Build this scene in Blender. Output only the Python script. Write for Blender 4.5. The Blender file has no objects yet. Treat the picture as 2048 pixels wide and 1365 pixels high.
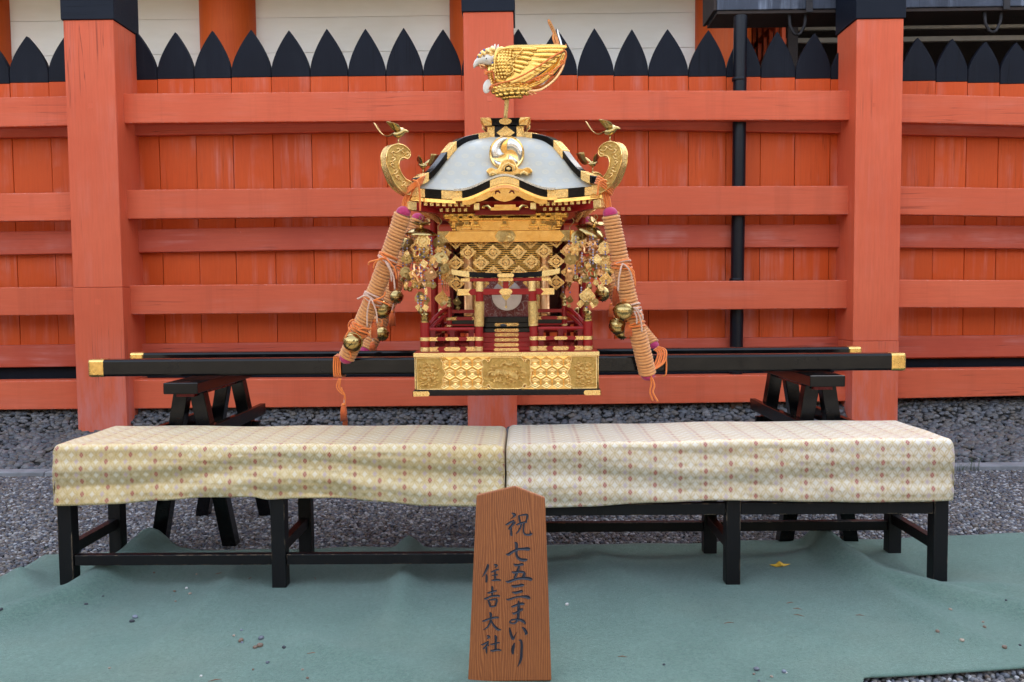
import bpy, math, random
from math import sin, cos, pi, radians, sqrt, exp, atan2
from mathutils import Vector, Matrix, Euler

random.seed(7)
SC = bpy.context.scene
COL = SC.collection

# ------------------------------------------------------------------ camera
FPX = 1700.0                       # focal length in pixels of the 2048 wide photograph
CAM_H = 1.27
CAM_ROT = (Matrix.Rotation(radians(0.78), 3, 'Z') @ Matrix.Rotation(radians(90 - 3.2), 3, 'X')
           @ Matrix.Rotation(radians(-0.53), 3, 'Z'))
cam_data = bpy.data.cameras.new('camera')
cam_data.sensor_width = 36.0
cam_data.lens = 36.0 * FPX / 2048.0
cam_data.clip_start = 0.05
cam_data.clip_end = 3000
cam = bpy.data.objects.new('camera', cam_data)
cam.location = (0, 0, CAM_H)
cam.rotation_euler = CAM_ROT.to_euler()
COL.objects.link(cam)
SC.camera = cam

# ------------------------------------------------------------------ sky, sun, exposure
SUN_EL, SUN_AZ = 32.5, 18.0        # the sun stands behind the hall: the whole front lies in its shade
world = bpy.data.worlds.new('World')
SC.world = world
world.use_nodes = True
wn, wl = world.node_tree.nodes, world.node_tree.links
wn.clear()
sky = wn.new('ShaderNodeTexSky')
sky.sky_type = 'NISHITA'
sky.sun_disc = False
sky.sun_elevation = radians(SUN_EL)
sky.sun_rotation = radians(SUN_AZ)
sky.air_density = 1.0
sky.dust_density = 2.0
sky.ozone_density = 0.6
bg = wn.new('ShaderNodeBackground')
bg.inputs['Strength'].default_value = 0.15
wo = wn.new('ShaderNodeOutputWorld')
hs_ = wn.new('ShaderNodeHueSaturation')      # thin milky haze: a paler sky than the clear-air model
hs_.inputs['Saturation'].default_value = 0.55
wl.new(sky.outputs[0], hs_.inputs['Color'])
wl.new(hs_.outputs[0], bg.inputs[0])
wl.new(bg.outputs[0], wo.inputs[0])

sun_data = bpy.data.lights.new('sun', 'SUN')
sun_data.energy = 3.4
sun_data.angle = radians(0.5)
sun_data.color = (1.0, 0.93, 0.82)
sun = bpy.data.objects.new('sun', sun_data)
_d = Vector((sin(radians(SUN_AZ)) * cos(radians(SUN_EL)), cos(radians(SUN_AZ)) * cos(radians(SUN_EL)), sin(radians(SUN_EL))))
sun.rotation_euler = _d.to_track_quat('Z', 'Y').to_euler()
sun.location = (0, 30, 30)
COL.objects.link(sun)

SC.view_settings.view_transform = 'Standard'
SC.view_settings.look = 'None'
SC.view_settings.gamma = 1.0
SC.view_settings.use_curve_mapping = False
SC.view_settings.exposure = 2.68
SC.render.engine = 'CYCLES'
SC.cycles.max_bounces = 8
SC.cycles.diffuse_bounces = 4
SC.cycles.glossy_bounces = 5
SC.cycles.use_denoising = True


def at(px, py, Y):
    """world point on the plane y = Y seen at pixel (px, py) of the photograph"""
    v = CAM_ROT @ Vector((px - 1024.0, -(py - 682.5), -FPX))
    t = Y / v.y
    return Vector((v.x * t, Y, CAM_H + v.z * t))


def ground_at(px, py, z=0.0):
    v = CAM_ROT @ Vector((px - 1024.0, -(py - 682.5), -FPX))
    t = (z - CAM_H) / v.z
    return Vector((v.x * t, v.y * t, z))


def scale_at(Y):
    return Y / FPX


# ------------------------------------------------------------------ objects
def tag(o, label=None, cat=None, group=None, kind=None):
    if label: o['label'] = label
    if cat: o['category'] = cat
    if group: o['group'] = group
    if kind: o['kind'] = kind
    return o


def thing(name, label, cat, loc=(0, 0, 0), group=None):
    o = bpy.data.objects.new(name, None)
    o.empty_display_size = 0.05
    o.location = loc
    COL.objects.link(o)
    return tag(o, label, cat, group)


def origin_of(o):
    p = Vector((0, 0, 0))
    while o is not None:
        p += o.location
        o = o.parent
    return p


def dup(root, loc=None, label=None, parent=None):
    c = root.copy()
    COL.objects.link(c)
    if parent is not None: c.parent = parent
    if loc is not None: c.location = loc
    if label: c['label'] = label
    for ch in [k for k in COL.objects if k.parent == root]:
        dup(ch, parent=c)
    return c


class MB:
    """collects shapes in world coordinates; build() links them as one mesh object"""
    def __init__(self):
        self.v, self.f, self.m = [], [], None

    def add(self, vs, fs):
        n = len(self.v)
        self.v += [tuple(p) for p in vs]
        self.f += [tuple(i + n for i in f) for f in fs]
        return self

    def hexa(self, p):
        """p: 8 points, bottom ring 0-3 then top ring 4-7"""
        return self.add(p, [(3, 2, 1, 0), (4, 5, 6, 7), (0, 1, 5, 4), (1, 2, 6, 5), (2, 3, 7, 6), (3, 0, 4, 7)])

    def box(self, x0, x1, y0, y1, z0, z1):
        return self.hexa([(x0, y0, z0), (x1, y0, z0), (x1, y1, z0), (x0, y1, z0),
                          (x0, y0, z1), (x1, y0, z1), (x1, y1, z1), (x0, y1, z1)])

    def bar(self, a, b, w, h, up=(0, 0, 1)):
        a, b, up = Vector(a), Vector(b), Vector(up)
        d = (b - a).normalized()
        s = d.cross(up).normalized()
        u = s.cross(d).normalized()
        s, u = s * w / 2, u * h / 2
        return self.hexa([a - s - u, a + s - u, b + s - u, b - s - u, a - s + u, a + s + u, b + s + u, b - s + u])

    def prism(self, poly, fn, d0, d1):
        """poly: 2D outline; fn(a, b, d) -> point; extruded from d0 to d1"""
        n = len(poly)
        vs = [fn(a, b, d0) for a, b in poly] + [fn(a, b, d1) for a, b in poly]
        fs = [tuple(range(n)), tuple(range(2 * n - 1, n - 1, -1))]
        fs += [((i + 1) % n, i, i + n, (i + 1) % n + n) for i in range(n)]
        return self.add(vs, fs)

    def strip(self, rows, closed=False, cap=False):
        """rows of equally many points -> quad skin"""
        n = len(rows[0])
        vs = [p for r in rows for p in r]
        fs = []
        for i in range(len(rows) - 1):
            for j in range(n if closed else n - 1):
                k = (j + 1) % n
                fs.append((i * n + j, i * n + k, (i + 1) * n + k, (i + 1) * n + j))
        if cap:
            fs.append(tuple(range(n - 1, -1, -1)))
            fs.append(tuple((len(rows) - 1) * n + j for j in range(n)))
        return self.add(vs, fs)

    def tube(self, path, r, n=8, cap=True):
        path = [Vector(p) for p in path]
        rs = r if isinstance(r, (list, tuple)) else [r] * len(path)
        rows, ref = [], None
        for i, p in enumerate(path):
            t = (path[min(i + 1, len(path) - 1)] - path[max(i - 1, 0)])
            t = t.normalized() if t.length > 1e-9 else Vector((0, 0, 1))
            if ref is None:
                ref = t.orthogonal().normalized()
            ref = (ref - t * ref.dot(t))
            ref = ref.normalized() if ref.length > 1e-6 else t.orthogonal().normalized()
            b = t.cross(ref)
            rows.append([p + (ref * cos(2 * pi * k / n) + b * sin(2 * pi * k / n)) * rs[i] for k in range(n)])
        return self.strip(rows, closed=True, cap=cap)

    def lathe(self, c, prof, n=16, axis=(0, 0, 1)):
        """prof: (radius, height) pairs along axis from c"""
        ax = Vector(axis).normalized()
        a = ax.orthogonal().normalized()
        b = ax.cross(a)
        c = Vector(c)
        rows = [[c + ax * h + (a * cos(2 * pi * k / n) + b * sin(2 * pi * k / n)) * max(r, 1e-5) for k in range(n)] for r, h in prof]
        return self.strip(rows, closed=True, cap=True)

    def ball(self, c, rx, ry=None, rz=None, n=12, m=8, rot=None):
        ry, rz = ry or rx, rz or rx
        rows = []
        c = Vector(c)
        for i in range(m + 1):
            t = -pi / 2 + pi * i / m
            row = []
            for k in range(n):
                a = 2 * pi * k / n
                p = Vector((rx * max(cos(t), 1e-3) * cos(a), ry * max(cos(t), 1e-3) * sin(a), rz * sin(t)))
                row.append(c + (rot @ p if rot is not None else p))
            rows.append(row)
        return self.strip(rows, closed=True, cap=True)

    def build(self, name, mat, parent=None, smooth=False, bevel=0.0, segs=2, sub=0, solid=0.0, angle=None, keep=False):
        me = bpy.data.meshes.new(name)
        o0 = origin_of(parent) if (parent is not None and not keep) else Vector((0, 0, 0))
        me.from_pydata([tuple(Vector(p) - o0) for p in self.v], [], self.f)
        me.materials.append(mat)
        import bmesh
        bm = bmesh.new()
        bm.from_mesh(me)
        if solid == 0.0:
            bmesh.ops.recalc_face_normals(bm, faces=bm.faces)
        bm.to_mesh(me)
        bm.free()
        if smooth:
            me.polygons.foreach_set('use_smooth', [True] * len(me.polygons))
            if angle:
                me.set_sharp_from_angle(angle=radians(angle))
        o = bpy.data.objects.new(name, me)
        COL.objects.link(o)
        o.parent = parent
        if solid:
            md = o.modifiers.new('thickness', 'SOLIDIFY')
            md.thickness = abs(solid)
            md.offset = 0
        if bevel:
            md = o.modifiers.new('edge', 'BEVEL')
            md.width = bevel
            md.segments = segs
            md.limit_method = 'ANGLE'
            md.angle_limit = radians(50)
        if sub:
            md = o.modifiers.new('smooth', 'SUBSURF')
            md.levels = sub
            md.render_levels = sub
        return o


# ------------------------------------------------------------------ material helpers
class NT:
    def __init__(self, name):
        self.mat = bpy.data.materials.new(name)
        self.mat.use_nodes = True
        self.t = self.mat.node_tree
        self.t.nodes.clear()
        self.out = self.t.nodes.new('ShaderNodeOutputMaterial')
        self.b = self.t.nodes.new('ShaderNodeBsdfPrincipled')
        self.t.links.new(self.b.outputs[0], self.out.inputs[0])

    def n(self, kind, **kw):
        nd = self.t.nodes.new('ShaderNode' + kind)
        for k, v in kw.items():
            setattr(nd, k, v)
        return nd

    def link(self, a, b):
        self.t.links.new(a, b)
        return self

    def put(self, sock, val):
        if hasattr(val, 'is_output') or hasattr(val, 'links'):
            self.t.links.new(val, sock)
        else:
            sock.default_value = val

    def set(self, **kw):
        for k, v in kw.items():
            k = {'color': 'Base Color', 'rough': 'Roughness', 'metal': 'Metallic', 'normal': 'Normal', 'coat': 'Coat Weight',
                 'coat_rough': 'Coat Roughness', 'spec': 'Specular IOR Level', 'sheen': 'Sheen Weight', 'alpha': 'Alpha',
                 'sheen_rough': 'Sheen Roughness', 'sheen_tint': 'Sheen Tint'}[k]
            if isinstance(v, tuple) and len(v) == 3: v = (*v, 1)
            self.put(self.b.inputs[k], v)
        return self

    def math(self, op, a, b=None, c=None, clamp=False):
        nd = self.n('Math', operation=op)
        nd.use_clamp = clamp
        self.put(nd.inputs[0], a)
        if b is not None: self.put(nd.inputs[1], b)
        if c is not None: self.put(nd.inputs[2], c)
        return nd.outputs[0]

    def coord(self, kind='Object'):
        return self.n('TexCoord').outputs[kind]

    def world_pos(self):
        return self.n('NewGeometry').outputs['Position']

    def mapping(self, vec, scale=(1, 1, 1), loc=(0, 0, 0), rot=(0, 0, 0)):
        m = self.n('Mapping')
        self.put(m.inputs[0], vec)
        m.inputs['Scale'].default_value = scale
        m.inputs['Location'].default_value = loc
        m.inputs['Rotation'].default_value = rot
        return m.outputs[0]

    def noise(self, vec, scale=5, detail=4, rough=0.55, dist=0.0, out='Fac'):
        x = self.n('TexNoise')
        self.put(x.inputs['Vector'], vec)
        x.inputs['Scale'].default_value = scale
        x.inputs['Detail'].default_value = detail
        x.inputs['Roughness'].default_value = rough
        x.inputs['Distortion'].default_value = dist
        return x.outputs[out]

    def voronoi(self, vec, scale=5, feature='F1', out='Distance', rnd=1.0):
        x = self.n('TexVoronoi', feature=feature)
        self.put(x.inputs['Vector'], vec)
        x.inputs['Scale'].default_value = scale
        if 'Randomness' in x.inputs: x.inputs['Randomness'].default_value = rnd
        return x.outputs[out]

    def ramp(self, fac, stops, interp='LINEAR'):
        r = self.n('ValToRGB')
        self.put(r.inputs[0], fac)
        e = r.color_ramp.elements
        r.color_ramp.interpolation = interp
        while len(e) < len(stops): e.new(0.5)
        for k, (p, c) in enumerate(stops):
            e[k].position = p
            if not isinstance(c, tuple): c = (c, c, c)
            e[k].color = (*c, 1) if len(c) == 3 else c
        return r.outputs[0]

    def mix(self, fac, a, b, blend='MIX'):
        m = self.n('Mix', data_type='RGBA', blend_type=blend)
        self.put(m.inputs[0], fac)
        for s, v in ((m.inputs[6], a), (m.inputs[7], b)):
            if isinstance(v, tuple) and len(v) == 3: v = (*v, 1)
            self.put(s, v)
        return m.outputs[2]

    def bump(self, h, strength=0.3, dist=0.01, normal=None):
        b = self.n('Bump')
        b.inputs['Strength'].default_value = strength
        b.inputs['Distance'].default_value = dist
        self.put(b.inputs['Height'], h)
        if normal is not None: self.put(b.inputs['Normal'], normal)
        return b.outputs[0]

    def rand(self):
        return self.n('ObjectInfo').outputs['Random']
# ------------------------------------------------------------------ materials
M = {}


def painted_wood(name, col, col2, chalk, along='z', chalk_amt=0.35, rough=0.55, crack=0.7, scuff=0.15, spec=0.25, worn=0.0, worn_col=(0.42, 0.30, 0.19), foot=0.0, stain=0.0):
    """vermilion or black paint over timber: grain, drying cracks and chalky bleaching along the grain"""
    t = NT(name)
    p = t.world_pos()
    oi = t.rand()
    off = t.n('CombineXYZ')
    t.put(off.inputs[0], t.math('MULTIPLY', oi, 37.0)); t.put(off.inputs[1], t.math('MULTIPLY', oi, 17.0)); t.put(off.inputs[2], t.math('MULTIPLY', oi, 53.0))
    va = t.n('VectorMath', operation='ADD'); t.link(p, va.inputs[0]).link(off.outputs[0], va.inputs[1])
    pv = va.outputs[0]
    sc = {'z': (1, 1, 0.06), 'x': (0.06, 1, 1)}[along]
    st = t.mapping(pv, scale=sc)
    grain = t.noise(st, 70, 5, 0.6, 0.4)
    streak = t.noise(st, 9, 5, 0.65, 0.3)
    cloud = t.noise(pv, 1.6, 4, 0.6)
    base = t.mix(t.ramp(cloud, [(0.35, 0.0), (0.7, 1.0)]), col, col2)
    base = t.mix(t.math('MULTIPLY', oi, 0.35), base, tuple(c * 0.72 for c in col))
    ck = t.math('MULTIPLY', t.ramp(streak, [(0.48, 0.0), (0.72, 1.0)]), t.ramp(t.noise(pv, 2.7, 3), [(0.42, 0.0), (0.66, 1.0)]))
    base = t.mix(t.math('MULTIPLY', ck, chalk_amt), base, chalk)
    fine = t.ramp(t.noise(pv, 55, 3, 0.7), [(0.70, 0.0), (0.76, 1.0)])
    base = t.mix(t.math('MULTIPLY', fine, scuff), base, chalk)
    cr_n = t.noise(t.mapping(pv, scale={'z': (1, 1, 0.018), 'x': (0.018, 1, 1)}[along]), 17, 3, 0.5, 0.2)
    cr = t.ramp(cr_n, [(0.488, 0.0), (0.5, 1.0), (0.512, 0.0)])
    cr = t.math('MULTIPLY', cr, t.ramp(t.noise(pv, 1.1, 2), [(0.52, 0.0), (0.6, 1.0)]))
    base = t.mix(t.math('MULTIPLY', cr, crack), base, tuple(c * 0.18 for c in col))
    base = t.mix(t.math('MULTIPLY', t.ramp(grain, [(0.4, 0.0), (0.65, 1.0)]), 0.22), base, tuple(c * 0.66 for c in col))
    h = t.math('ADD', t.math('MULTIPLY', grain, 0.4), t.math('MULTIPLY', cr, -1.2))
    if foot:                                   # rain splash bleaches the foot of the posts
        sz = t.n('SeparateXYZ'); t.link(p, sz.inputs[0])
        lo = t.ramp(sz.outputs[2], [(0.15, 1.0), (1.0, 0.0)])
        pt_ = t.ramp(t.noise(t.mapping(pv, scale=(1, 1, 0.2)), 7, 5, 0.7), [(0.45, 0.0), (0.62, 1.0)])
        base = t.mix(t.math('MULTIPLY', t.math('MULTIPLY', lo, pt_), foot), base, (0.52, 0.27, 0.27))
    if stain:                                  # water runs down the faces of the rails
        ru = t.noise(t.mapping(pv, scale=(1, 1, 0.03)), 5.5, 5, 0.7)
        base = t.mix(t.math('MULTIPLY', t.ramp(ru, [(0.52, 0.0), (0.72, 1.0)]), stain), base, tuple(c * 0.5 for c in col))
    if worn:                                   # paint rubbed off along the arrises
        bv = t.n('Bevel'); bv.inputs['Radius'].default_value = 0.005
        gn = t.n('NewGeometry')
        dt = t.n('VectorMath', operation='DOT_PRODUCT'); t.link(bv.outputs[0], dt.inputs[0]).link(gn.outputs['True Normal'], dt.inputs[1])
        ed = t.ramp(dt.outputs['Value'], [(0.90, 1.0), (0.985, 0.0)])
        ed = t.math('MULTIPLY', ed, t.ramp(t.noise(t.mapping(pv, scale=(1, 1, 0.3)), 26, 4, 0.7), [(0.52, 0.0), (0.60, 1.0)]))
        base = t.mix(t.math('MULTIPLY', ed, worn), base, worn_col)
    t.set(color=base, rough=rough, spec=spec, normal=t.bump(h, 0.25, 0.004))
    return t.mat


M['vermilion_post'] = painted_wood('vermilion_post', (0.62, 0.104, 0.042), (0.67, 0.128, 0.056), (0.66, 0.33, 0.29), 'z', 0.2, foot=0.4)
M['vermilion_rail'] = painted_wood('vermilion_rail', (0.62, 0.105, 0.042), (0.67, 0.130, 0.056), (0.66, 0.31, 0.26), 'x', 0.16, worn=0.7, worn_col=(0.62, 0.56, 0.52), stain=0.28, crack=0.45)
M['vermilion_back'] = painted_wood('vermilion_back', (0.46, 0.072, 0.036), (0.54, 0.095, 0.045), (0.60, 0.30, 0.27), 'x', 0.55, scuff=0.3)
M['vermilion_board'] = painted_wood('vermilion_board', (0.55, 0.068, 0.006), (0.60, 0.086, 0.011), (0.60, 0.27, 0.24), 'z', 0.6, scuff=0.25, crack=0.35)
M['vermilion_column'] = painted_wood('vermilion_column', (0.60, 0.085, 0.010), (0.64, 0.11, 0.015), (0.62, 0.2, 0.12), 'z', 0.15, crack=0.2)
M['lattice_red'] = painted_wood('lattice_red', (0.66, 0.09, 0.02), (0.60, 0.09, 0.03), (0.6, 0.25, 0.2), 'z', 0.2)
M['black_tip'] = painted_wood('black_tip', (0.0045, 0.006, 0.0115), (0.0075, 0.010, 0.018), (0.06, 0.068, 0.085), 'z', 0.13, rough=0.6, scuff=0.1, spec=0.14)
M['black_cap'] = painted_wood('black_cap', (0.005, 0.008, 0.016), (0.008, 0.0115, 0.021), (0.05, 0.06, 0.085), 'x', 0.10, spec=0.14, rough=0.5, scuff=0.08)
M['black_bench'] = painted_wood('black_bench', (0.004, 0.004, 0.005), (0.007, 0.007, 0.008), (0.12, 0.10, 0.08), 'z', 0.10, rough=0.45, scuff=0.10, worn=0.8)
M['weathered_beam'] = painted_wood('weathered_beam', (0.07, 0.085, 0.12), (0.015, 0.018, 0.027), (0.30, 0.35, 0.45), 'z', 1.0, rough=0.7, scuff=0.4)
M['dark_timber'] = painted_wood('dark_timber', (0.030, 0.022, 0.020), (0.045, 0.032, 0.027), (0.10, 0.08, 0.07), 'x', 0.2, rough=0.75)


def plain(name, col, rough=0.5, metal=0.0, var=0.12, scale=12.0, bump=0.0, bscale=60.0, **kw):
    t = NT(name)
    p = t.world_pos()
    n = t.noise(p, scale, 4, 0.6)
    c = t.mix(t.ramp(n, [(0.3, 0.0), (0.75, 1.0)]), tuple(max(0, x * (1 - var)) for x in col), tuple(min(1, x * (1 + var)) for x in col))
    t.set(color=c, rough=rough, metal=metal, **kw)
    if bump:
        t.set(normal=t.bump(t.noise(p, bscale, 3, 0.6), bump, 0.004))
    return t.mat


def lacquer(name, col, rough=0.12):
    t = NT(name)
    p = t.world_pos()
    r = t.math('ADD', t.math('MULTIPLY', t.noise(p, 14, 4), 0.18), rough - 0.06)
    dust = t.ramp(t.noise(p, 7, 5, 0.65), [(0.45, 0.0), (0.85, 0.03)])
    c = t.mix(dust, col, (0.25, 0.22, 0.2))
    t.set(color=c, rough=r, spec=0.22, normal=t.bump(t.noise(p, 22, 2), 0.04, 0.002))
    return t.mat


M['lacquer_black'] = lacquer('lacquer_black', (0.003, 0.003, 0.0035), 0.14)
M['lacquer_red'] = lacquer('lacquer_red', (0.27, 0.013, 0.012), 0.2)
M['lacquer_maroon'] = lacquer('lacquer_maroon', (0.14, 0.008, 0.010), 0.25)


def gold(name, col=(0.86, 0.58, 0.20), rough=0.24, relief=None, strength=0.5, tarnish=0.25):
    t = NT(name)
    p = t.world_pos()
    n = t.noise(p, 26, 5, 0.65)
    c = t.mix(t.math('MULTIPLY', t.ramp(n, [(0.45, 0.0), (0.8, 1.0)]), tarnish), col, (col[0] * 0.45, col[1] * 0.40, col[2] * 0.38))
    r = t.math('ADD', t.math('MULTIPLY', t.noise(p, 40, 3), 0.22), rough - 0.1)
    h = t.math('ADD', t.math('MULTIPLY', t.noise(p, 30, 2), 0.25), t.math('MULTIPLY', t.noise(p, 9, 2), 1.6))
    if relief == 'chase':                      # fine engraved karakusa: swirling ridges and a punched ground
        v = t.noise(p, 95, 3, 0.55, 2.2)
        rid = t.math('ABSOLUTE', t.math('SUBTRACT', v, 0.5))
        h = t.math('ADD', h, t.math('MULTIPLY', t.ramp(rid, [(0.0, 1.0), (0.09, 0.0)]), 1.0))
        h = t.math('ADD', h, t.math('MULTIPLY', t.voronoi(p, 420), -0.25))
    elif relief == 'carve':                    # deeper carved relief
        v = t.noise(p, 42, 4, 0.55, 2.6)
        rid = t.math('ABSOLUTE', t.math('SUBTRACT', v, 0.5))
        h = t.math('ADD', h, t.math('MULTIPLY', t.ramp(rid, [(0.0, 1.0), (0.12, 0.0)]), 1.0))
        h = t.math('ADD', h, t.math('MULTIPLY', t.noise(p, 160, 3), 0.35))
        c = t.mix(t.ramp(rid, [(0.03, 0.0), (0.2, 0.7)]), c, (col[0] * 0.55, col[1] * 0.45, col[2] * 0.3))  # shade in the carved recesses painted into the colour
    elif relief == 'hammer':
        h = t.math('ADD', h, t.math('MULTIPLY', t.voronoi(p, 120), 0.6))
    t.set(color=c, metal=1.0, rough=r, normal=t.bump(h, strength, 0.003))
    return t.mat


M['gold'] = gold('gold', (0.90, 0.575, 0.20), rough=0.18, strength=0.4)
M['gold_bright'] = gold('gold_bright', (0.93, 0.62, 0.235), 0.22, 'chase', 0.45, 0.2)
M['gold_plate'] = gold('gold_plate', (0.95, 0.575, 0.19), 0.24, 'chase', 0.5, 0.22)
M['gold_carve'] = gold('gold_carve', (0.90, 0.60, 0.21), 0.30, 'carve', 0.8, 0.2)
M['gold_recess'] = gold('gold_recess', (0.72, 0.46, 0.14), 0.30, 'carve', 0.8, 0.35)  # darker gold puts recess shade into the sunk relief grounds
M['gold_cap'] = gold('gold_cap', (0.70, 0.46, 0.15), 0.24, None, 0.25, 0.6)
M['gold_feather'] = gold('gold_feather', (0.80, 0.50, 0.13), 0.26, None, 0.2, 0.3)
M['brass'] = gold('brass', (0.50, 0.36, 0.14), 0.24, None, 0.15, 0.55)
M['brass_dark'] = gold('brass_dark', (0.38, 0.25, 0.09), 0.30, None, 0.3, 0.6)
M['copper_gold'] = gold('copper_gold', (0.80, 0.44, 0.20), 0.30, 'hammer', 0.3, 0.4)
M['copper_dark'] = gold('copper_dark', (0.50, 0.20, 0.07), 0.3, None, 0.3, 0.5)
M['silver'] = gold('silver', (0.62, 0.60, 0.55), 0.26, None, 0.2, 0.2)
M['mirror_disc'] = gold('mirror_disc', (0.58, 0.52, 0.49), 0.42, None, 0.1, 0.25)


def roof_silver():
    t = NT('roof_silver')
    p = t.coord('Object')
    # the stamped pattern runs along each slope: pick the axis across the slope from its facing
    gn = t.n('NewGeometry').outputs['True Normal']
    sn, sp_ = t.n('SeparateXYZ'), t.n('SeparateXYZ')
    t.link(gn, sn.inputs[0]).link(p, sp_.inputs[0])
    side = t.math('GREATER_THAN', t.math('ABSOLUTE', sn.outputs[0]), t.math('ABSOLUTE', sn.outputs[1]))
    across = t.math('ADD', t.math('MULTIPLY', sp_.outputs[0], t.math('SUBTRACT', 1.0, side)), t.math('MULTIPLY', sp_.outputs[1], side))
    cv = t.n('CombineXYZ')
    zz = sp_.outputs[2]
    rowi = t.math('FLOOR', t.math('MULTIPLY', zz, 22.0))
    t.put(cv.inputs[0], t.math('SUBTRACT', t.math('FRACT', t.math('ADD', t.math('MULTIPLY', across, 15.0), t.math('MULTIPLY', rowi, 0.5))), 0.5))
    t.put(cv.inputs[1], t.math('MULTIPLY', t.math('SUBTRACT', t.math('FRACT', t.math('MULTIPLY', zz, 22.0)), 0.5), 1.0))
    ln = t.n('VectorMath', operation='LENGTH'); t.link(cv.outputs[0], ln.inputs[0])
    v = ln.outputs['Value']
    ring = t.ramp(v, [(0.0, 0.7), (0.10, 0.3), (0.2, 0.75), (0.34, 0.35), (0.5, 0.6)])
    dirt = t.noise(p, 5, 5, 0.6)
    fine = t.noise(p, 70, 3, 0.6)
    c = t.mix(t.ramp(dirt, [(0.35, 0.0), (0.75, 1.0)]), (0.44, 0.45, 0.415), (0.43, 0.39, 0.30))
    c = t.mix(t.ramp(v, [(0.0, 0.5), (0.08, 0.15), (0.16, 0.55), (0.24, 0.5), (0.30, 0.0)]), c, (0.52, 0.47, 0.34))
    t.set(color=c, metal=0.25, rough=0.45, normal=t.bump(t.math('ADD', ring, t.math('MULTIPLY', fine, 0.5)), 0.22, 0.003))
    return t.mat


M['roof_silver'] = roof_silver()


def hex_gold():
    """kikko pattern: nested hexagons pressed into sheet gold"""
    t = NT('gold_tortoiseshell')
    p = t.coord('Object')
    sep = t.n('SeparateXYZ'); t.link(p, sep.inputs[0])
    s = 0.0625                                   # distance between hexagon centres
    x = t.math('DIVIDE', sep.outputs[0], s)
    z = t.math('DIVIDE', sep.outputs[2], s * 0.86)

    def cell(ox, oz):
        # nearest centre of one rectangular half lattice, hexagonal distance to it
        fx = t.math('SUBTRACT', t.math('FRACT', t.math('ADD', x, 0.5 + ox)), 0.5)
        fz = t.math('MULTIPLY', t.math('SUBTRACT', t.math('FRACT', t.math('ADD', t.math('DIVIDE', z, 2.0), 0.5 + oz)), 0.5), 2.0 * 0.866)
        ax, az = t.math('ABSOLUTE', fx), t.math('ABSOLUTE', fz)
        return t.math('MAXIMUM', ax, t.math('ADD', t.math('MULTIPLY', ax, 0.5), t.math('MULTIPLY', az, 0.866)))
    d = t.math('MINIMUM', cell(0, 0), cell(0.5, 0.5))
    w = t.math('SINE', t.math('MULTIPLY', d, 2 * pi * 6.0))
    h = t.math('MULTIPLY', t.math('ADD', w, 1.0), 0.5)
    big = t.noise(p, 9, 3, 0.5)
    r = t.math('ADD', t.math('MULTIPLY', t.noise(p, 25, 3), 0.2), 0.16)
    c = t.mix(t.ramp(big, [(0.4, 0.0), (0.7, 1.0)]), (0.88, 0.66, 0.27), (0.80, 0.54, 0.20))
    c = t.mix(t.math('MULTIPLY', t.math('SUBTRACT', 1.0, h), 0.5), c, (0.45, 0.28, 0.08))  # groove shade mixed into the gold colour
    t.set(color=c, metal=1.0, rough=r, normal=t.bump(t.math('ADD', h, t.math('MULTIPLY', big, 2.0)), 0.8, 0.004))
    return t.mat


M['gold_hex'] = hex_gold()


def rope_mat(name, col, col2, scale=260):
    t = NT(name)
    p = t.coord('Object')
    n = t.noise(p, 60, 4)
    c = t.mix(t.ramp(n, [(0.3, 0.0), (0.75, 1.0)]), col, col2)
    w = t.noise(p, scale, 2)
    t.set(color=c, rough=0.75, sheen=0.3, spec=0.25, normal=t.bump(w, 0.4, 0.002))
    return t.mat


M['rope_tan'] = rope_mat('rope_tan', (0.60, 0.235, 0.070), (0.72, 0.34, 0.115))
M['rope_core'] = rope_mat('rope_core', (0.16, 0.06, 0.02), (0.22, 0.09, 0.03))  # dark brown stands in for the shade between the winds
M['cord_orange'] = rope_mat('cord_orange', (0.75, 0.17, 0.025), (0.82, 0.24, 0.05))
M['cord_pale'] = rope_mat('cord_pale', (0.60, 0.36, 0.25), (0.68, 0.46, 0.34))
M['tassel_orange'] = rope_mat('tassel_orange', (0.55, 0.10, 0.02), (0.68, 0.15, 0.03))
M['cloth_magenta'] = rope_mat('cloth_magenta', (0.42, 0.025, 0.10), (0.50, 0.04, 0.14))
M['bead_blue'] = plain('bead_blue', (0.10, 0.10, 0.35), 0.1)
M['bead_clear'] = plain('bead_clear', (0.36, 0.32, 0.42), 0.08)
M['enamel_white'] = plain('enamel_white', (0.72, 0.67, 0.57), 0.3, 0.0)
M['enamel_blue'] = plain('enamel_blue', (0.05, 0.10, 0.42), 0.2)
M['ink'] = plain('ink', (0.010, 0.013, 0.024), 0.42, var=0.3)
M['stone_dark'] = plain('stone_dark', (0.07, 0.075, 0.085), 0.6, var=0.3, bump=0.3)
M['iron'] = plain('iron', (0.022, 0.020, 0.022), 0.7, 0.3, bump=0.4, var=0.4)
M['rust_metal'] = plain('rust_metal', (0.10, 0.055, 0.03), 0.7, 0.3, bump=0.4, var=0.5)
M['black_pipe'] = plain('black_pipe', (0.005, 0.006, 0.010), 0.32, bump=0.1, bscale=18, spec=0.22)
M['pale_bar'] = plain('pale_bar', (0.22, 0.19, 0.15), 0.7)
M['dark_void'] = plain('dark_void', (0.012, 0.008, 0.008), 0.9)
M['leaf_yellow'] = plain('leaf_yellow', (0.62, 0.36, 0.03), 0.6, var=0.25, scale=60)
M['straw'] = plain('straw', (0.22, 0.12, 0.07), 0.8)
M['grass'] = plain('grass', (0.06, 0.10, 0.025), 0.6)
M['roof_bark'] = plain('roof_bark', (0.09, 0.07, 0.055), 0.9, bump=0.4)


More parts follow.
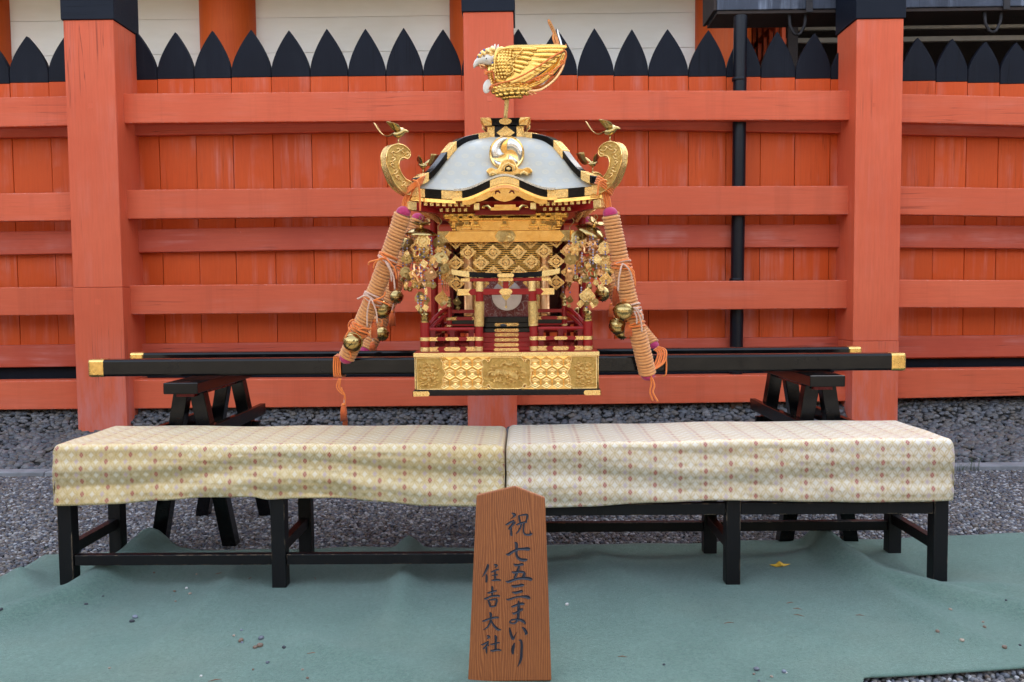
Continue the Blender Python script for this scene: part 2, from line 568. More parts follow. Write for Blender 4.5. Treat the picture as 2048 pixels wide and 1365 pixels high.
def brocade_red():
    t = NT('brocade_red')
    p = t.coord('Object')
    v = t.noise(p, 22, 3, 0.5, 1.5)
    k = t.ramp(t.math('ABSOLUTE', t.math('SUBTRACT', v, 0.5)), [(0.0, 1.0), (0.035, 0.0)])
    d = t.ramp(t.voronoi(p, 40), [(0.1, 1.0), (0.18, 0.0)])
    m = t.math('MULTIPLY', t.math('MAXIMUM', k, d), 0.7)
    c = t.mix(m, (0.26, 0.05, 0.04), (0.55, 0.42, 0.38))
    t.set(color=c, rough=0.65, sheen=0.2)
    return t.mat


M['brocade_red'] = brocade_red()


def white_plank():
    t = NT('white_plank')
    p = t.world_pos()
    oi = t.rand()
    g = t.noise(t.mapping(p, scale=(0.05, 1, 1)), 60, 4, 0.6, 0.4)
    st = t.noise(t.mapping(p, scale=(0.25, 1, 1)), 4, 4, 0.6)
    c = t.mix(t.ramp(st, [(0.45, 0.0), (0.8, 0.45)]), (0.86, 0.83, 0.77), (0.66, 0.60, 0.50))
    c = t.mix(t.math('MULTIPLY', oi, 0.12), c, (0.55, 0.52, 0.47))
    t.set(color=c, rough=0.7, normal=t.bump(g, 0.2, 0.003))
    return t.mat


M['white_plank'] = white_plank()


def sign_wood():
    t = NT('sign_wood')
    p = t.coord('Object')
    w = t.noise(t.mapping(p, scale=(1, 1, 0.08)), 9, 3, 0.5, 0.2)
    sx = t.n('SeparateXYZ'); t.link(p, sx.inputs[0])
    ph_ = t.math('ADD', t.math('MULTIPLY', sx.outputs[0], 880.0), t.math('MULTIPLY', w, 75.0))
    ring = t.math('SINE', ph_)
    ringf = t.ramp(t.math('MULTIPLY', t.math('ADD', ring, 1.0), 0.5), [(0.15, 0.0), (0.95, 1.0)])
    c = t.mix(ringf, (0.235, 0.070, 0.019), (0.355, 0.118, 0.034))
    fl = t.noise(p, 3.0, 3, 0.5)
    c = t.mix(t.ramp(fl, [(0.4, 0.0), (0.75, 0.45)]), c, (0.18, 0.05, 0.018))
    fib = t.noise(t.mapping(p, scale=(1, 1, 0.02)), 220, 3, 0.6)
    c = t.mix(t.math('MULTIPLY', t.ramp(fib, [(0.45, 0.0), (0.7, 1.0)]), 0.3), c, (0.14, 0.035, 0.012))
    sp = t.ramp(t.noise(p, 95, 3, 0.6), [(0.70, 0.0), (0.74, 1.0)])
    sp = t.math('MULTIPLY', sp, t.ramp(t.noise(p, 9, 2), [(0.45, 0.0), (0.6, 1.0)]))
    c = t.mix(t.math('MULTIPLY', sp, 0.6), c, (0.58, 0.36, 0.18))
    t.set(color=c, rough=0.5, spec=0.35, normal=t.bump(ringf, 0.25, 0.002))
    return t.mat


M['sign_wood'] = sign_wood()
M['sign_edge'] = plain('sign_edge', (0.38, 0.20, 0.11), 0.6, var=0.25, scale=30)


def carpet_mat():
    t = NT('carpet_felt')
    p = t.world_pos()
    f = t.noise(p, 80, 5, 0.8)
    f2 = t.noise(p, 420, 3, 0.75)
    cl = t.math('ADD', t.math('MULTIPLY', t.noise(p, 2.2, 5, 0.6), 0.45), t.math('MULTIPLY', t.noise(p, 62, 5, 0.8), 0.55))
    c = t.mix(t.ramp(cl, [(0.36, 0.0), (0.64, 1.0)]), (0.062, 0.138, 0.098), (0.138, 0.240, 0.182))
    dirt = t.math('MULTIPLY', t.ramp(t.noise(p, 1.3, 4, 0.6), [(0.5, 0.0), (0.75, 1.0)]), 0.35)
    c = t.mix(dirt, c, (0.19, 0.20, 0.13))
    c = t.mix(t.math('MULTIPLY', t.ramp(f, [(0.4, 0.0), (0.65, 1.0)]), 0.55), c, (0.050, 0.095, 0.072))
    c = t.mix(t.math('MULTIPLY', t.ramp(f2, [(0.55, 0.0), (0.7, 1.0)]), 0.5), c, (0.27, 0.36, 0.31))
    lint = t.ramp(t.noise(p, 170, 2, 0.5), [(0.70, 0.0), (0.73, 1.0)])
    c = t.mix(t.math('MULTIPLY', lint, 0.5), c, (0.30, 0.30, 0.24))
    grit = t.ramp(t.noise(t.mapping(p, loc=(3.1, 7.7, 0)), 130, 2, 0.5), [(0.72, 0.0), (0.75, 1.0)])
    c = t.mix(t.math('MULTIPLY', grit, 0.7), c, (0.035, 0.04, 0.035))
    t.set(color=c, rough=0.95, sheen=0.25, spec=0.1, normal=t.bump(t.math('ADD', f, f2), 0.9, 0.006))
    return t.mat


M['carpet_felt'] = carpet_mat()


def stones(name, cols, rough=0.6, dark=0.68):
    t = NT(name)
    r = t.rand()
    c = t.ramp(r, [(i / (len(cols) - 1), tuple(q * dark for q in k)) for i, k in enumerate(cols)])
    p = t.coord('Object')
    n = t.noise(t.world_pos(), 90, 3, 0.6)
    c = t.mix(t.math('MULTIPLY', t.ramp(n, [(0.4, 0.0), (0.7, 1.0)]), 0.4), c, (0.05, 0.05, 0.055))
    t.set(color=c, rough=rough, spec=0.35, normal=t.bump(n, 0.3, 0.002))
    return t.mat


M['gravel_stone'] = stones('gravel_stone', [(0.05, 0.048, 0.05), (0.17, 0.13, 0.095), (0.09, 0.10, 0.13), (0.33, 0.28, 0.22), (0.07, 0.08, 0.11),
                                          (0.16, 0.11, 0.075), (0.58, 0.57, 0.56), (0.09, 0.10, 0.125), (0.21, 0.205, 0.21)])
M['pebble_stone'] = stones('pebble_stone', [(0.10, 0.11, 0.13), (0.17, 0.17, 0.175), (0.20, 0.165, 0.13), (0.13, 0.14, 0.16), (0.30, 0.28, 0.27),
                                          (0.09, 0.095, 0.105), (0.21, 0.18, 0.15), (0.16, 0.165, 0.18)], 0.5, 0.6)


def ground_mat():
    t = NT('ground_gravel')
    p = t.world_pos()
    v = t.voronoi(p, 70, out='Color')
    d = t.voronoi(p, 70)
    c = t.mix(0.65, (0.05, 0.047, 0.044), v, 'MULTIPLY')
    c = t.mix(t.ramp(d, [(0.3, 0.0), (0.7, 0.8)]), c, (0.035, 0.033, 0.032))  # darkened base paints the shade between the gravel stones
    far = t.n('SeparateXYZ'); t.link(p, far.inputs[0])
    # the open forecourt beyond the gravel strip is pale raked sand
    sand = t.mix(t.noise(p, 0.8, 5, 0.6), (0.32, 0.28, 0.225), (0.40, 0.355, 0.285))
    k = t.ramp(t.math('ADD', t.math('MULTIPLY', far.outputs[1], -0.2), 0.1), [(0.45, 0.0), (0.5, 1.0)])
    c = t.mix(k, c, sand)
    t.set(color=c, rough=0.85, normal=t.bump(d, 0.6, 0.01))
    return t.mat


M['ground_gravel'] = ground_mat()
M['gap_shade'] = plain('gap_shade', (0.022, 0.021, 0.020), 0.95, var=0.4, scale=40)  # near-black sheet stands in for the shade between the pebbles
M['kerb_stone'] = plain('kerb_stone', (0.20, 0.20, 0.205), 0.8, var=0.25, scale=9, bump=0.5, bscale=90)
M['footing'] = plain('footing', (0.085, 0.088, 0.075), 0.9, var=0.45, scale=14, bump=0.5)


def brocade_cloth(name, ground, thread, metal_mix):
    """woven linked circles in gold thread round small diamonds, red and lilac ones in staggered columns; pattern laid along the UVs in metres"""
    t = NT(name)
    uv = t.n('UVMap').outputs[0]
    wob = t.noise(uv, 7, 2, 0.5, out='Color')
    wv = t.n('VectorMath', operation='SUBTRACT'); t.link(wob, wv.inputs[0]); wv.inputs[1].default_value = (0.5, 0.5, 0.5)
    ws = t.n('VectorMath', operation='SCALE'); t.link(wv.outputs[0], ws.inputs[0]); ws.inputs['Scale'].default_value = 0.006
    wa = t.n('VectorMath', operation='ADD'); t.link(uv, wa.inputs[0]).link(ws.outputs[0], wa.inputs[1])
    sep = t.n('SeparateXYZ'); t.link(wa.outputs[0], sep.inputs[0])
    a = t.math('DIVIDE', sep.outputs[0], 0.0425)
    b = t.math('DIVIDE', sep.outputs[1], 0.056)
    p = t.math('ADD', a, b)
    q = t.math('SUBTRACT', a, b)
    fp, fq = t.math('FRACT', p), t.math('FRACT', q)
    ip, iq = t.math('FLOOR', p), t.math('FLOOR', q)
    k = t.math('MODULO', t.math('ADD', t.math('ADD', ip, iq), 1000.0), 5.0)
    cp, cq = t.math('SUBTRACT', fp, 0.5), t.math('SUBTRACT', fq, 0.5)
    ap, aq = t.math('ABSOLUTE', cp), t.math('ABSOLUTE', cq)
    m = t.math('MAXIMUM', ap, aq)
    dia = t.math('LESS_THAN', m, 0.235)
    cross = t.math('GREATER_THAN', t.math('MINIMUM', ap, aq), 0.012)
    dot = t.math('GREATER_THAN', t.math('ADD', t.math('ABSOLUTE', t.math('SUBTRACT', ap, 0.13)), t.math('ABSOLUTE', t.math('SUBTRACT', aq, 0.13))), 0.018)

    def band(j):
        return t.math('LESS_THAN', t.math('ABSOLUTE', t.math('SUBTRACT', k, float(j))), 0.5)
    # petals along the lattice lines
    ep, eq = t.math('SUBTRACT', 0.5, ap), t.math('SUBTRACT', 0.5, aq)     # distance to the p and q lines
    s1 = t.math('MULTIPLY', t.math('ABSOLUTE', t.math('SINE', t.math('MULTIPLY', q, pi))), 0.17)
    s2 = t.math('MULTIPLY', t.math('ABSOLUTE', t.math('SINE', t.math('MULTIPLY', p, pi))), 0.17)
    o1 = t.math('LESS_THAN', t.math('ABSOLUTE', t.math('SUBTRACT', ep, s1)), 0.045)
    o2 = t.math('LESS_THAN', t.math('ABSOLUTE', t.math('SUBTRACT', eq, s2)), 0.045)
    line = t.math('MAXIMUM', o1, o2)
    inner = t.math('MAXIMUM', t.math('LESS_THAN', ep, s1), t.math('LESS_THAN', eq, s2))
    weave = t.noise(t.mapping(uv, scale=(1, 6, 1)), 700, 2, 0.6)
    bandn = t.noise(t.mapping(uv, scale=(0.15, 1, 1)), 9, 3, 0.5)  # sheen bands of the waving cloth, painted as yellow thread tint
    g = t.mix(t.ramp(bandn, [(0.35, 0.0), (0.65, 0.55)]), ground, thread)
    c = t.mix(t.math('MULTIPLY', inner, 0.25), g, thread)
    red = t.math('MULTIPLY', t.math('MULTIPLY', dia, band(0)), t.math('MULTIPLY', cross, dot))
    lil = t.math('MULTIPLY', t.math('MULTIPLY', dia, band(4)), 0.75)
    whi = t.math('MULTIPLY', t.math('MULTIPLY', dia, t.math('MAXIMUM', band(2), band(3))), 0.42)
    c = t.mix(t.math('MULTIPLY', red, 0.95), c, (0.36, 0.050, 0.028))
    c = t.mix(t.math('MULTIPLY', lil, 0.75), c, (0.40, 0.25, 0.32))
    c = t.mix(t.math('MULTIPLY', whi, 0.7), c, (0.72, 0.70, 0.64))
    c = t.mix(t.math('MULTIPLY', line, 0.62), c, (0.50, 0.33, 0.08))
    c = t.mix(t.math('MULTIPLY', weave, 0.22), c, (0.25, 0.2, 0.12))
    met = t.math('ADD', t.math('MULTIPLY', line, 0.6), t.math('MULTIPLY', t.math('SUBTRACT', 1.0, t.math('MAXIMUM', red, lil)), metal_mix))
    t.set(color=c, rough=0.48, metal=met, sheen=0.2, normal=t.bump(t.math('ADD', t.math('MULTIPLY', weave, 0.6), line), 0.35, 0.0015))
    return t.mat


M['brocade_yellow'] = brocade_cloth('brocade_yellow', (0.68, 0.57, 0.37), (0.64, 0.44, 0.16), 0.14)
M['brocade_cream'] = brocade_cloth('brocade_cream', (0.69, 0.62, 0.51), (0.66, 0.51, 0.30), 0.08)
# ------------------------------------------------------------------ unseen grove added to block low sky and warm reflections, behind and beside the camera
rg_ = random.Random(12)
gv = MB()
for i in range(7000):
    s_ = rg_.uniform(-105, 105)                 # runs along a horseshoe: the back 36 m away, the arms 34 m to either side
    if abs(s_) < 45: x, y = s_ * 34 / 45, -36 - rg_.uniform(0, 6)
    else: x, y = (34 + rg_.uniform(0, 6)) * (1 if s_ > 0 else -1), -36 + (abs(s_) - 45)
    top = 13.5 + 3.0 * sin(s_ * .21) + 1.8 * sin(s_ * .57 + 1) + rg_.uniform(-1, 1)
    z = rg_.uniform(0.2, top)
    q = rg_.uniform(.5, 1.4)
    a, e = rg_.uniform(0, 6.3), rg_.uniform(-.9, .9)
    u = Vector((cos(a), sin(a), 0)) * q
    v = Vector((-sin(a) * sin(e), cos(a) * sin(e), cos(e))) * q
    c = Vector((x, y, z))
    gv.add([c - u - v * .6, c + u * .9 - v, c + u + v * .7, c - u * .7 + v], [(0, 1, 2, 3)])
M['sky_block_leaves'] = plain('sky_block_leaves', (0.135, 0.090, 0.034), 0.7, var=0.55, scale=.8)
tag(gv.build('sky_block_grove', M['sky_block_leaves']), kind='stuff')
# ------------------------------------------------------------------ ground, gravel, kerb
def smooth01(x):
    x = max(0.0, min(1.0, x))
    return x * x * (3 - 2 * x)


def bank_z(y):
    """height of the pebble bank that rises from the kerb to the fence footing"""
    P = [(6.06, 0.005), (6.4, 0.09), (6.8, 0.175), (6.93, 0.265), (7.05, 0.335), (7.4, 0.35)]
    if y <= P[0][0]: return -0.02
    for (y0, z0), (y1, z1) in zip(P[:-1], P[1:]):
        if y <= y1: return z0 + (z1 - z0) * (y - y0) / (y1 - y0)
    return P[-1][1]


g = MB()
xs = [-900, -200, -40, -12, 12, 40, 200, 900]
ys = [-900, -200, -40, -12, 0, 2, 6.0, 9.3, 12, 40, 200, 900]
g.strip([[(x, y, -0.012) for x in xs] for y in ys])
tag(g.build('ground', M['ground_gravel']), kind='structure')

bank = MB()
by = [5.98 + 1.32 * i / 40 for i in range(41)]
bank.strip([[(-7 + 14 * j / 60, y, bank_z(y) - 0.015 + 0.008 * sin(5.1 * j + y * 9)) for j in range(61)] for y in by])
bank_o = bank.build('pebble_bank', M['gap_shade'], smooth=True)
tag(bank_o, kind='structure')

KX = -7.0
kerb = thing('kerb', None, None, (0, 6.0, 0))
tag(kerb, kind='structure')
while KX < 7:
    L = 1.15 + 0.25 * random.random()
    k = MB().box(KX + 0.004, KX + L - 0.004, 5.97 + random.uniform(-.006, .006), 6.09, -0.05, 0.030 + random.uniform(-.004, .004))
    k.build('kerb_stone', M['kerb_stone'], kerb, bevel=0.008)
    KX += L


def scatter(name, ground_obj, dens, rad, mat, seed, flat=0.62, zoff=0.0, sub=2):
    """stones strewn over a sheet; a plain node group in a modifier"""
    ng = bpy.data.node_groups.new(name, 'GeometryNodeTree')
    ng.interface.new_socket('Geometry', in_out='INPUT', socket_type='NodeSocketGeometry')
    ng.interface.new_socket('Geometry', in_out='OUTPUT', socket_type='NodeSocketGeometry')
    N = ng.nodes
    gi, go = N.new('NodeGroupInput'), N.new('NodeGroupOutput')
    dp = N.new('GeometryNodeDistributePointsOnFaces')
    dp.distribute_method = 'POISSON'
    dp.inputs['Distance Min'].default_value = rad * 0.95
    dp.inputs['Density Max'].default_value = dens
    dp.inputs['Seed'].default_value = seed
    ico = N.new('GeometryNodeMeshIcoSphere')
    ico.inputs['Radius'].default_value = rad
    ico.inputs['Subdivisions'].default_value = sub
    sp = N.new('GeometryNodeSetPosition')
    nz = N.new('ShaderNodeTexNoise')
    nz.inputs['Scale'].default_value = 0.9 / rad
    nz.inputs['Detail'].default_value = 1.0
    vs = N.new('ShaderNodeVectorMath'); vs.operation = 'SUBTRACT'
    vs.inputs[1].default_value = (0.5, 0.5, 0.5)
    vk = N.new('ShaderNodeVectorMath'); vk.operation = 'SCALE'
    vk.inputs['Scale'].default_value = rad * 0.8
    ng.links.new(nz.outputs['Color'], vs.inputs[0])
    ng.links.new(vs.outputs[0], vk.inputs[0])
    ng.links.new(ico.outputs['Mesh'], sp.inputs['Geometry'])
    ng.links.new(vk.outputs[0], sp.inputs['Offset'])
    ss = N.new('GeometryNodeSetShadeSmooth')
    ng.links.new(sp.outputs[0], ss.inputs['Geometry'])
    sm = N.new('GeometryNodeSetMaterial')
    sm.inputs['Material'].default_value = mat
    ng.links.new(ss.outputs[0], sm.inputs['Geometry'])
    ip = N.new('GeometryNodeInstanceOnPoints')
    rv = N.new('FunctionNodeRandomValue'); rv.data_type = 'FLOAT_VECTOR'
    rv.inputs[0].default_value = (-0.35, -0.35, -pi)
    rv.inputs[1].default_value = (0.35, 0.35, pi)
    rs = N.new('FunctionNodeRandomValue'); rs.data_type = 'FLOAT_VECTOR'
    rs.inputs[0].default_value = (0.7, 0.6, flat * 0.8)
    rs.inputs[1].default_value = (1.3, 1.1, flat * 1.3)
    rs.inputs['Seed'].default_value = 5
    ng.links.new(gi.outputs[0], dp.inputs['Mesh'])
    ng.links.new(dp.outputs['Points'], ip.inputs['Points'])
    ng.links.new(sm.outputs[0], ip.inputs['Instance'])
    ng.links.new(rv.outputs[0], ip.inputs['Rotation'])
    ng.links.new(rs.outputs[0], ip.inputs['Scale'])
    ng.links.new(ip.outputs[0], go.inputs[0])
    md = ground_obj.modifiers.new('scatter', 'NODES')
    md.node_group = ng


gs = MB()
gs.strip([[(x, y, -0.008) for x in (-5.2, -2.6, 0, 2.6, 5.2)] for y in (4.05, 5.0, 6.0)])
gs.strip([[(x, y, -0.008) for x in (-5.2, -3.6, -2.0)] for y in (3.3, 4.05)])
gs.strip([[(x, y, -0.008) for x in (0.7, 2.5, 3.4)] for y in (2.1, 3.0)])
go_ = tag(gs.build('gravel', M['gravel_stone']), kind='stuff')
scatter('gravel_scatter', go_, 6500, 0.0125, M['gravel_stone'], 3, 0.75, sub=1)

ps = MB()
py_ = [6.10 + 1.12 * i / 20 for i in range(21)]
ps.strip([[(-6.2 + 12.4 * j / 30, y, bank_z(y) - 0.004 + 0.01 * sin(3.3 * j + y * 7)) for j in range(31)] for y in py_])
po_ = tag(ps.build('pebbles', M['pebble_stone']), kind='stuff')
scatter('pebble_scatter', po_, 1500, 0.0265, M['pebble_stone'], 8, 0.62)
ps2 = MB()
ps2.strip([[(-6.2 + 12.4 * j / 30, y, bank_z(y) - 0.0 + 0.01 * sin(2.3 * j + y * 5)) for j in range(31)] for y in py_])
po2 = tag(ps2.build('pebbles', M['pebble_stone']), kind='stuff')
scatter('pebble_scatter_top', po2, 330, 0.033, M['pebble_stone'], 21, 0.6)

# grass tufts growing out of the kerb joint
tuft_n = 0
for px, lab in ((1918, 'small grass tuft sprouting at the kerb, the shorter one beside the cloth end'),
                (1948, 'small grass tuft sprouting at the kerb, the taller one away from the cloth')):
    c = ground_at(px, 940, 0.0)
    b = MB()
    for s in range(7):
        a = random.uniform(-1, 1)
        h = random.uniform(0.05, 0.10) * (1.25 if tuft_n else 0.8)
        x = c.x + random.uniform(-.03, .03)
        y = 5.955 + random.uniform(-.01, .01)
        b.tube([(x, y, -0.01), (x + a * 0.015, y - 0.01, h * 0.6), (x + a * 0.06, y - 0.02, h)], [0.0014, 0.0011, 0.0003], 4)
    tag(b.build('grass_tuft', M['grass'], smooth=True), lab, 'grass', 'grass tufts at the kerb')
    tuft_n += 1

# ------------------------------------------------------------------ the hall behind the fence
HY = 9.30
hall = thing('shrine_hall', 'white planked shrine hall with round vermilion columns behind the fence', 'building', (0, HY, 0))
z = 2.2
wz = []
zr = at(700, 33, HY).z
zs = [zr - 0.37 * k for k in range(7, -1, -1)] + [zr + 0.37 * (k + 1) for k in range(6)]
colx = [at(p, 20, HY).x for p in (-37, 456, 954, 1446)]
colx = [colx[0] - 2.7] + colx
xr = colx[-1]
bays = list(zip(colx[:-1], colx[1:]))
for (xa, xb) in bays:
    for za, zb in zip(zs[:-1], zs[1:]):
        MB().box(xa, xb, HY + 0.02 + random.uniform(0, .006), HY + 0.08, za + 0.0015, zb - 0.0015).build('plank', M['white_plank'], hall, bevel=0.0025, segs=1)
MB().box(colx[0], xr, HY + 0.085, HY + 0.12, 0, zs[-1]).build('wall', M['white_plank'], hall)
MB().box(colx[0], xr, HY + 0.0, HY + 0.08, 0.0, zs[0] - 0.004).build('lower_wall', M['white_plank'], hall)
for x in colx:
    MB().lathe((x, HY, 0), [(0.295, 0), (0.295, zs[-1])], 40).build('column', M['vermilion_column'], hall, smooth=True, angle=40)
# open porch on the right: lattice screen, dark post, pale rails in the dark
la, lb = at(1497, 120, 10.7), at(1567, 120, 9.55)
lx = at(1567, 60, 9.36).x
lat = MB()
scr = bpy.data.objects.new('lattice_screen', None)
for k in range(6):
    yy = 9.38 + 0.235 * k
    lat2 = MB().box(lx - 0.02, lx + 0.02, yy - 0.035, yy + 0.035, 2.0, zs[-1])
    lat2.build('lattice_bar', M['lattice_red'], hall)
for k in range(9):
    zz_ = 2.55 + 0.28 * k
    MB().box(lx - 0.012, lx + 0.026, 9.34, 10.66, zz_ - 0.03, zz_ + 0.03).build('lattice_bar', M['lattice_red'], hall)
MB().box(lx + 0.03, lx + 0.14, 9.30, 9.42, 0, zs[-1]).build('post', M['dark_timber'], hall, bevel=0.006)
for pya, pyb, Yb in ((49, 60, 9.6), (75, 85, 9.6)):
    p0, p1 = at(1700, pya, Yb), at(1700, pyb, Yb)
    MB().box(lx + 0.145, 9.0, Yb, Yb + 0.05, p1.z, p0.z).build('rail', M['pale_bar'], hall, bevel=0.005)
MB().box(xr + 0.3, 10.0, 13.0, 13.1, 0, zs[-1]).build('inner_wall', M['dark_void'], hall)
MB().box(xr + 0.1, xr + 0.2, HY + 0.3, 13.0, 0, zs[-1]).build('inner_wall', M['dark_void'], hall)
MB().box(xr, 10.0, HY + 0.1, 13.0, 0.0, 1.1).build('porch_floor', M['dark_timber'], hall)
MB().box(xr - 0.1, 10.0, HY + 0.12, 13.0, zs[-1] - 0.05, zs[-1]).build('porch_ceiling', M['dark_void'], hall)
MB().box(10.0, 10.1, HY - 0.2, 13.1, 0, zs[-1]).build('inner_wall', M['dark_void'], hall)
# the big cypress-bark roof that throws the shade over the forecourt
rf = MB()
rf.prism([(7.75, 4.75), (15.5, 12.2), (23.0, 4.75), (23.0, 5.0), (15.5, 12.7), (7.75, 5.0)], lambda a, b, d: (d, a, b), -16, 16)
rf.build('roof', M['roof_bark'], hall)
MB().box(-14, 14, 13.1, 20, 0, 5.2).build('body', M['white_plank'], hall)

# ------------------------------------------------------------------ gutter and downpipe
GY = 7.28
gut = thing('gutter_trough', 'weathered dark wooden gutter trough hung with iron straps above the fence', 'gutter', (at(1440, 0, GY).x, GY, 3.6))
x0, x1 = at(1434, 14, GY).x, 5.2
zb0 = at(1700, 17, GY).z
MB().box(x0, x1, GY, GY + 0.42, zb0, zb0 + 0.10).build('side_board', M['weathered_beam'], gut, bevel=0.006)
MB().box(x0, x1, GY - 0.006, GY + 0.41, zb0 + 0.104, zb0 + 0.5).build('side_board', M['weathered_beam'], gut, bevel=0.006)
MB().box(x0 - 0.03, x0 - 0.003, GY - 0.004, GY + 0.43, zb0 - 0.004, zb0 + 0.5).build('end_board', M['dark_timber'], gut, bevel=0.004)
MB().box(x0 + 0.003, x1, GY + 0.012, GY + 0.40, zb0 - 0.03, zb0 - 0.003).build('bottom_board', M['dark_timber'], gut, bevel=0.004)
for pxs in (1618, 2012):
    sx = at(pxs, 10, GY).x
    MB().box(sx - 0.028, sx + 0.028, GY - 0.016, GY - 0.008, zb0 - 0.03, zb0 + 0.5).build('strap', M['iron'], gut, bevel=0.002)
    hk = MB()
    for s in (-1, 1):
        hk.tube([(sx + s * 0.07 - 0.08, GY + 0.05, zb0 - 0.03), (sx + s * 0.062 - 0.08, GY + 0.05, zb0 - 0.12), (sx + s * 0.03 - 0.08, GY + 0.05, zb0 - 0.185), (sx - 0.08, GY + 0.05, zb0 - 0.20)],
                [0.013, 0.013, 0.013, 0.013], 8)
    hk.build('hook', M['iron'], gut, smooth=True)

PY = 7.055
pipe = thing('downpipe', 'round black downpipe running down behind the fence rails', 'pipe', at(1468, 815, PY))
pp = MB()
pp.tube([at(1481, 33, PY), at(1477, 400, PY), at(1471, 800, PY)], 0.054, 20)
pp.build('tube', M['black_pipe'], pipe, smooth=True, angle=50)
f = at(1469, 800, PY)
MB().box(f.x - 0.045, f.x + 0.055, PY - 0.05, PY + 0.05, f.z - 0.08, f.z).build('outlet', M['rust_metal'], pipe, bevel=0.008)
for pyc in (160, 560):
    c = at(1480 - pyc / 80, pyc, PY)
    MB().lathe((c.x, PY, c.z), [(0.056, -.012), (0.0575, -.01), (0.0575, .01), (0.056, .012)], 20).build('clamp', M['black_pipe'], pipe, smooth=True, angle=40)
# ------------------------------------------------------------------ vermilion fence
YP, YR, YB, YK = 6.80, 6.935, 7.115, 7.185     # faces of posts, front rails, rear rails, boards
fence = thing('vermilion_fence', 'tall vermilion timber fence with black pointed boards and black-capped posts', 'fence', (-0.5, 7.0, 0.1))


def member(name, pts, Y, th, mat, rot_seed=0, bevel=0.008):
    """horizontal timber through (px, top, bottom) stations"""
    b = MB()
    rows = []
    for px, ta, ba in pts:
        p, q = at(px, ta, Y), at(px, ba, Y)
        rows.append([(q.x, Y, q.z), (q.x, Y + th, q.z), (p.x, Y + th, p.z), (p.x, Y, p.z)])
    b.strip(rows, closed=True, cap=True)
    return b.build(name, mat, fence, bevel=bevel)


posts = [(130, 228, 40, 262), (925, 1027, 24, 262), (1711, 1806, 38, 262)]
for k, (xa, xb, yc, _) in enumerate(posts):
    ym = 430
    # face edges measured at mid height; verticals are true verticals
    la_ = at({0: 140.5, 1: 931, 2: 1709}[k], ym, YP).x
    lb_ = at({0: 239.5, 1: 1030, 2: 1801.5}[k], ym, YP).x
    zt = at((xa + xb) / 2, yc, YP).z
    zj = at((xa + xb) / 2, (576, 640, 683)[k], YP).z      # scarf joint: the foot is a newer piece
    po = MB().box(la_, lb_, YP, YP + 0.42, zj + 0.001, zt).build('post', M['vermilion_post'], fence, bevel=0.007)
    MB().box(la_ - 0.0012, lb_ + 0.0012, YP - 0.0012, YP + 0.4212, 0.0, zj).build('post_foot', M['vermilion_post'], po, bevel=0.004)
    cp = MB().box(la_ - 0.012, lb_ + 0.012, YP - 0.012, YP + 0.432, zt, zt + 0.42)
    cp.v = cp.v
    top = MB()
    o = cp.build('post_cap', M['black_cap'], po, bevel=0.005)
    # peg ends and a scarf line on the face
    for (pxp, pyp, s) in {0: ((182, 212, 4.5), (196, 604, 6)), 1: ((979, 198, 5),), 2: ((1748, 210, 4),)}[k]:
        c = at(pxp, pyp, YP)
        w = s * YP / FPX
        MB().box(c.x - w, c.x + w, YP - 0.0015, YP + 0.01, c.z - w, c.z + w).build('peg', M['vermilion_post'], po, bevel=0.001, segs=1)

# front rails, three per bay, and the ground beam
bay_l = [(-260, 1), (60, 1), (262, 1)]
R = {
    'left': [[(-300, 201, 261), (230, 190.5, 249.5)], [(-300, 392, 447), (234, 383.5, 440.5)], [(-300, 578, 634), (236, 573, 630)], [(-300, 766, 823), (240, 760, 818)]],
    'mid': [[(228, 187.7, 247.2), (960, 181.5, 241), (1740, 181.3, 240.8)], [(230, 380.2, 438.7), (960, 374, 432), (1740, 371.7, 429.6)],
            [(236, 571.2, 629.7), (960, 566, 624), (1740, 560, 617)], [(240, 760.3, 818.3), (960, 757, 812), (1740, 747.9, 802.4)]],
    'right': [[(1745, 186.5, 243.5), (2048, 194, 251.5), (2300, 200, 258)], [(1745, 372, 429), (2048, 377, 433.5), (2300, 381, 437)],
              [(1745, 559.5, 615.5), (2048, 561, 616), (2300, 562, 616)], [(1745, 740, 799), (2048, 737, 792), (2300, 735, 786)]],
}
for bay in R.values():
    for lv, pts in enumerate(bay):
        member('rail' if lv < 3 else 'ground_beam', pts, YR, 0.066 if lv < 3 else 0.16, M['vermilion_rail'])
# rear rails fixed to the boards
B = [[(-300, 232, 280), (130, 226, 274), (650, 214, 265), (1300, 208, 260), (1690, 216, 267), (2048, 224, 275), (2300, 230, 281)],
     [(-300, 468, 516), (130, 462, 508), (650, 453, 500), (1300, 450, 496), (1690, 449, 495), (2048, 452, 498), (2300, 454, 500)],
     [(-300, 695, 740), (130, 690, 734), (650, 685, 729), (1300, 678, 722), (1690, 674, 718), (2048, 671, 714), (2300, 669, 712)]]
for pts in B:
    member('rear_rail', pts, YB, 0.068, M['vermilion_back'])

# upright boards with black pointed heads
edges = [-215, -137, -59, 19, 97, 172, 243, 314, 388, 462, 542, 620, 696, 771.5, 846, 923, 1000, 1073, 1155, 1228, 1297, 1377, 1453, 1522, 1591, 1662,
         1735, 1803, 1872, 1936, 2000, 2066, 2132, 2198]
tips = {54: 72, 128: 70, 275: 65, 348: 64, 421: 61, 497: 59, 575: 60, 653: 57, 731: 57, 806: 55, 884: 58, 1113: 57, 1191: 56, 1261: 58, 1337: 58, 1413: 60, 1485: 63,
        1555: 63, 1625: 66, 1836: 75, 1904: 77, 1967: 83, 2034: 85}


def black_line(px):
    return 151.0 + 17.0 * ((px - 1010) / 1010.0) ** 2


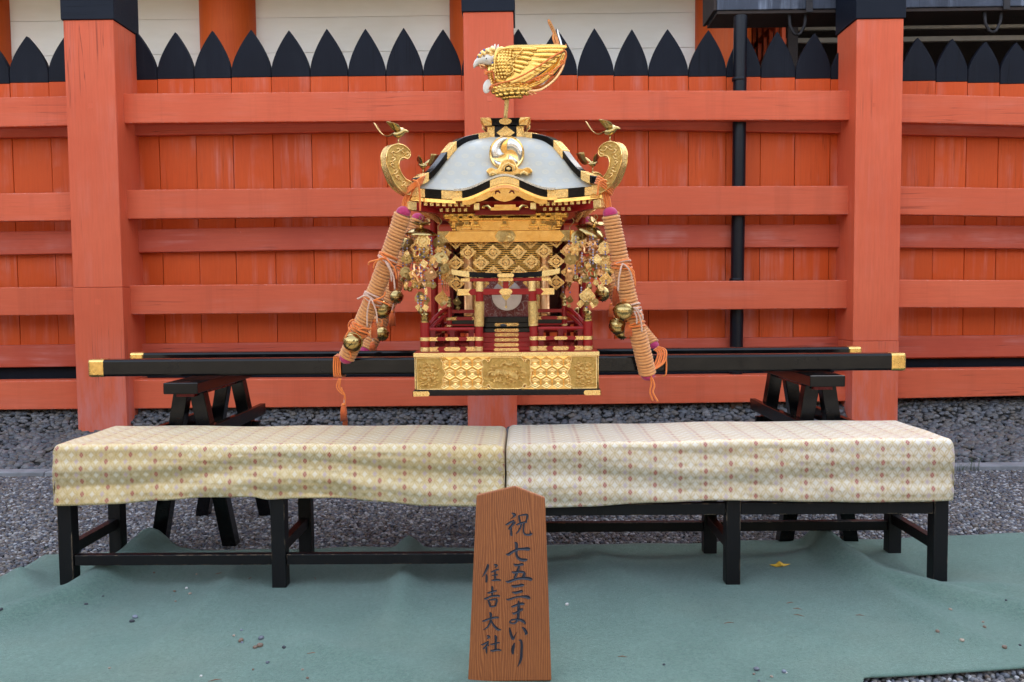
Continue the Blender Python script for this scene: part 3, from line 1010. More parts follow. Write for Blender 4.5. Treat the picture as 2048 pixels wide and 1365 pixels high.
for xa, xb in zip(edges[:-1], edges[1:]):
    mid = (xa + xb) / 2
    near = [v for kx, v in tips.items() if abs(kx - mid) < 22]
    ty = near[0] if near else 57 + 24 * ((mid - 900) / 1050) ** 2
    yb = black_line(mid)
    # boards stand plumb: edges measured at the foot of the black heads
    A, Bx = at(xa, yb, YK).x + 0.0018, at(xb, yb, YK).x - 0.0018
    zb = at(mid, yb, YK).z + random.uniform(-.002, .002)
    zt = at(mid, ty, YK).z
    dy = random.uniform(0, 0.006)
    bd = MB().box(A, Bx, YK + dy, YK + 0.045 + dy, 0.69, zb).build('board', M['vermilion_board'], fence, bevel=0.003, segs=1)
    cx, hw, H = (A + Bx) / 2, (Bx - A) / 2, zt - zb
    sh = at(mid, 140, YK).z - at(mid, yb, YK).z
    sh = max(sh, 0.05)
    poly = [(-hw, 0), (hw, 0), (hw, sh * 0.9)]
    n = 9
    jit = random.uniform(-.012, .012)
    for i in range(1, n):
        s = i / n
        poly.append((hw * (1 - s ** 1.55) + jit * s, sh * 0.9 + (H - sh * 0.9) * s))
    poly.append((jit, H))
    for i in range(n - 1, 0, -1):
        s = i / n
        poly.append((-hw * (1 - s ** 1.55) + jit * s, sh * 0.9 + (H - sh * 0.9) * s))
    poly.append((-hw, sh * 0.9))
    MB().prism(poly, lambda a, b, d: (cx + a, d, zb + b), YK + dy - 0.0015, YK + 0.045 + dy).build('board_head', M['black_tip'], bd, bevel=0.004, segs=1)
MB().box(at(-215, 155, YK).x, at(2198, 155, YK).x, YK + 0.056, YK + 0.066, 0.64, at(1010, 158, YK).z).build('joint_light_block', M['dark_timber'], fence)  # added dark sheet keeps the bright wall from showing through the joints
x0, x1 = at(-260, 740, YK).x, at(2290, 740, YK).x
MB().box(x0, x1, YK + 0.012, YK + 0.05, 0.10, 0.688).build('kick_board', M['black_tip'], fence)
MB().box(x0, x1, YR + 0.10, YK + 0.12, -0.1, at(600, 812, YR).z - 0.022).build('footing', M['footing'], fence, bevel=0.01)
# ------------------------------------------------------------------ carpet
def seg_dist(px, py, pts):
    """distance to a polyline and the parameter (0..1) of the nearest point"""
    best, bt, n = 1e9, 0, len(pts) - 1
    for i in range(n):
        ax, ay = pts[i]; bx, by_ = pts[i + 1]
        dx, dy = bx - ax, by_ - ay
        t = max(0, min(1, ((px - ax) * dx + (py - ay) * dy) / (dx * dx + dy * dy)))
        d = sqrt((px - ax - t * dx) ** 2 + (py - ay - t * dy) ** 2)
        if d < best: best, bt = d, (i + t) / n
    return best, bt


def gp(*pts):
    return [tuple(ground_at(x, y))[:2] for x, y in pts]


RIDGES = [  # polyline, height at start, at end, half width at start, at end
    (gp((300, 1108), (262, 1140), (215, 1165), (150, 1200), (0, 1240)), 0.090, 0.035, 0.105, 0.10),
    (gp((300, 1108), (330, 1130), (360, 1160)), 0.045, 0.0, 0.13, 0.12),
    (gp((818, 1106), (812, 1150), (790, 1230), (770, 1300)), 0.058, 0.012, 0.06, 0.08),
    (gp((500, 1120), (483, 1142), (422, 1207), (302, 1323)), 0.024, 0.018, 0.05, 0.06),
    (gp((1640, 1098), (1690, 1135), (1760, 1170), (1900, 1200), (2100, 1240)), 0.080, 0.03, 0.085, 0.09),
    (gp((1640, 1098), (1600, 1120), (1560, 1140)), 0.03, 0.0, 0.08, 0.1),
    (gp((1700, 1150), (1800, 1210), (1950, 1290)), 0.04, 0.02, 0.06, 0.07),
    (gp((1780, 1172), (1890, 1182), (2000, 1180)), 0.026, 0.020, 0.07, 0.09),
    (gp((1180, 1110), (1230, 1150), (1330, 1200)), 0.02, 0.01, 0.08, 0.1),
    (gp((620, 1300), (760, 1330), (900, 1365)), 0.018, 0.01, 0.08, 0.1),
    (gp((40, 1160), (60, 1190), (120, 1230)), 0.04, 0.02, 0.06, 0.07),
]


def carpet_z(x, y):
    z = 0.0
    for pts, h0, h1, s0, s1 in RIDGES:
        d, t = seg_dist(x, y, pts)
        s = 0.95 * (s0 + (s1 - s0) * t)
        z = max(z, 1.4 * (h0 + (h1 - h0) * t) * exp(-(d / s) ** (2 if h0 > 0.05 else 1.35))) if d < 3 * s else z
    return z + 0.003 * sin(3.1 * x + 1.3 * y) + 0.003 * sin(5.7 * y - 2.2 * x + 1) + 0.006


cm = MB()
NX, NY = 190, 78
rows = []
for j in range(NY + 1):
    row = []
    for i in range(NX + 1):
        x = -2.37 + 6.1 * i / NX
        yf = 2.745 + 0.075 * (x - 1.2) + 0.02 * sin(4.0 * x) - (0.6 if x < 0.8 else 0.6 * max(0, (1.1 - x) / 0.3) if x < 1.1 else 0)
        yb = 4.185 + 0.062 * x * (0.5 if x < 0 else 1.0) + 0.012 * sin(6 * x) + 0.01 * sin(13 * x)
        y = yf + (yb - yf) * j / NY
        xx = x + (0.012 * sin(7 * y) if i == 0 else 0)
        row.append((xx, y, carpet_z(xx, y)))
    rows.append(row)
cm.strip(rows)
car = cm.build('carpet', M['carpet_felt'], smooth=True, solid=0.006)
tag(car, 'pale green felt carpet spread rumpled under the benches', 'carpet')

# ------------------------------------------------------------------ benches
def bench(label, px0, px1, z_top, stretcher_front, front_px, back_px):
    Yf, Yb = 3.595, 4.10
    xa, xb = at(px0, 905, 3.575).x, at(px1, 905, 3.575).x
    r = thing('bench', label, 'bench', ((xa + xb) / 2, (Yf + Yb) / 2, 0), 'cloth covered benches')
    zt = z_top - 0.012
    W = 0.062
    MB().box(xa + 0.015, xb - 0.015, Yf - 0.01, Yb + 0.01, zt - 0.035, zt).build('seat', M['black_bench'], r, bevel=0.005)
    lx = [at(p, 1090, Yf).x for p in front_px]
    for x in lx:
        for y, s in ((Yf, 1), (Yb - W, 1)):
            zc = carpet_z(x, y + W / 2) - 0.002
            MB().box(x - W / 2, x + W / 2, y, y + W, max(zc, 0.0), zt - 0.036).build('leg', M['black_bench'], r, bevel=0.004)
        MB().box(x - 0.018, x + 0.018, Yf + W + 0.001, Yb - W - 0.001, 0.150, 0.198).build('side_stretcher', M['black_bench'], r, bevel=0.003)
    zs_ = 0.145 if stretcher_front else 0.245
    for a, b in zip(lx[:-1], lx[1:]):
        yc = Yf + 0.012 if stretcher_front else Yb - W + 0.012
        za = 0.106 if stretcher_front else 0.116
        MB().box(a + W / 2 + 0.001, b - W / 2 - 0.001, yc, yc + 0.036, za, za + 0.046).build('stretcher', M['black_bench'], r, bevel=0.003)
        for yc in ((Yb - 0.05,) if stretcher_front else (Yf + 0.006, Yb - 0.05)):
            MB().box(a + W / 2 + 0.001, b - W / 2 - 0.001, yc, yc + 0.036, zt - 0.262, zt - 0.212).build('apron', M['black_bench'], r, bevel=0.003)
    return r


bl = bench('black wooden bench under the yellower gold-brocade cloth, its long stretcher on the near side', 107, 1006, 0.596, True, (130, 556, 975), ())
br = bench('black wooden bench under the paler cream-brocade cloth, its long stretcher on the far side', 1016, 1908, 0.590, False, (1062, 1467, 1882), ())


def cloth(name, label, px0, px1, z_l, z_r, hem, mat, seed):
    Y0, Y1 = 3.570, 4.125
    xa, xb = at(px0, 905, Y0).x, at(px1, 905, Y0).x
    L = xb - xa
    rnd = random.Random(seed)
    ph = [rnd.uniform(0, 6.28) for _ in range(8)]
    NXs = 150
    R = 0.028
    stations = []
    for i in range(NXs + 1):
        s = i / NXs
        # denser at the ends for the rounded edge
        x = xa + L * s
        stations.append(x)
    stations = [xa + R * (1 - cos(a)) for a in [pi / 2 * k / 6 for k in range(6)]] + [xa + R + (L - 2 * R) * k / NXs for k in range(NXs + 1)] + \
               [xb - R * (1 - cos(a)) for a in [pi / 2 * k / 6 for k in range(5, -1, -1)]]
    rows, uvs = [], []
    NF = 26
    for x in stations:
        e = 0.0
        if x < xa + R: e = R - sqrt(max(0, R * R - (xa + R - x) ** 2))
        if x > xb - R: e = R - sqrt(max(0, R * R - (x - xb + R) ** 2))
        s = (x - xa) / L
        zt = z_l + (z_r - z_l) * s + 0.0015 * sin(9 * s + ph[0]) + 0.002 * sin(21 * s + ph[1])
        zt -= e
        px = 1024 + (x / Y0) * FPX
        hz = None
        for (h0, z0), (h1, z1) in zip(hem[:-1], hem[1:]):
            if h0 <= s <= h1:
                t = (s - h0) / (h1 - h0); t = t * t * (3 - 2 * t)
                hz = z0 + (z1 - z0) * t
        if hz is None: hz = hem[-1][1]
        row, uv = [], []
        # front skirt upwards
        for k in range(NF + 1):
            t = k / NF
            z = hz + (zt - R - hz) * t
            sag = 1 - t
            y = Y0 + e * 0.6 - 0.004 * sag + 0.0085 * sin(2 * pi * (1.45 * t + 0.35 * sin(3.7 * s + ph[2]) + 0.12 * sin(11 * s + ph[7])) + ph[3]) * (0.35 + 0.65 * sin(pi * min(1, t * 1.05))) \
                + 0.004 * sin(17 * s + ph[4]) * sag * sag + 0.0035 * sin(41 * s + 5 * t + ph[5]) * sag + 0.003 * max(0, sin(26 * t + 9 * s + 3 * sin(5 * s + ph[1]) + ph[6])) ** 6
            row.append((x, y, z)); uv.append((x, z - (zt - R) - R * 1.57))
        for k in range(1, 6):
            a = pi / 2 * k / 5
            row.append((x, Y0 + e * 0.6 + R * (1 - cos(a)), zt - R + R * sin(a))); uv.append((x, -R * 1.57 + R * a))
        NT_ = 14
        for k in range(1, NT_ + 1):
            t = k / NT_
            y = Y0 + R + (Y1 - Y0 - 2 * R) * t
            row.append((x, y, zt + 0.002 * sin(23 * s + 7 * t + ph[6]) * sin(pi * t))); uv.append((x, y - Y0 - R))
        for k in range(1, 6):
            a = pi / 2 * k / 5
            row.append((x, Y1 - R + R * sin(a) - e * 0.6, zt - R + R * cos(a))); uv.append((x, Y1 - R - Y0 - R + R * a))
        for k in range(1, 7):
            t = k / 6
            row.append((x, Y1 - e * 0.6, zt - R - 0.17 * t)); uv.append((x, Y1 - Y0 - 2 * R + R * 1.57 + 0.17 * t))
        rows.append(row); uvs.append(uv)
    b = MB()
    n = len(rows[0])
    b.strip(rows)
    # the two hanging ends
    flat = [u for r_ in uvs for u in r_]
    for rr in (rows[0], rows[-1]):
        k0 = len(b.v)
        zc = min(p[2] for p in rr)
        b.v += [tuple(p) for p in rr]
        flat += [(p[1] + 7.0, p[2]) for p in rr]
        k1 = len(b.v)
        low = [(p[0], p[1], 0.40) for p in rr]
        b.v += low
        flat += [(p[1] + 7.0, p[2]) for p in low]
        for j in range(n - 1):
            if rr[j][2] > 0.40 or rr[j + 1][2] > 0.40:
                b.f.append((k0 + j, k0 + j + 1, k1 + j + 1, k1 + j))
    o = b.build(name, mat, None, smooth=True, solid=0.004, angle=60)
    uvl = o.data.uv_layers.new(name='UVMap')
    for lp in o.data.loops:
        uvl.data[lp.index].uv = flat[lp.vertex_index]
    tag(o, label, 'cloth', 'brocade cloths over the benches')
    return o


def hem_of(px0, px1, pts):
    out = []
    for px, py in pts:
        out.append(((px - px0) / (px1 - px0), at(px, py, 3.567).z))
    out[0] = (0.0, out[0][1]); out[-1] = (1.0, out[-1][1])
    return out


zl = at(300, 909, 3.57).z
hl = hem_of(102, 1008, [(102, 1012), (231, 1008), (322, 1001), (412, 995), (503, 994), (535, 1000), (603, 997), (669, 997), (754, 1003), (855, 1012), (1008, 1015)])
hr = hem_of(1013, 1911, [(1013, 1018), (1090, 1016), (1180, 1013), (1320, 1005), (1440, 1000), (1530, 1002), (1640, 1004), (1780, 1004), (1911, 1002)])
cloth('brocade_cloth', 'yellowish gold brocade cloth with red diamonds draped over the bench left of the sign', 102, 1008, at(150, 897, 3.57).z + 0.012, at(980, 893, 3.57).z + 0.004, hl, M['brocade_yellow'], 3)
cloth('brocade_cloth', 'pale cream brocade cloth with red diamonds draped over the bench right of the sign', 1013, 1911, at(1040, 892, 3.57).z + 0.006, at(1870, 882, 3.57).z + 0.008, hr, M['brocade_cream'], 11)

# ------------------------------------------------------------------ the wooden sign
sb = ground_at(1020, 1366, 0.004)
TILT = radians(7)
SN = Vector((0.0, -cos(TILT), sin(TILT)))
SU = Vector((0.0, sin(TILT), cos(TILT)))


def on_sign(px, py, lift=0.0):
    v = CAM_ROT @ Vector((px - 1024.0, -(py - 682.5), -FPX))
    c = Vector((0, 0, CAM_H))
    t = (sb - c).dot(SN) / v.dot(SN)
    return c + v * t + SN * lift


sign = thing('wooden_sign', 'tapered brown wooden sign board with carved black Japanese characters', 'sign', sb)
outline = [on_sign(*p) for p in ((936, 1364), (1103, 1362), (1090, 996), (1030, 973), (953, 991))]
b = MB()
b.add([p for p in outline] + [p - SN * 0.028 for p in outline],
      [(0, 1, 2, 3, 4), (9, 8, 7, 6, 5)] + [((i + 1) % 5, i, i + 5, (i + 1) % 5 + 5) for i in range(5)])
b.build('board', M['sign_wood'], sign, bevel=0.0035)
pt = on_sign(1024, 1080) - SN * 0.03
MB().bar(pt, (pt.x, pt.y + 0.26, 0.02), 0.03, 0.02).build('rear_prop', M['sign_wood'], sign)
MB().bar(on_sign(960, 1240) - SN * 0.036, on_sign(1085, 1240) - SN * 0.036, 0.012, 0.03).build('rear_batten', M['sign_wood'], sign)

CHARS = {
 'A0': [[(185,130,14),(225,150,44),(240,172,36),(200,205,14),(165,228,4)], [(88,318,10),(110,315,30),(160,285,34),(215,258,30),(225,265,20)],
        [(225,262,20),(205,310,36),(160,370,36),(140,398,22)], [(180,350,24),(180,420,32),(182,480,40),(200,492,10)], [(215,320,28),(240,285,22),(255,270,6)],
        [(300,170,22),(310,225,34),(325,285,28)], [(295,178,16),(350,165,22),(425,158,34),(440,185,34),(425,240,28),(410,280,24)],
        [(260,322,18),(310,303,34),(370,283,28),(435,272,28)], [(350,305,22),(325,370,28),(290,430,24),(255,463,8)],
        [(385,290,28),(378,360,30),(378,430,30),(400,470,30),(450,480,36),(495,475,34),(520,458,12)], [(495,465,30),(485,430,12),(480,408,3)]],
 'A1': [[(235,600,20),(265,630,48),(265,720,44),(265,800,42),(290,850,46),(340,880,50),(400,885,52),(440,878,24)],
        [(92,790,10),(140,795,46),(200,752,40),(290,715,38),(380,708,44),(450,708,58),(485,712,26)]],
 'A2': [[(222,945,16),(250,968,40),(310,962,36),(350,955,44),(382,962,20)], [(310,970,30),(285,1060,44),(250,1140,40),(228,1180,26)],
        [(188,1070,14),(220,1085,36),(290,1075,34),(350,1075,40),(390,1090,36),(385,1130,50),(375,1160,50)],
        [(85,1225,10),(140,1235,40),(230,1200,38),(330,1180,40),(430,1180,50),(495,1195,54),(518,1205,20)]],
 'A3': [[(182,1295,10),(220,1308,46),(290,1300,40),(350,1288,48),(388,1290,22)],
        [(192,1399,10),(240,1409,40),(300,1399,40),(345,1386,40),(365,1399,16)],
        [(98,1514,8),(140,1520,30),(230,1489,28),(330,1472,28),(410,1474,46),(460,1489,54),(485,1506,20)]],
 'B0': [[(175,355,8),(215,345,34),(290,315,38),(350,303,46),(392,308,26)], [(195,445,12),(225,460,36),(290,430,34),(345,395,44),(370,400,22)],
        [(295,250,8),(300,290,34),(300,380,44),(295,470,46),(285,550,44),(255,600,30),(215,618,26),(165,605,28),(160,585,18),(190,562,24),(250,555,26),(320,560,40),(370,580,44),(400,615,28),(403,635,6)]],
 'B1': [[(155,685,14),(165,750,40),(185,820,44),(208,862,50),(225,850,26),(245,800,12),(270,755,3)], [(350,678,10),(385,705,40),(410,745,48),(425,780,40),(400,798,20)]],
 'B2': [[(235,928,8),(218,980,44),(205,1050,50),(207,1100,34),(212,1120,6)],
        [(300,888,10),(335,895,34),(348,960,40),(345,1070,42),(340,1170,44),(320,1240,34),(295,1290,16),(278,1312,3)]],
 'C0': [[(165,92,20),(172,115,36),(150,170,32),(120,225,20),(92,262,4)], [(150,225,16),(155,270,30),(150,335,24)], [(252,95,14),(285,105,34),(290,118,20),(262,140,6)],
        [(210,195,8),(235,190,22),(280,170,20),(320,160,20)], [(222,240,8),(260,238,22),(305,228,22)], [(268,180,18),(268,240,24),(268,300,22)],
        [(218,305,10),(250,305,26),(300,298,26),(342,308,18)]],
 'C1': [[(225,382,14),(232,420,34),(230,480,24),(228,520,22)], [(160,475,8),(190,470,24),(250,452,24),(290,442,20)], [(120,545,10),(145,550,28),(210,520,22),(280,510,26),(332,515,22)],
        [(172,568,14),(190,605,30),(205,660,22)], [(180,572,12),(230,562,20),(285,562,30),(285,600,30),(270,650,22)], [(200,655,20),(240,652,22),(280,645,16)]],
 'C2': [[(95,850,10),(125,845,24),(200,815,22),(270,800,28),(318,802,16)], [(190,735,10),(210,755,36),(210,820,26),(195,880,24),(160,935,20),(110,965,6)],
        [(215,835,18),(240,890,26),(275,935,34),(310,960,32),(350,962,6)]],
 'C3': [[(155,1042,10),(185,1055,36),(180,1070,24),(155,1085,4)], [(80,1160,8),(105,1160,20),(160,1130,22),(182,1118,16)], [(178,1122,14),(160,1170,24),(110,1220,16)],
        [(150,1165,18),(152,1230,26),(155,1282,10)], [(170,1180,14),(188,1165,8)], [(258,1045,12),(278,1060,34),(275,1150,30),(275,1225,28)],
        [(202,1155,8),(230,1158,22),(290,1140,22),(330,1135,16)], [(202,1240,10),(235,1242,28),(300,1230,26),(352,1240,18)]],
}
CROP = {'A': (1000, 1010, 8.025), 'B': (1000, 1170, 8.025), 'C': (950, 1115, 6.657)}


def catmull(pts, n=4):
    out = []
    P = [pts[0]] + list(pts) + [pts[-1]]
    for i in range(1, len(P) - 2):
        for k in range(n):
            t = k / n
            out.append(tuple(0.5 * (2 * b_ + (c_ - a_) * t + (2 * a_ - 5 * b_ + 4 * c_ - d_) * t * t + (3 * b_ - a_ - 3 * c_ + d_) * t ** 3)
                             for a_, b_, c_, d_ in zip(P[i - 1], P[i], P[i + 1], P[i + 2])))
    out.append(tuple(pts[-1]))
    return out


for key, strokes in CHARS.items():
    ox, oy, sc_ = CROP[key[0]]
    b = MB()
    for si, st in enumerate(strokes):
        pts = catmull(st)
        rows = []
        lift = 0.0002 * (si % 3)
        for i, (x, y, w) in enumerate(pts):
            x2, y2, _ = pts[min(i + 1, len(pts) - 1)]
            x1, y1, _ = pts[max(i - 1, 0)]
            dx, dy = x2 - x1, y2 - y1
            l = sqrt(dx * dx + dy * dy) or 1
            nx, ny = -dy / l, dx / l
            w = max(w, 2) * 0.5
            def P(k, h): return on_sign(ox + (x + nx * w * k) / sc_, oy + (y + ny * w * k) / sc_, h + lift)
            rows.append([P(-1.0, -0.0006), P(-1.0, 0.0016), P(0, 0.0004), P(1.0, 0.0016), P(1.0, -0.0006)])
        b.strip(rows, cap=True)
    b.build('carved_character', M['ink'], sign)

# ------------------------------------------------------------------ trestles
def trestle(label, pxc, Y0, Y1, pyt, foot_half, pyf):
    cx = at(pxc, 790, Y0 + 0.1).x
    zt = at(pxc, pyt, Y0).z
    r = thing('trestle', label, 'trestle', (cx, (Y0 + Y1) / 2, 0), 'black trestles under the carrying poles')
    MB().box(cx - 0.085, cx + 0.085, Y0, Y1, zt - 0.055, zt).build('top_beam', M['lacquer_black'], r, bevel=0.004)
    MB().box(cx - 0.045, cx + 0.045, Y0 + 0.06, Y1 - 0.06, zt - 0.075, zt - 0.056).build('under_beam', M['lacquer_maroon'], r)
    for y in (Y0 + 0.13, Y1 - 0.11):
        for s in (-1, 1):
            b = MB()
            t0, t1, w, th = cx + s * 0.04, cx + s * foot_half, 0.036, 0.034
            b.hexa([(t1 - w, y - th, 0), (t1 + w, y - th, 0), (t1 + w, y + th, 0), (t1 - w, y + th, 0),
                    (t0 - w, y - th, zt - 0.058), (t0 + w, y - th, zt - 0.058), (t0 + w, y + th, zt - 0.058), (t0 - w, y + th, zt - 0.058)])
            b.build('leg', M['lacquer_black'], r, bevel=0.004)
        k = 0.40
        xs_ = 0.04 + (foot_half - 0.04) * k
        zc = (zt - 0.058) * (1 - k)
        MB().box(cx - xs_ - 0.06, cx + xs_ + 0.06, y - 0.018, y + 0.018, zc + 0.01, zc + 0.075).build('cross_rail', M['lacquer_black'], r, bevel=0.003)
    for s in (-1, 1):
        k = 0.285
        xs_ = 0.04 + (foot_half - 0.04) * k
        zc = (zt - 0.058) * (1 - k)
        x = cx + s * (xs_ + 0.046)
        MB().box(x - 0.016, x + 0.016, Y0 + 0.0, Y1 + 0.06, zc, zc + 0.065).build('side_rail', M['lacquer_black'], r, bevel=0.003)
    return r


trestle('black lacquered trestle under the poles behind the yellower cloth', 377, 4.14, 4.98, 766.5, 0.185, 1090)
trestle('black lacquered trestle under the poles behind the paler cloth', 1641, 4.14, 4.98, 752, 0.165, 1062)

# ------------------------------------------------------------------ loose stones, leaf and straws on the carpet
def drop(px, py):
    p = ground_at(px, py, 0.006)
    for _ in range(4):
        p = ground_at(px, py, carpet_z(p.x, p.y) + 0.002)
    return p


STONE_COLS = {
    'grey': (0.10, 0.11, 0.13), 'blue grey': (0.16, 0.18, 0.22), 'brown': (0.17, 0.11, 0.075), 'white': (0.55, 0.52, 0.48), 'dark': (0.035, 0.037, 0.045), 'tan': (0.30, 0.23, 0.17)}
for k, c in STONE_COLS.items():
    M['stone ' + k] = plain('stone_' + k.replace(' ', '_'), c, 0.6, var=0.3, scale=60, bump=0.3, bscale=120)
bits = [(270, 1237, 6, 'blue grey', 'in front of the yellower bench'), (264, 1245, 5, 'dark', ''), (172, 1211, 4.5, 'dark', ''), (183, 1206, 3, 'white', ''), (235, 1175, 3.5, 'tan', ''),
        (349, 1184, 3, 'brown', ''), (373, 1178, 3.2, 'white', ''), (380, 1189, 3.2, 'tan', ''), (308, 1147, 3, 'brown', ''), (393, 1150, 2.6, 'tan', ''), (351, 1204, 2.4, 'tan', ''),
        (468, 1273, 3.4, 'tan', ''), (482, 1284, 6, 'brown', ''), (484, 1287, 3, 'blue grey', ''), (510, 1297, 5, 'brown', ''), (520, 1294, 6.5, 'brown', ''), (522, 1279, 6, 'grey', ''),
        (568, 1297, 4.5, 'dark', ''), (483, 1262, 2.8, 'blue grey', ''), (535, 1327, 4, 'grey', ''), (506, 1341, 3, 'brown', ''), (605, 1341, 3, 'tan', ''), (402, 1354, 3.4, 'white', ''),
        (219, 1338, 3, 'tan', ''), (615, 1358, 3.5, 'brown', ''), (2, 1221, 4, 'dark', ''), (206, 1195, 3.2, 'dark', ''), (1134, 1211, 4.2, 'white', ''),
        (1513, 1341, 6.5, 'grey', ''), (1568, 1346, 5.5, 'blue grey', ''), (1572, 1347, 3, 'white', ''), (1508, 1350, 3.2, 'brown', ''), (1543, 1355, 3.4, 'tan', ''), (1328, 1331, 3, 'dark', ''),
        (1901, 1221, 4, 'tan', ''), (1969, 1256, 4, 'brown', ''), (1875, 1265, 4.5, 'brown', ''), (1924, 1283, 5, 'tan', ''), (2009, 1297, 5.5, 'brown', ''), (1966, 1246, 3, 'tan', ''),
        (2040, 1292, 3.2, 'dark', ''), (2012, 1202, 3, 'dark', ''), (1518, 1363, 3, 'grey', '')]
ADJ = {'grey': 'grey', 'blue grey': 'blue-grey', 'brown': 'brown', 'white': 'whitish', 'dark': 'very dark', 'tan': 'tan'}
seen = {}
for px, py, r, kind, _ in bits:
    p = drop(px, py)
    rr = r * p.y / FPX
    rot = Matrix.Rotation(random.uniform(0, 3.1), 3, 'Z')
    b = MB().ball((0, 0, 0), rr * random.uniform(0.95, 1.2), rr * random.uniform(0.75, 0.95), rr * random.uniform(0.6, 0.8), 9, 6, rot)
    b.v = [tuple(Vector(v) * (1 + random.uniform(-.10, .10)) + p + Vector((0, 0, rr * 0.5))) for v in b.v]
    o = b.build('pebble', M['stone ' + kind], None, smooth=True)
    place = 'yellower' if px < 930 else 'paler'
    depth = 'close to the bench' if py < 1215 else ('midway forward' if py < 1300 else 'near the carpet front')
    size = 'larger' if r >= 5 else ('smaller' if r >= 3.2 else 'tiny')
    lab = f'{size} {ADJ[kind]} pebble before the {place} cloth, {depth}'
    seen.setdefault(lab, []).append((px, o))
    tag(o, lab, 'pebble', 'loose pebbles on the carpet')
ORD = ['first', 'second', 'third', 'fourth', 'fifth', 'sixth', 'seventh', 'eighth', 'ninth', 'tenth', 'eleventh']
for lab, lst in seen.items():
    if len(lst) > 1:
        for k, (px, o) in enumerate(sorted(lst, key=lambda q: q[0])):
            o['label'] = f'{lab}, {ORD[k]} from the left'

p = drop(1560, 1134)
b = MB()
lf = [(-0.048, 0, 0.010), (-0.02, -0.012, 0.004), (0.0, -0.024, 0.012), (0.018, -0.006, 0.004), (0.046, -0.004, 0.014), (0.02, 0.012, 0.010), (0.002, 0.016, 0.022), (-0.022, 0.010, 0.006)]
c0 = (0, 0, 0.013)
b.add([tuple(Vector(q) + p) for q in lf] + [tuple(Vector(c0) + p)], [(i, (i + 1) % 8, 8) for i in range(8)])
tag(b.build('fallen_leaf', M['leaf_yellow'], solid=0.0012), 'yellow curled fallen leaf on the green carpet under the bench', 'leaf')
straws = ((440, 1148, 0.3), (500, 1158, 1.2), (625, 1308, 0.1), (630, 1158, 2.0), (1580, 1207, 0.3), (1595, 1219, -0.3), (1598, 1232, -0.5), (1720, 1232, -0.2), (1245, 1315, -0.1), (1458, 1247, 0.2), (430, 1362, .4))
for si, (px, py, a) in enumerate(sorted(straws)):
    p = drop(px, py)
    L = random.uniform(0.012, 0.022)
    b = MB().tube([p + Vector((-L * cos(a), -L * sin(a), 0.001)), p + Vector((0, 0.003, 0.003)), p + Vector((L * cos(a), L * sin(a), 0.001))], [0.0012, 0.0018, 0.0008], 5)
    tag(b.build('straw', M['straw'], smooth=True), f'tiny brown dry straw on the green carpet, {ORD[si]} from the left', 'straw', 'dry straws on the carpet')
# ------------------------------------------------------------------ the portable shrine
MX, MC = at(1015, 600, 4.6).x, 4.6
shrine = thing('portable_shrine', 'ornate gold and black lacquer portable shrine with a golden phoenix on its roof', 'portable shrine', (MX, MC, 0.8))


def F(u, w, z, k=0):
    """shrine frame: u sideways, w outwards towards the viewer, turned k quarter turns"""
    x, y = [(u, -w), (w, u), (-u, w), (-w, -u)][k % 4]
    return Vector((MX + x, MC + y, z))


def Z(py, w, px=1014): return at(px, py, MC - w).z
def U(dpx, w): return dpx * (MC - w) / FPX
def PU(px, py, w): return at(px, py, MC - w).x - MX


def part(name, parent, at_=None):
    o = bpy.data.objects.new(name, None)
    o.empty_display_size = 0.02
    COL.objects.link(o)
    o.parent = parent
    if at_ is not None: o.location = Vector(at_) - origin_of(parent)
    return o


def ubox(b, u0, u1, w0, w1, z0, z1, k=0):
    P = [F(u0, w1, z0, k), F(u1, w1, z0, k), F(u1, w0, z0, k), F(u0, w0, z0, k), F(u0, w1, z1, k), F(u1, w1, z1, k), F(u1, w0, z1, k), F(u0, w0, z1, k)]
    return b.hexa(P)


def plate(b, u0, u1, z0, z1, w, k=0, th=0.003, ends=(1, 1), tip=0.45):
    """thin gold fitting with pointed ends"""
    h = z1 - z0
    m = (z0 + z1) / 2
    p = []
    t = h * tip
    if ends[0] == 1: p += [(u0 + t, z0), (u0 + t * .45, z0 + h * .2), (u0, m), (u0 + t * .45, z1 - h * .2), (u0 + t, z1)]
    elif ends[0] == -1: p += [(u0, z0), (u0 + t, m), (u0, z1)]
    else: p += [(u0, z0), (u0, z1)]
    if ends[1] == 1: p += [(u1 - t, z1), (u1 - t * .45, z1 - h * .2), (u1, m), (u1 - t * .45, z0 + h * .2), (u1 - t, z0)]
    elif ends[1] == -1: p += [(u1, z1), (u1 - t, m), (u1, z0)]
    else: p += [(u1, z1), (u1, z0)]
    return b.prism(p, lambda a, c, d: F(a, d, c, k), w, w + th)


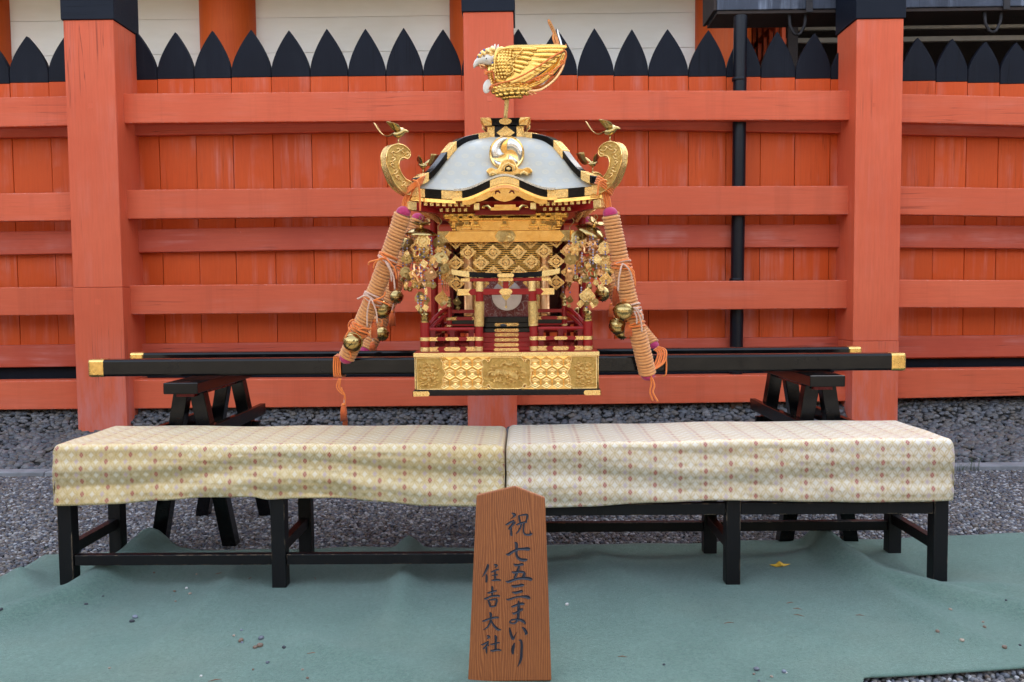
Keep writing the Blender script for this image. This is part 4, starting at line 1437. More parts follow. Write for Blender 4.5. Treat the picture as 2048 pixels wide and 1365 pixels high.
# ---- base
W1, W2, W3 = 0.458, 0.4425, 0.455
z792, z780 = Z(791.5, W1), Z(780, W1)
z779, z713, z703 = Z(779, W2), Z(713.5, W2), Z(703.5, W3)
b = MB(); ubox(b, -W1, W1, -W1, W1, z792, z779 - 0.001)
plinth = b.build('plinth', M['lacquer_black'], shrine, bevel=0.003)
for k in range(4):
    for s in (-1, 1):
        b = MB(); u0 = s * (W1 + 0.003)
        plate(b, min(u0, u0 - s * 0.084), max(u0, u0 - s * 0.084), z792 - .001, Z(782, W1), W1, k, 0.003, (1, 0) if s > 0 else (0, 1), 0.3)
        b.build('corner_plate', M['gold_plate'], plinth)
b = MB(); ubox(b, -W2, W2, -W2, W2, z779, z713)
base = b.build('base_box', M['gold'], shrine)
hx = MB()                          # tortoiseshell diaper: nested hexagons stamped in the sheet gold
RH = 0.0323
for k in range(4):
    for row in (-1, 0, 1):
        zc_ = (z779 + z713) / 2 + row * RH * 1.5
        for i in range(-8, 9):
            uc_ = (i + (.5 if row % 2 else 0)) * RH * sqrt(3)
            if abs(uc_) > .325: continue
            rings = []
            for j, (f, d) in enumerate(((.985, .0004), (.90, .0034), (.72, .0008), (.58, .0034), (.42, .0008), (.28, .0034), (.02, .0012))):
                rings.append([F(uc_ + RH * f * sin(pi / 3 * q), W2 + d, min(max(zc_ + RH * f * cos(pi / 3 * q), z779 + .001), z713 - .001), k) for q in range(6)])
            hx.strip(rings, closed=True)
tag(hx.build('tortoiseshell_pattern', M['gold'], base), kind='stuff')
b = MB(); ubox(b, -W3, W3, -W3, W3, z713 + 0.0005, z703 - 0.004)
ledge = b.build('base_ledge', M['gold_bright'], shrine, bevel=0.002)
b = MB(); ubox(b, -W3 + .006, W3 - .006, -W3 + .006, W3 - .006, z703 - 0.0035, z703)
b.build('deck', M['lacquer_red'], shrine)


def rim_plate(name, pts, w, k, mat, parent, th=0.003, rim=0.0042):
    b = MB()
    b.prism(pts, lambda a, c, d: F(a, d, c, k), w, w + th)
    o = b.build(name, mat, parent, smooth=True, angle=35)
    loop = [F(a, w + th, c, k) for a, c in pts]
    MB().tube(loop + [loop[0]], rim, 6, cap=False).build('relief_rim', M['gold_bright'], parent, smooth=True)
    return o


zb0, zb1 = z779 + 0.003, z713 - 0.003
hh = zb1 - zb0


def scallop(u_edge, u_in, s):
    """side panel whose inner edge is a double curve"""
    pts = [(u_edge, zb0), (u_edge, zb1), (u_in, zb1)]
    for i in range(1, 12):
        t = i / 12
        pts.append((u_in - s * (0.020 * sin(pi * t) ** 2 + 0.012 * sin(3 * pi * t) ** 2 - 0.010), zb1 - hh * t))
    pts.append((u_in, zb0))
    return pts if s > 0 else pts[::-1]


def cartouche():
    a, h2 = 0.121, hh / 2
    zc = zb0 + h2
    q = []
    quad = [(1.0, 0.0), (0.985, 0.25), (0.95, 0.42), (0.96, 0.55), (1.0, 0.68), (0.97, 0.84), (0.88, 0.90), (0.80, 0.84), (0.77, 0.70), (0.70, 0.74), (0.66, 0.86), (0.60, 0.98), (0.45, 1.0), (0.0, 1.0)]
    for sx, sz, order in ((1, 1, 1), (-1, 1, -1), (-1, -1, 1), (1, -1, -1)):
        for (x, y) in (quad if order > 0 else quad[::-1]):
            pt = (sx * x * a, zc + sz * y * h2)
            if not q or abs(q[-1][0] - pt[0]) + abs(q[-1][1] - pt[1]) > 1e-5: q.append(pt)
    if abs(q[-1][0] - q[0][0]) + abs(q[-1][1] - q[0][1]) < 1e-5: q.pop()
    return q


for k in range(4):
    rim_plate('relief_plate', scallop(-W2 + .002, -0.318, -1), W2 + .0035, k, M['gold_recess'], base)
    rim_plate('relief_plate', scallop(W2 - .002, 0.318, 1), W2 + .0035, k, M['gold_recess'], base)
    rim_plate('relief_plate', cartouche(), W2 + .0035, k, M['gold_recess'], base)

# carved motifs standing on the front plates: a beast among clouds, peonies at the ends
rnd = random.Random(5)
b = MB()
zc = zb0 + hh / 2


def blob(b, u, z, ru, rz, w=W2 + 0.006, d=0.006):
    b.ball(F(u, w, z), ru, d, rz, 8, 5)


bodyp = [(-0.062, -.004, .017), (-0.045, .004, .020), (-.025, .004, .019), (-.004, .0, .021), (.018, -.004, .023), (.036, -.012, .022), (.050, -.020, .017)]
for u, z, r in bodyp: blob(b, u, zc + z, r, r * .85, d=0.010)
for u, z in ((-.05, -.03), (-.03, -.034), (.018, -.036), (.034, -.04)): blob(b, u, zc + z, .007, .014)
for i in range(14): blob(b, .03 + .03 * cos(i * .9), zc - .012 + .022 * sin(i * .9), .007, .007, d=.014)
for i in range(26):
    a = i * 2.4
    blob(b, .100 * cos(a) * rnd.uniform(.75, 1), zc + .056 * sin(a) * rnd.uniform(.7, 1), rnd.uniform(.006, .013), rnd.uniform(.004, .007))
b.tube([F(-.06, W2 + .008, zc + .01), F(-.085, W2 + .008, zc + .004), F(-.095, W2 + .008, zc - .012), F(-.08, W2 + .008, zc - .02)], [.007, .008, .007, .003], 6)
b.tube([F(-.02 + .012 * i, W2 + .008, zc + .045 + .006 * sin(i * 1.7)) for i in range(6)], [.004, .007, .008, .008, .006, .003], 6)
b.build('carved_beast', M['gold_carve'], base, smooth=True)
for s in (-1, 1):
    b = MB()
    c0 = (s * 0.378, zc - 0.006)
    for ring, n, r in ((0.026, 7, .012), (0.012, 5, .010), (0, 1, .009)):
        for i in range(n):
            a = 2 * pi * i / n + ring * 40
            blob(b, c0[0] + ring * cos(a), c0[1] + ring * sin(a), r, r * .8, d=.008 + (.026 - ring) * .15)
    for (du, dz) in ((-.02, .048), (.022, .046), (.035, .02), (-.03, -.038), (.03, -.044), (.0, -.055), (-.034, .03), (.04, -.02)):
        for q in range(3): blob(b, c0[0] + s * du + .008 * cos(q * 2.1), c0[1] + dz + .007 * sin(q * 2.1), .009, .005)
    b.tube([F(c0[0] - .03, W2 + .008, zc - .06), F(c0[0], W2 + .009, zc - .035), F(c0[0] + .01, W2 + .008, zc + .03), F(c0[0] - .015, W2 + .008, zc + .055)], .0025, 5)
    b.build('carved_peony', M['gold_carve'], base, smooth=True)

# ---- carrying poles
def pole(pxa, pxb, Yf, zc):
    xa, xb = at(pxa, 730, Yf).x, at(pxb, 730, Yf).x
    hw = 0.0435
    b = MB().box(xa + 0.05, xb - 0.05, Yf, Yf + 2 * hw, zc - hw, zc + hw)
    p = b.build('carrying_pole', M['lacquer_black'], shrine, bevel=0.012, segs=3)
    for x0, x1 in ((xa, xa + 0.086), (xb - 0.080, xb)):
        MB().box(x0, x1, Yf - .0022, Yf + 2 * hw + .0022, zc - hw - .0022, zc + hw + .0022).build('pole_cap', M['gold_cap'], p, bevel=0.013, segs=3)
    return p


ZP = (at(190, 740, 4.305).z + at(1798, 721.5, 4.305).z) / 2
pole(175, 1813, 4.305, ZP)
pole(259, 1724, 4.815, ZP)

# ---- lower railing round the deck
WP = 0.403
zd = z703
zt_post = Z(644, WP)


def finial(name, u, w, z0, r, h, parent, k=0, mat='brass'):
    prof = [(r * 1.12, 0), (r * 1.12, h * .10), (r * .95, h * .14), (r * 1.0, h * .34), (r * 1.10, h * .38), (r * 1.10, h * .44), (r * .80, h * .50), (r * .78, h * .56),
            (r * 1.05, h * .66), (r * 1.0, h * .78), (r * .6, h * .90), (r * .15, h * .98), (0.0001, h)]
    return MB().lathe(F(u, w, z0, k), prof, 16).build(name, M[mat], parent, smooth=True, angle=50)


def rail_post(u, w, z0, z1, r, parent, bands, fin, k=0):
    p = MB().lathe(F(u, w, z0, k), [(r, 0), (r, z1 - z0)], 18).build('railing_post', M['lacquer_red'], parent, smooth=True, angle=40)
    for za, zb in bands:
        MB().lathe(F(u, w, za, k), [(r + .0002, 0), (r + .0022, .0008), (r + .0022, zb - za - .0008), (r + .0002, zb - za)], 18).build('gold_band', M['gold_bright'], p, smooth=True, angle=40)
    finial('finial', u, w, z1, r * .82, fin, p, k)
    return p


bands = [(Z(681, WP), Z(673.5, WP)), (zd + .0005, Z(693, WP))]
RP = U(9.6, WP)
for (u, w) in ((-WP, WP), (WP, WP), (-WP, -WP), (WP, -WP)):
    rail_post(u, w, zd, zt_post, RP, shrine, bands, Z(621, WP) - zt_post)


def rail_run(u0, u1, w, k=0):
    """top round rail, middle and bottom rails with struts and gold fittings"""
    z_t, z_m0, z_m1, z_b1 = Z(658, w), Z(681, w), Z(673.5, w), Z(693, w)
    r = part('railing', shrine, F((u0 + u1) / 2, w, zd, k))
    MB().tube([F(u0, w, z_t, k), F(u1, w, z_t, k)], U(3.8, w), 12).build('top_rail', M['lacquer_red'], r, smooth=True, angle=50)
    b = MB(); ubox(b, u0, u1, w - .012, w + .010, z_m0, z_m1, k); b.build('middle_rail', M['lacquer_red'], r)
    b = MB(); ubox(b, u0, u1, w - .014, w + .012, zd + .0005, z_b1, k); b.build('bottom_rail', M['lacquer_red'], r)
    L = u1 - u0
    for f in ((.07, .5, .93) if L < .4 else (.04, .2, .4, .6, .8, .96)):
        u = u0 + L * f
        b = MB()
        ubox(b, u - .011, u + .011, w - .009, w + .007, z_m1, z_t - .012, k)
        ubox(b, u - .015, u + .015, w - .010, w + .008, z_t - .012, z_t - .004, k)
        ubox(b, u - .011, u + .011, w - .009, w + .007, z_b1, z_m0, k)
        b.build('strut', M['lacquer_maroon'], r)
    b = MB()
    plate(b, u0, u0 + .042, z_m0, z_m1, w + .010, k, ends=(0, -1))
    plate(b, u1 - .042, u1, z_m0, z_m1, w + .010, k, ends=(-1, 0))
    plate(b, u0, u0 + .046, zd + .001, z_b1, w + .012, k, ends=(0, -1))
    plate(b, u1 - .046, u1, zd + .001, z_b1, w + .012, k, ends=(-1, 0))
    m = (u0 + u1) / 2
    plate(b, m - .034, m + .034, z_m0 + .001, z_m1 - .001, w + .010, k)
    plate(b, m - .041, m + .041, zd + .002, z_b1 - .001, w + .012, k)
    b.build('gold_plate', M['gold_plate'], r)


UT = 0.1377                       # half distance of the gate pillars at the deck
rail_run(-WP + RP, -UT - .019, WP)
rail_run(UT + .019, WP - RP, WP)
for k in (1, 2, 3):
    rail_run(-WP + RP, WP - RP, WP, k)

# ---- stairs
stairs = part('stairs', shrine, F(0, .34, zd))
ys = [700, 690, 680, 670, 661, 649.7, 638.4]
for i, yc in enumerate(ys):
    w1 = .392 - i * .028
    h = .024
    zc = Z(yc, w1)
    b = MB()
    ubox(b, -.122, .122, w1 - .05, w1, zd if i == 0 else zc - .014, zc + .011)
    o = b.build('step', M['lacquer_red' if i < 4 else 'lacquer_black'], stairs, bevel=.002, segs=1)
    b = MB()
    plate(b, -.063, .063, zc - .0085, zc + .0085, w1, 0, .003)
    b.build('step_plate', M['gold_plate'], stairs)
zc = Z(655.5, .272)
tag(MB().ball(F(-.018, .262, zc + .011), .017, .012, .008, 10, 6).build('pebble', M['stone_dark'], None, smooth=True), 'smooth dark grey pebble resting on the stairs of the gold shrine', 'pebble')

# ---- torii gate
torii = part('torii_gate', shrine, F(0, WP, zd))
WT = .403
zsh = Z(563, WT)
for s in (-1, 1):
    ub, ut = s * UT, s * .1285
    rr = U(8.2, WT)

    def col(za, zb, r, mat, name):
        f = lambda z: ub + (ut - ub) * (z - zd) / (zsh - zd)
        MB().tube([F(f(za), WT, za), F(f(zb), WT, zb)], r, 18).build(name, M[mat], torii, smooth=True, angle=40)
    col(zd, zsh, rr, 'lacquer_red', 'pillar')
    col(zd + .001, Z(693, WT), rr + .0025, 'gold_bright', 'pillar_band')
    col(Z(681, WT), Z(673.5, WT), rr + .002, 'gold_bright', 'pillar_band')
    col(Z(652.5, WT), Z(603, WT), rr + .004, 'gold_carve', 'carved_sleeve')
    col(Z(583, WT), zsh - .0005, rr + .002, 'gold_bright', 'pillar_band')
# tie beam with end plates
za, zb = Z(590, WT), Z(578, WT)
un = U(96, WT)
b = MB(); ubox(b, -un, un, WT - .014, WT + .012, za, zb); b.build('tie_beam', M['lacquer_red'], torii, bevel=.002)
b = MB()
plate(b, -un - .001, -un + .066, za - .001, zb + .001, WT + .012, ends=(0, -1))
plate(b, un - .066, un + .001, za - .001, zb + .001, WT + .012, ends=(-1, 0))
plate(b, -U(13.5, WT), U(13.5, WT), za - .001, zb + .001, WT + .012, th=.005)
b.build('gold_plate', M['gold_plate'], torii)
b = MB(); ubox(b, -.0135, .0135, WT - .012, WT + .010, zb, zsh); b.build('centre_strut', M['lacquer_red'], torii)
# shimaki and kasagi
us = U(89, WT)
zs1 = Z(556.3, WT)
b = MB(); ubox(b, -us, us, WT - .018, WT + .016, zsh, zs1); b.build('lower_lintel', M['lacquer_red'], torii, bevel=.002)
b = MB()
plate(b, -us - .001, -us + .043, zsh, zs1 - .0008, WT + .016, ends=(0, 0))
plate(b, us - .043, us + .001, zsh, zs1 - .0008, WT + .016, ends=(0, 0))
plate(b, -U(15.5, WT), U(15.5, WT), zsh + .0005, zs1 - .0008, WT + .016, th=.004)
b.build('gold_plate', M['gold_plate'], torii)


def kasagi(u0, u1, w0, w1, name, mat, grow=0.0, n=24):
    rows = []
    for i in range(n + 1):
        u = u0 + (u1 - u0) * i / n
        q = (u / U(107, WT)) ** 2
        zb_ = Z(555.8, WT) + .0165 * q * q + .004 * q
        zt_ = Z(546.8, WT) + .016 * q + .004 * q * q + grow
        skew = .0 if abs(u) < U(100, WT) else 0
        rows.append([F(u, w1, zb_ - grow), F(u * (1 + .012 * q), w1 + .003, zt_), F(u * (1 + .012 * q), w0 - .003, zt_), F(u, w0, zb_ - grow)])
    MB().strip(rows, closed=True, cap=True).build(name, M[mat], torii)


ue = U(106, WT)
kasagi(-ue, ue, WT - .022, WT + .020, 'upper_lintel', 'lacquer_black')
kasagi(-ue - .002, -U(72, WT), WT - .024, WT + .023, 'lintel_cap', 'gold_bright', .0015)
kasagi(U(72, WT), ue + .002, WT - .024, WT + .023, 'lintel_cap', 'gold_bright', .0015)
b = MB(); plate(b, -U(17, WT), U(17, WT), Z(555.5, WT), Z(547.5, WT), WT + .0235, th=.004); b.build('gold_plate', M['gold_plate'], torii)
# pendant under the tie beam
b = MB()
b.prism([(-.024, Z(591, WT)), (.024, Z(591, WT)), (.018, Z(595, WT)), (.006, Z(600, WT)), (-.006, Z(600, WT)), (-.018, Z(595, WT))], lambda a, c, d: F(a, d, c), WT - .002, WT + .008)
b.tube([F(0, WT, Z(600, WT)), F(0, WT, Z(611, WT))], .0022, 6)
b.prism([(-.006, Z(614, WT)), (0, Z(610, WT)), (.006, Z(614, WT)), (0, Z(618, WT))], lambda a, c, d: F(a, d, c), WT - .001, WT + .003)
b.build('pendant', M['brass'], torii)

# ---- inner sanctum: upper floor, railing, pillars, panel, mirror
WB = .175
z_fl = Z(634, .235)
b = MB(); ubox(b, -.295, .295, -.295, .235, Z(660, .235), z_fl); b.build('upper_floor', M['lacquer_black'], shrine, bevel=.003)
WU = .24
for s in (-1, 1):
    zb_, zt_ = Z(652, WU), Z(613, WU)
    rail_post(s * .295, WU, zb_ - .04, zt_, U(5.4, WU), shrine, [(Z(640, WU), Z(634, WU)), (Z(653, WU), Z(649, WU))], Z(592, WU) - zt_)
    r = part('upper_railing', shrine, F(s * .22, WU, z_fl))
    a0, a1 = sorted((s * .285, s * .15))
    for (y0, y1, nm) in ((626, 619, 'top_rail'), (640, 633.5, 'middle_rail'), (652, 648, 'bottom_rail')):
        b = MB(); ubox(b, a0, a1, WU - .008, WU + .006, Z(y0, WU), Z(y1, WU)); b.build(nm, M['lacquer_red'], r, bevel=.001, segs=1)
    b = MB()
    plate(b, a0, a0 + .03, Z(640, WU), Z(633.5, WU), WU + .006, ends=(0, -1))
    plate(b, a1 - .03, a1, Z(640, WU), Z(633.5, WU), WU + .006, ends=(-1, 0))
    b.build('gold_plate', M['gold_plate'], r)
    # curved side rails running back to the upper railing
    for dz in (0, -.032):
        MB().tube([F(s * .392, .36, Z(652, .36) + dz), F(s * .360, .31, Z(634, .31) + dz), F(s * .330, .27, Z(622, .27) + dz), F(s * .300, WU, Z(617, WU) + dz)], U(4.0, .3), 10).build('side_rail', M['lacquer_red'], shrine, smooth=True)
    # pillars
    zbot, ztop = Z(632, WB), Z(500, WB)
    MB().lathe(F(s * .198, WB, zbot), [(.0265, 0), (.0265, .02), (.025, .022), (.025, ztop - zbot)], 20).build('gold_pillar', M['copper_gold'], shrine, smooth=True, angle=40)
    MB().lathe(F(s * .165, WB - .03, zbot), [(.013, 0), (.013, ztop - zbot)], 12).build('gold_pillar', M['gold_bright'], shrine, smooth=True, angle=40)
    for (w_, u_) in ((-.30, .425), (-.30, .30)):
        MB().lathe(F(s * u_, w_, zd), [(.021, 0), (.021, Z(430, w_) - zd)], 16).build('rear_pillar', M['lacquer_red'], shrine, smooth=True, angle=40)
b = MB(); ubox(b, -.185, .185, .10, .135, z_fl, Z(560, .13)); b.build('brocade_panel', M['brocade_red'], shrine)
b = MB(); ubox(b, -.185, .185, .09, .15, Z(560, .13), Z(470, .13)); b.build('inner_lintel', M['lacquer_black'], shrine)
b = MB()
for i in range(16): ubox(b, -.24, .24, .155, .164, Z(553 - i * 4.2, .16), Z(550.6 - i * 4.2, .16))
tag(b.build('rolled_blind', M['gold_cap'], shrine), kind='stuff')
for s in (-1, 1):
    b = MB(); plate(b, -.05 if s < 0 else .0, 0 if s < 0 else .05, Z(528, .19), Z(521, .19), .16, th=.004)
    b.build('inner_plate', M['copper_gold'], shrine)
b = MB(); ubox(b, -.30, .30, -.29, .10, z_fl + .0, z_fl + .004); b.build('inner_floor', M['lacquer_black'], shrine)
for s in (-1, 1):
    b = MB(); ubox(b, s * .30 - .01, s * .30 + .01, -.29, .02, z_fl, Z(500, 0)); b.build('side_wall', M['lacquer_maroon'], shrine)
b = MB(); ubox(b, -.30, .30, -.30, -.28, z_fl, Z(430, -.28)); b.build('rear_wall', M['lacquer_maroon'], shrine)
zc = Z(591.5, .17)
m = MB().lathe(F(0, .165, zc), [(.0775, 0), (.0785, .003), (.0785, .006), (.074, .0066), (0.0001, .0066)], 40, axis=(0, -1, 0)).build('mirror', M['mirror_disc'], shrine, smooth=True, angle=40)

# ---- net curtain of pierced gold lozenges in a gold frame
WN = .335
zf0, zf1 = Z(484.8, WN), Z(461.5, WN)
net = part('net_curtain', shrine, F(0, 0, zf1))
for k in range(4):
    b = MB(); ubox(b, -WN - .004, WN + .004 - .016, WN - .012, WN + .004, zf0, zf1, k); b.build('frame_beam', M['gold'], net, bevel=.002, segs=1)
    b = MB()
    plate(b, -.0525, .0525, zf0 + .002, zf1 - .002, WN + .004, k, .003, tip=.35)
    plate(b, -WN - .003, -WN + .055, zf0 + .002, zf1 - .002, WN + .004, k, .003, ends=(0, -1))
    plate(b, WN - .065, WN - .014, zf0 + .002, zf1 - .002, WN + .004, k, .003, ends=(-1, 0))
    b.build('relief_plate', M['gold_carve'], net)


def lozenge():
    a, h = .0440, .0385
    outer, inner = [], []
    N = 28
    b = MB()

    def rh(s, n=N, scal=0.0):
        pts = []
        for i in range(n):
            t = 4 * i / n
            q, f = int(t), t - int(t)
            c = [(1, 0), (0, 1), (-1, 0), (0, -1), (1, 0)]
            x = c[q][0] * (1 - f) + c[q + 1][0] * f
            y = c[q][1] * (1 - f) + c[q + 1][1] * f
            k = s * (1 + scal * (1 if i % 2 else -1))
            pts.append((x * a * k, y * h * k))
        return pts
    o, i1 = rh(1.0, scal=.035), rh(.66)
    for d0, d1 in ((0, .0022),):
        vs = [(x, -d, z) for d in (d0, d1) for x, z in o] + [(x, -d, z) for d in (d0, d1) for x, z in i1]
        fs = []
        for i in range(N):
            j = (i + 1) % N
            fs += [(N + i, N + j, 3 * N + j, 3 * N + i), (i, j, 2 * N + j, 2 * N + i)[::-1], (i, j, N + j, N + i), (2 * N + i, 2 * N + j, 3 * N + j, 3 * N + i)[::-1]]
        b.add(vs, fs)
    b.prism(rh(.50, 16), lambda x, z, d: (x, -d, z), 0, .0030)
    for q in range(4):       # bridges at the four corners of the inner lozenge leave four slots
        cx, cz = [(1, 0), (0, 1), (-1, 0), (0, -1)][q]
        b.prism([(cx * a * .46 - cz * a * .17, cz * h * .46 - cx * h * .17), (cx * a * .68 - cz * a * .17, cz * h * .68 - cx * h * .17),
                 (cx * a * .68 + cz * a * .17, cz * h * .68 + cx * h * .17), (cx * a * .46 + cz * a * .17, cz * h * .46 + cx * h * .17)], lambda x, z, d: (x, -d, z), .0004, .0018)
    b.ball((0, -.003, 0), .009, .004, .009, 8, 4)
    for q in range(4):
        cx, cz = [(1, 0), (0, 1), (-1, 0), (0, -1)][q]
        b.ball((cx * a * .30, -.003, cz * h * .30), .006, .0025, .006, 6, 4)
    return b


loz = None
row_y = [482, 504, 524.6, 545.5, 566.5]
dxs = U(50.2, WN)
strands = MB()
for k in range(4):
    for r_, yy in enumerate(row_y):
        zc = Z(yy, WN)
        us_ = [dxs * (i + (0 if r_ % 2 == 0 else .5)) for i in range(-3, 4)]
        for u in us_:
            if abs(u) > WN - .012: continue
            if r_ == 4 and k == 0 and abs(u) < .01: pass
            p = F(u + random.uniform(-.002, .002), WN - .010 - (0.012 if r_ == 0 else 0), zc + random.uniform(-.002, .002), k)
            if loz is None:
                o = lozenge().build('lozenge_plate', M['gold_plate'], net, keep=True)
                loz = o
            else:
                o = loz.copy(); COL.objects.link(o)
            o.parent = net
            o.location = p - origin_of(net)
            o.rotation_euler = (random.uniform(.04, .17), random.uniform(-.06, .06), [0, pi / 2, pi, -pi / 2][k] + random.uniform(-.12, .12))
            strands.tube([F(u, WN - .012, zc + .038, k), F(u + dxs / 4, WN - .012, zc + .052, k)], .0010, 4)
            strands.tube([F(u, WN - .012, zc + .038, k), F(u - dxs / 4, WN - .012, zc + .052, k)], .0010, 4)
strands.build('bead_strands', M['brass_dark'], net, smooth=True)

# ---- brackets
WK = .275
br_ = part('bracket_set', shrine, F(0, 0, Z(445, WK)))


def gbox(u0, u1, y0, y1, w0, w1, mat='gold_feather', name='bracket_arm', k=0, bev=.0015):
    b = MB(); ubox(b, u0, u1, w0, w1, Z(y1, WK), Z(y0, WK), k)
    return b.build(name, M[mat], br_, bevel=bev, segs=1)


for k in range(4):
    gbox(-U(112, WK), U(112, WK), 428, 433.5, WK, WK + .035, k=k)
    gbox(-U(97, WK), U(97, WK), 436, 440.5, WK - .03, WK + .012, k=k)
    gbox(-U(88, WK), U(88, WK), 440.5, 462, WK - .06, WK - .02, 'gold', 'wall_band', k=k)
    for dx in (-98, -79, -59, -2, 55, 74, 94):
        gbox(U(dx - 6.5, WK), U(dx + 6.5, WK), 433.5, 436.5, WK - .02, WK + .038, k=k, name='bearing_block')
        gbox(U(dx - 4, WK), U(dx + 4, WK), 428.5, 433.2, WK + .030, WK + .044, 'brass_dark', 'beam_nose', k=k)
    for dx in (-78, -59, -2, 55, 74):
        gbox(U(dx - 8, WK), U(dx + 8, WK), 449, 453, WK - .03, WK + .010, k=k, name='bearing_block')
        gbox(U(dx - 5, WK), U(dx + 5, WK), 441, 449, WK - .03, WK + .004, 'gold', 'bracket_arm', k=k)
        gbox(U(dx - 3.5, WK), U(dx + 3.5, WK), 443, 448, WK + .004, WK + .016, 'brass_dark', 'beam_nose', k=k)
        gbox(U(dx - 11, WK), U(dx + 11, WK), 455, 459, WK - .03, WK + .004, 'gold', 'bracket_arm', k=k)
    for s in (-1, 1):
        gbox(min(s * U(70, WK), s * U(92, WK)), max(s * U(70, WK), s * U(92, WK)), 443, 451, WK - .05, WK - .015, 'gold_carve', 'bracket_arm', k=k)

# ---- eaves
E = .4625
WE = .452
soff = MB()
for k in range(4):
    soff.strip([[F(u * E, E - .008, Z(402, E) + .012 * abs(u) ** 3, k) for u in (-1, -.75, -.5, 0, .5, .75, 1)],
                [F(u * .40, .40, Z(414, .40), k) for u in (-1, -.75, -.5, 0, .5, .75, 1)],
                [F(u * .30, .30, Z(427, .30), k) for u in (-1, -.75, -.5, 0, .5, .75, 1)],
                [F(u * .15, .15, Z(424, .25), k) for u in (-1, -.75, -.5, 0, .5, .75, 1)]])
soff.build('soffit', M['lacquer_red'], shrine)
rr1, rr2 = MB(), MB()
for k in range(4):
    for i in range(-14, 15):
        dx = i * 12.1
        if k == 0 and abs(dx) < 66: continue
        s = abs(dx) / 175
        z0 = Z(412.8, .44) + .010 * s ** 3
        ubox(rr1, U(dx - 3.6, .44), U(dx + 3.6, .44), .425, .446, z0, z0 + U(7.0, .44), k)
    for i in range(-11, 12):
        dx = i * 12.1 + 6
        if abs(dx) > 133 or (k == 0 and abs(dx) < 70): continue
        z0 = Z(422.5, .40)
        ubox(rr2, U(dx - 3.1, .40), U(dx + 3.1, .40), .385, .402, z0, z0 + U(6.5, .40), k)
tag(rr1.build('rafter_ends', M['gold_bright'], shrine), kind='stuff')
tag(rr2.build('rafter_ends', M['gold_bright'], shrine), kind='stuff')
rb = MB()
for k in range(4):
    for s in (-1, 1):
        ubox(rb, s * .30 - .0, s * .30 + .002, .30, .44, Z(415, .4), Z(407, .4), k)
    for s in (-1, 1):
        pass
cb = []
for k in range(4):        # corner rafters with gold ends
    d = [(-1, 1), (1, 1), (1, -1), (-1, -1)][k]
    a, c = F(d[0] * .25, d[1] * .25, Z(424, .25)), F(d[0] * .475, d[1] * .475, Z(410, .47))
    MB().bar(a, c, .045, .038).build('corner_rafter', M['lacquer_red'], shrine, bevel=.002, segs=1)
    e0 = a + (c - a) * .86
    MB().bar(e0, c + (c - a) * .01, .050, .042).build('corner_rafter_cap', M['gold_bright'], shrine, bevel=.002, segs=1)


def zeave(u, base_py_mid=384.5, w=E):
    s = min(1.0, abs(u) / E)
    return Z(base_py_mid, w) + .024 * s ** 2.2


def kara(u, w=E):
    """rise of the curved gable over the straight eave"""
    t = abs(u) / .238
    if t >= 1: return 0.0
    return (Z(351.5, w) - Z(382.5, w)) * (0.5 + 0.5 * cos(pi * t ** 0.92)) ** 1.05


def fascia(u0, u1, dz0, dz1, w0, w1, k, with_kara, n=18):
    rows = []
    for i in range(n + 1):
        u = u0 + (u1 - u0) * i / n
        z = zeave(u) + (kara(u) if with_kara else 0.0)
        rows.append([F(u, w1, z + dz0, k), F(u, w1 + .002, z + dz1, k), F(u, w0, z + dz1, k), F(u, w0, z + dz0, k)])
    return MB().strip(rows, closed=True, cap=True)


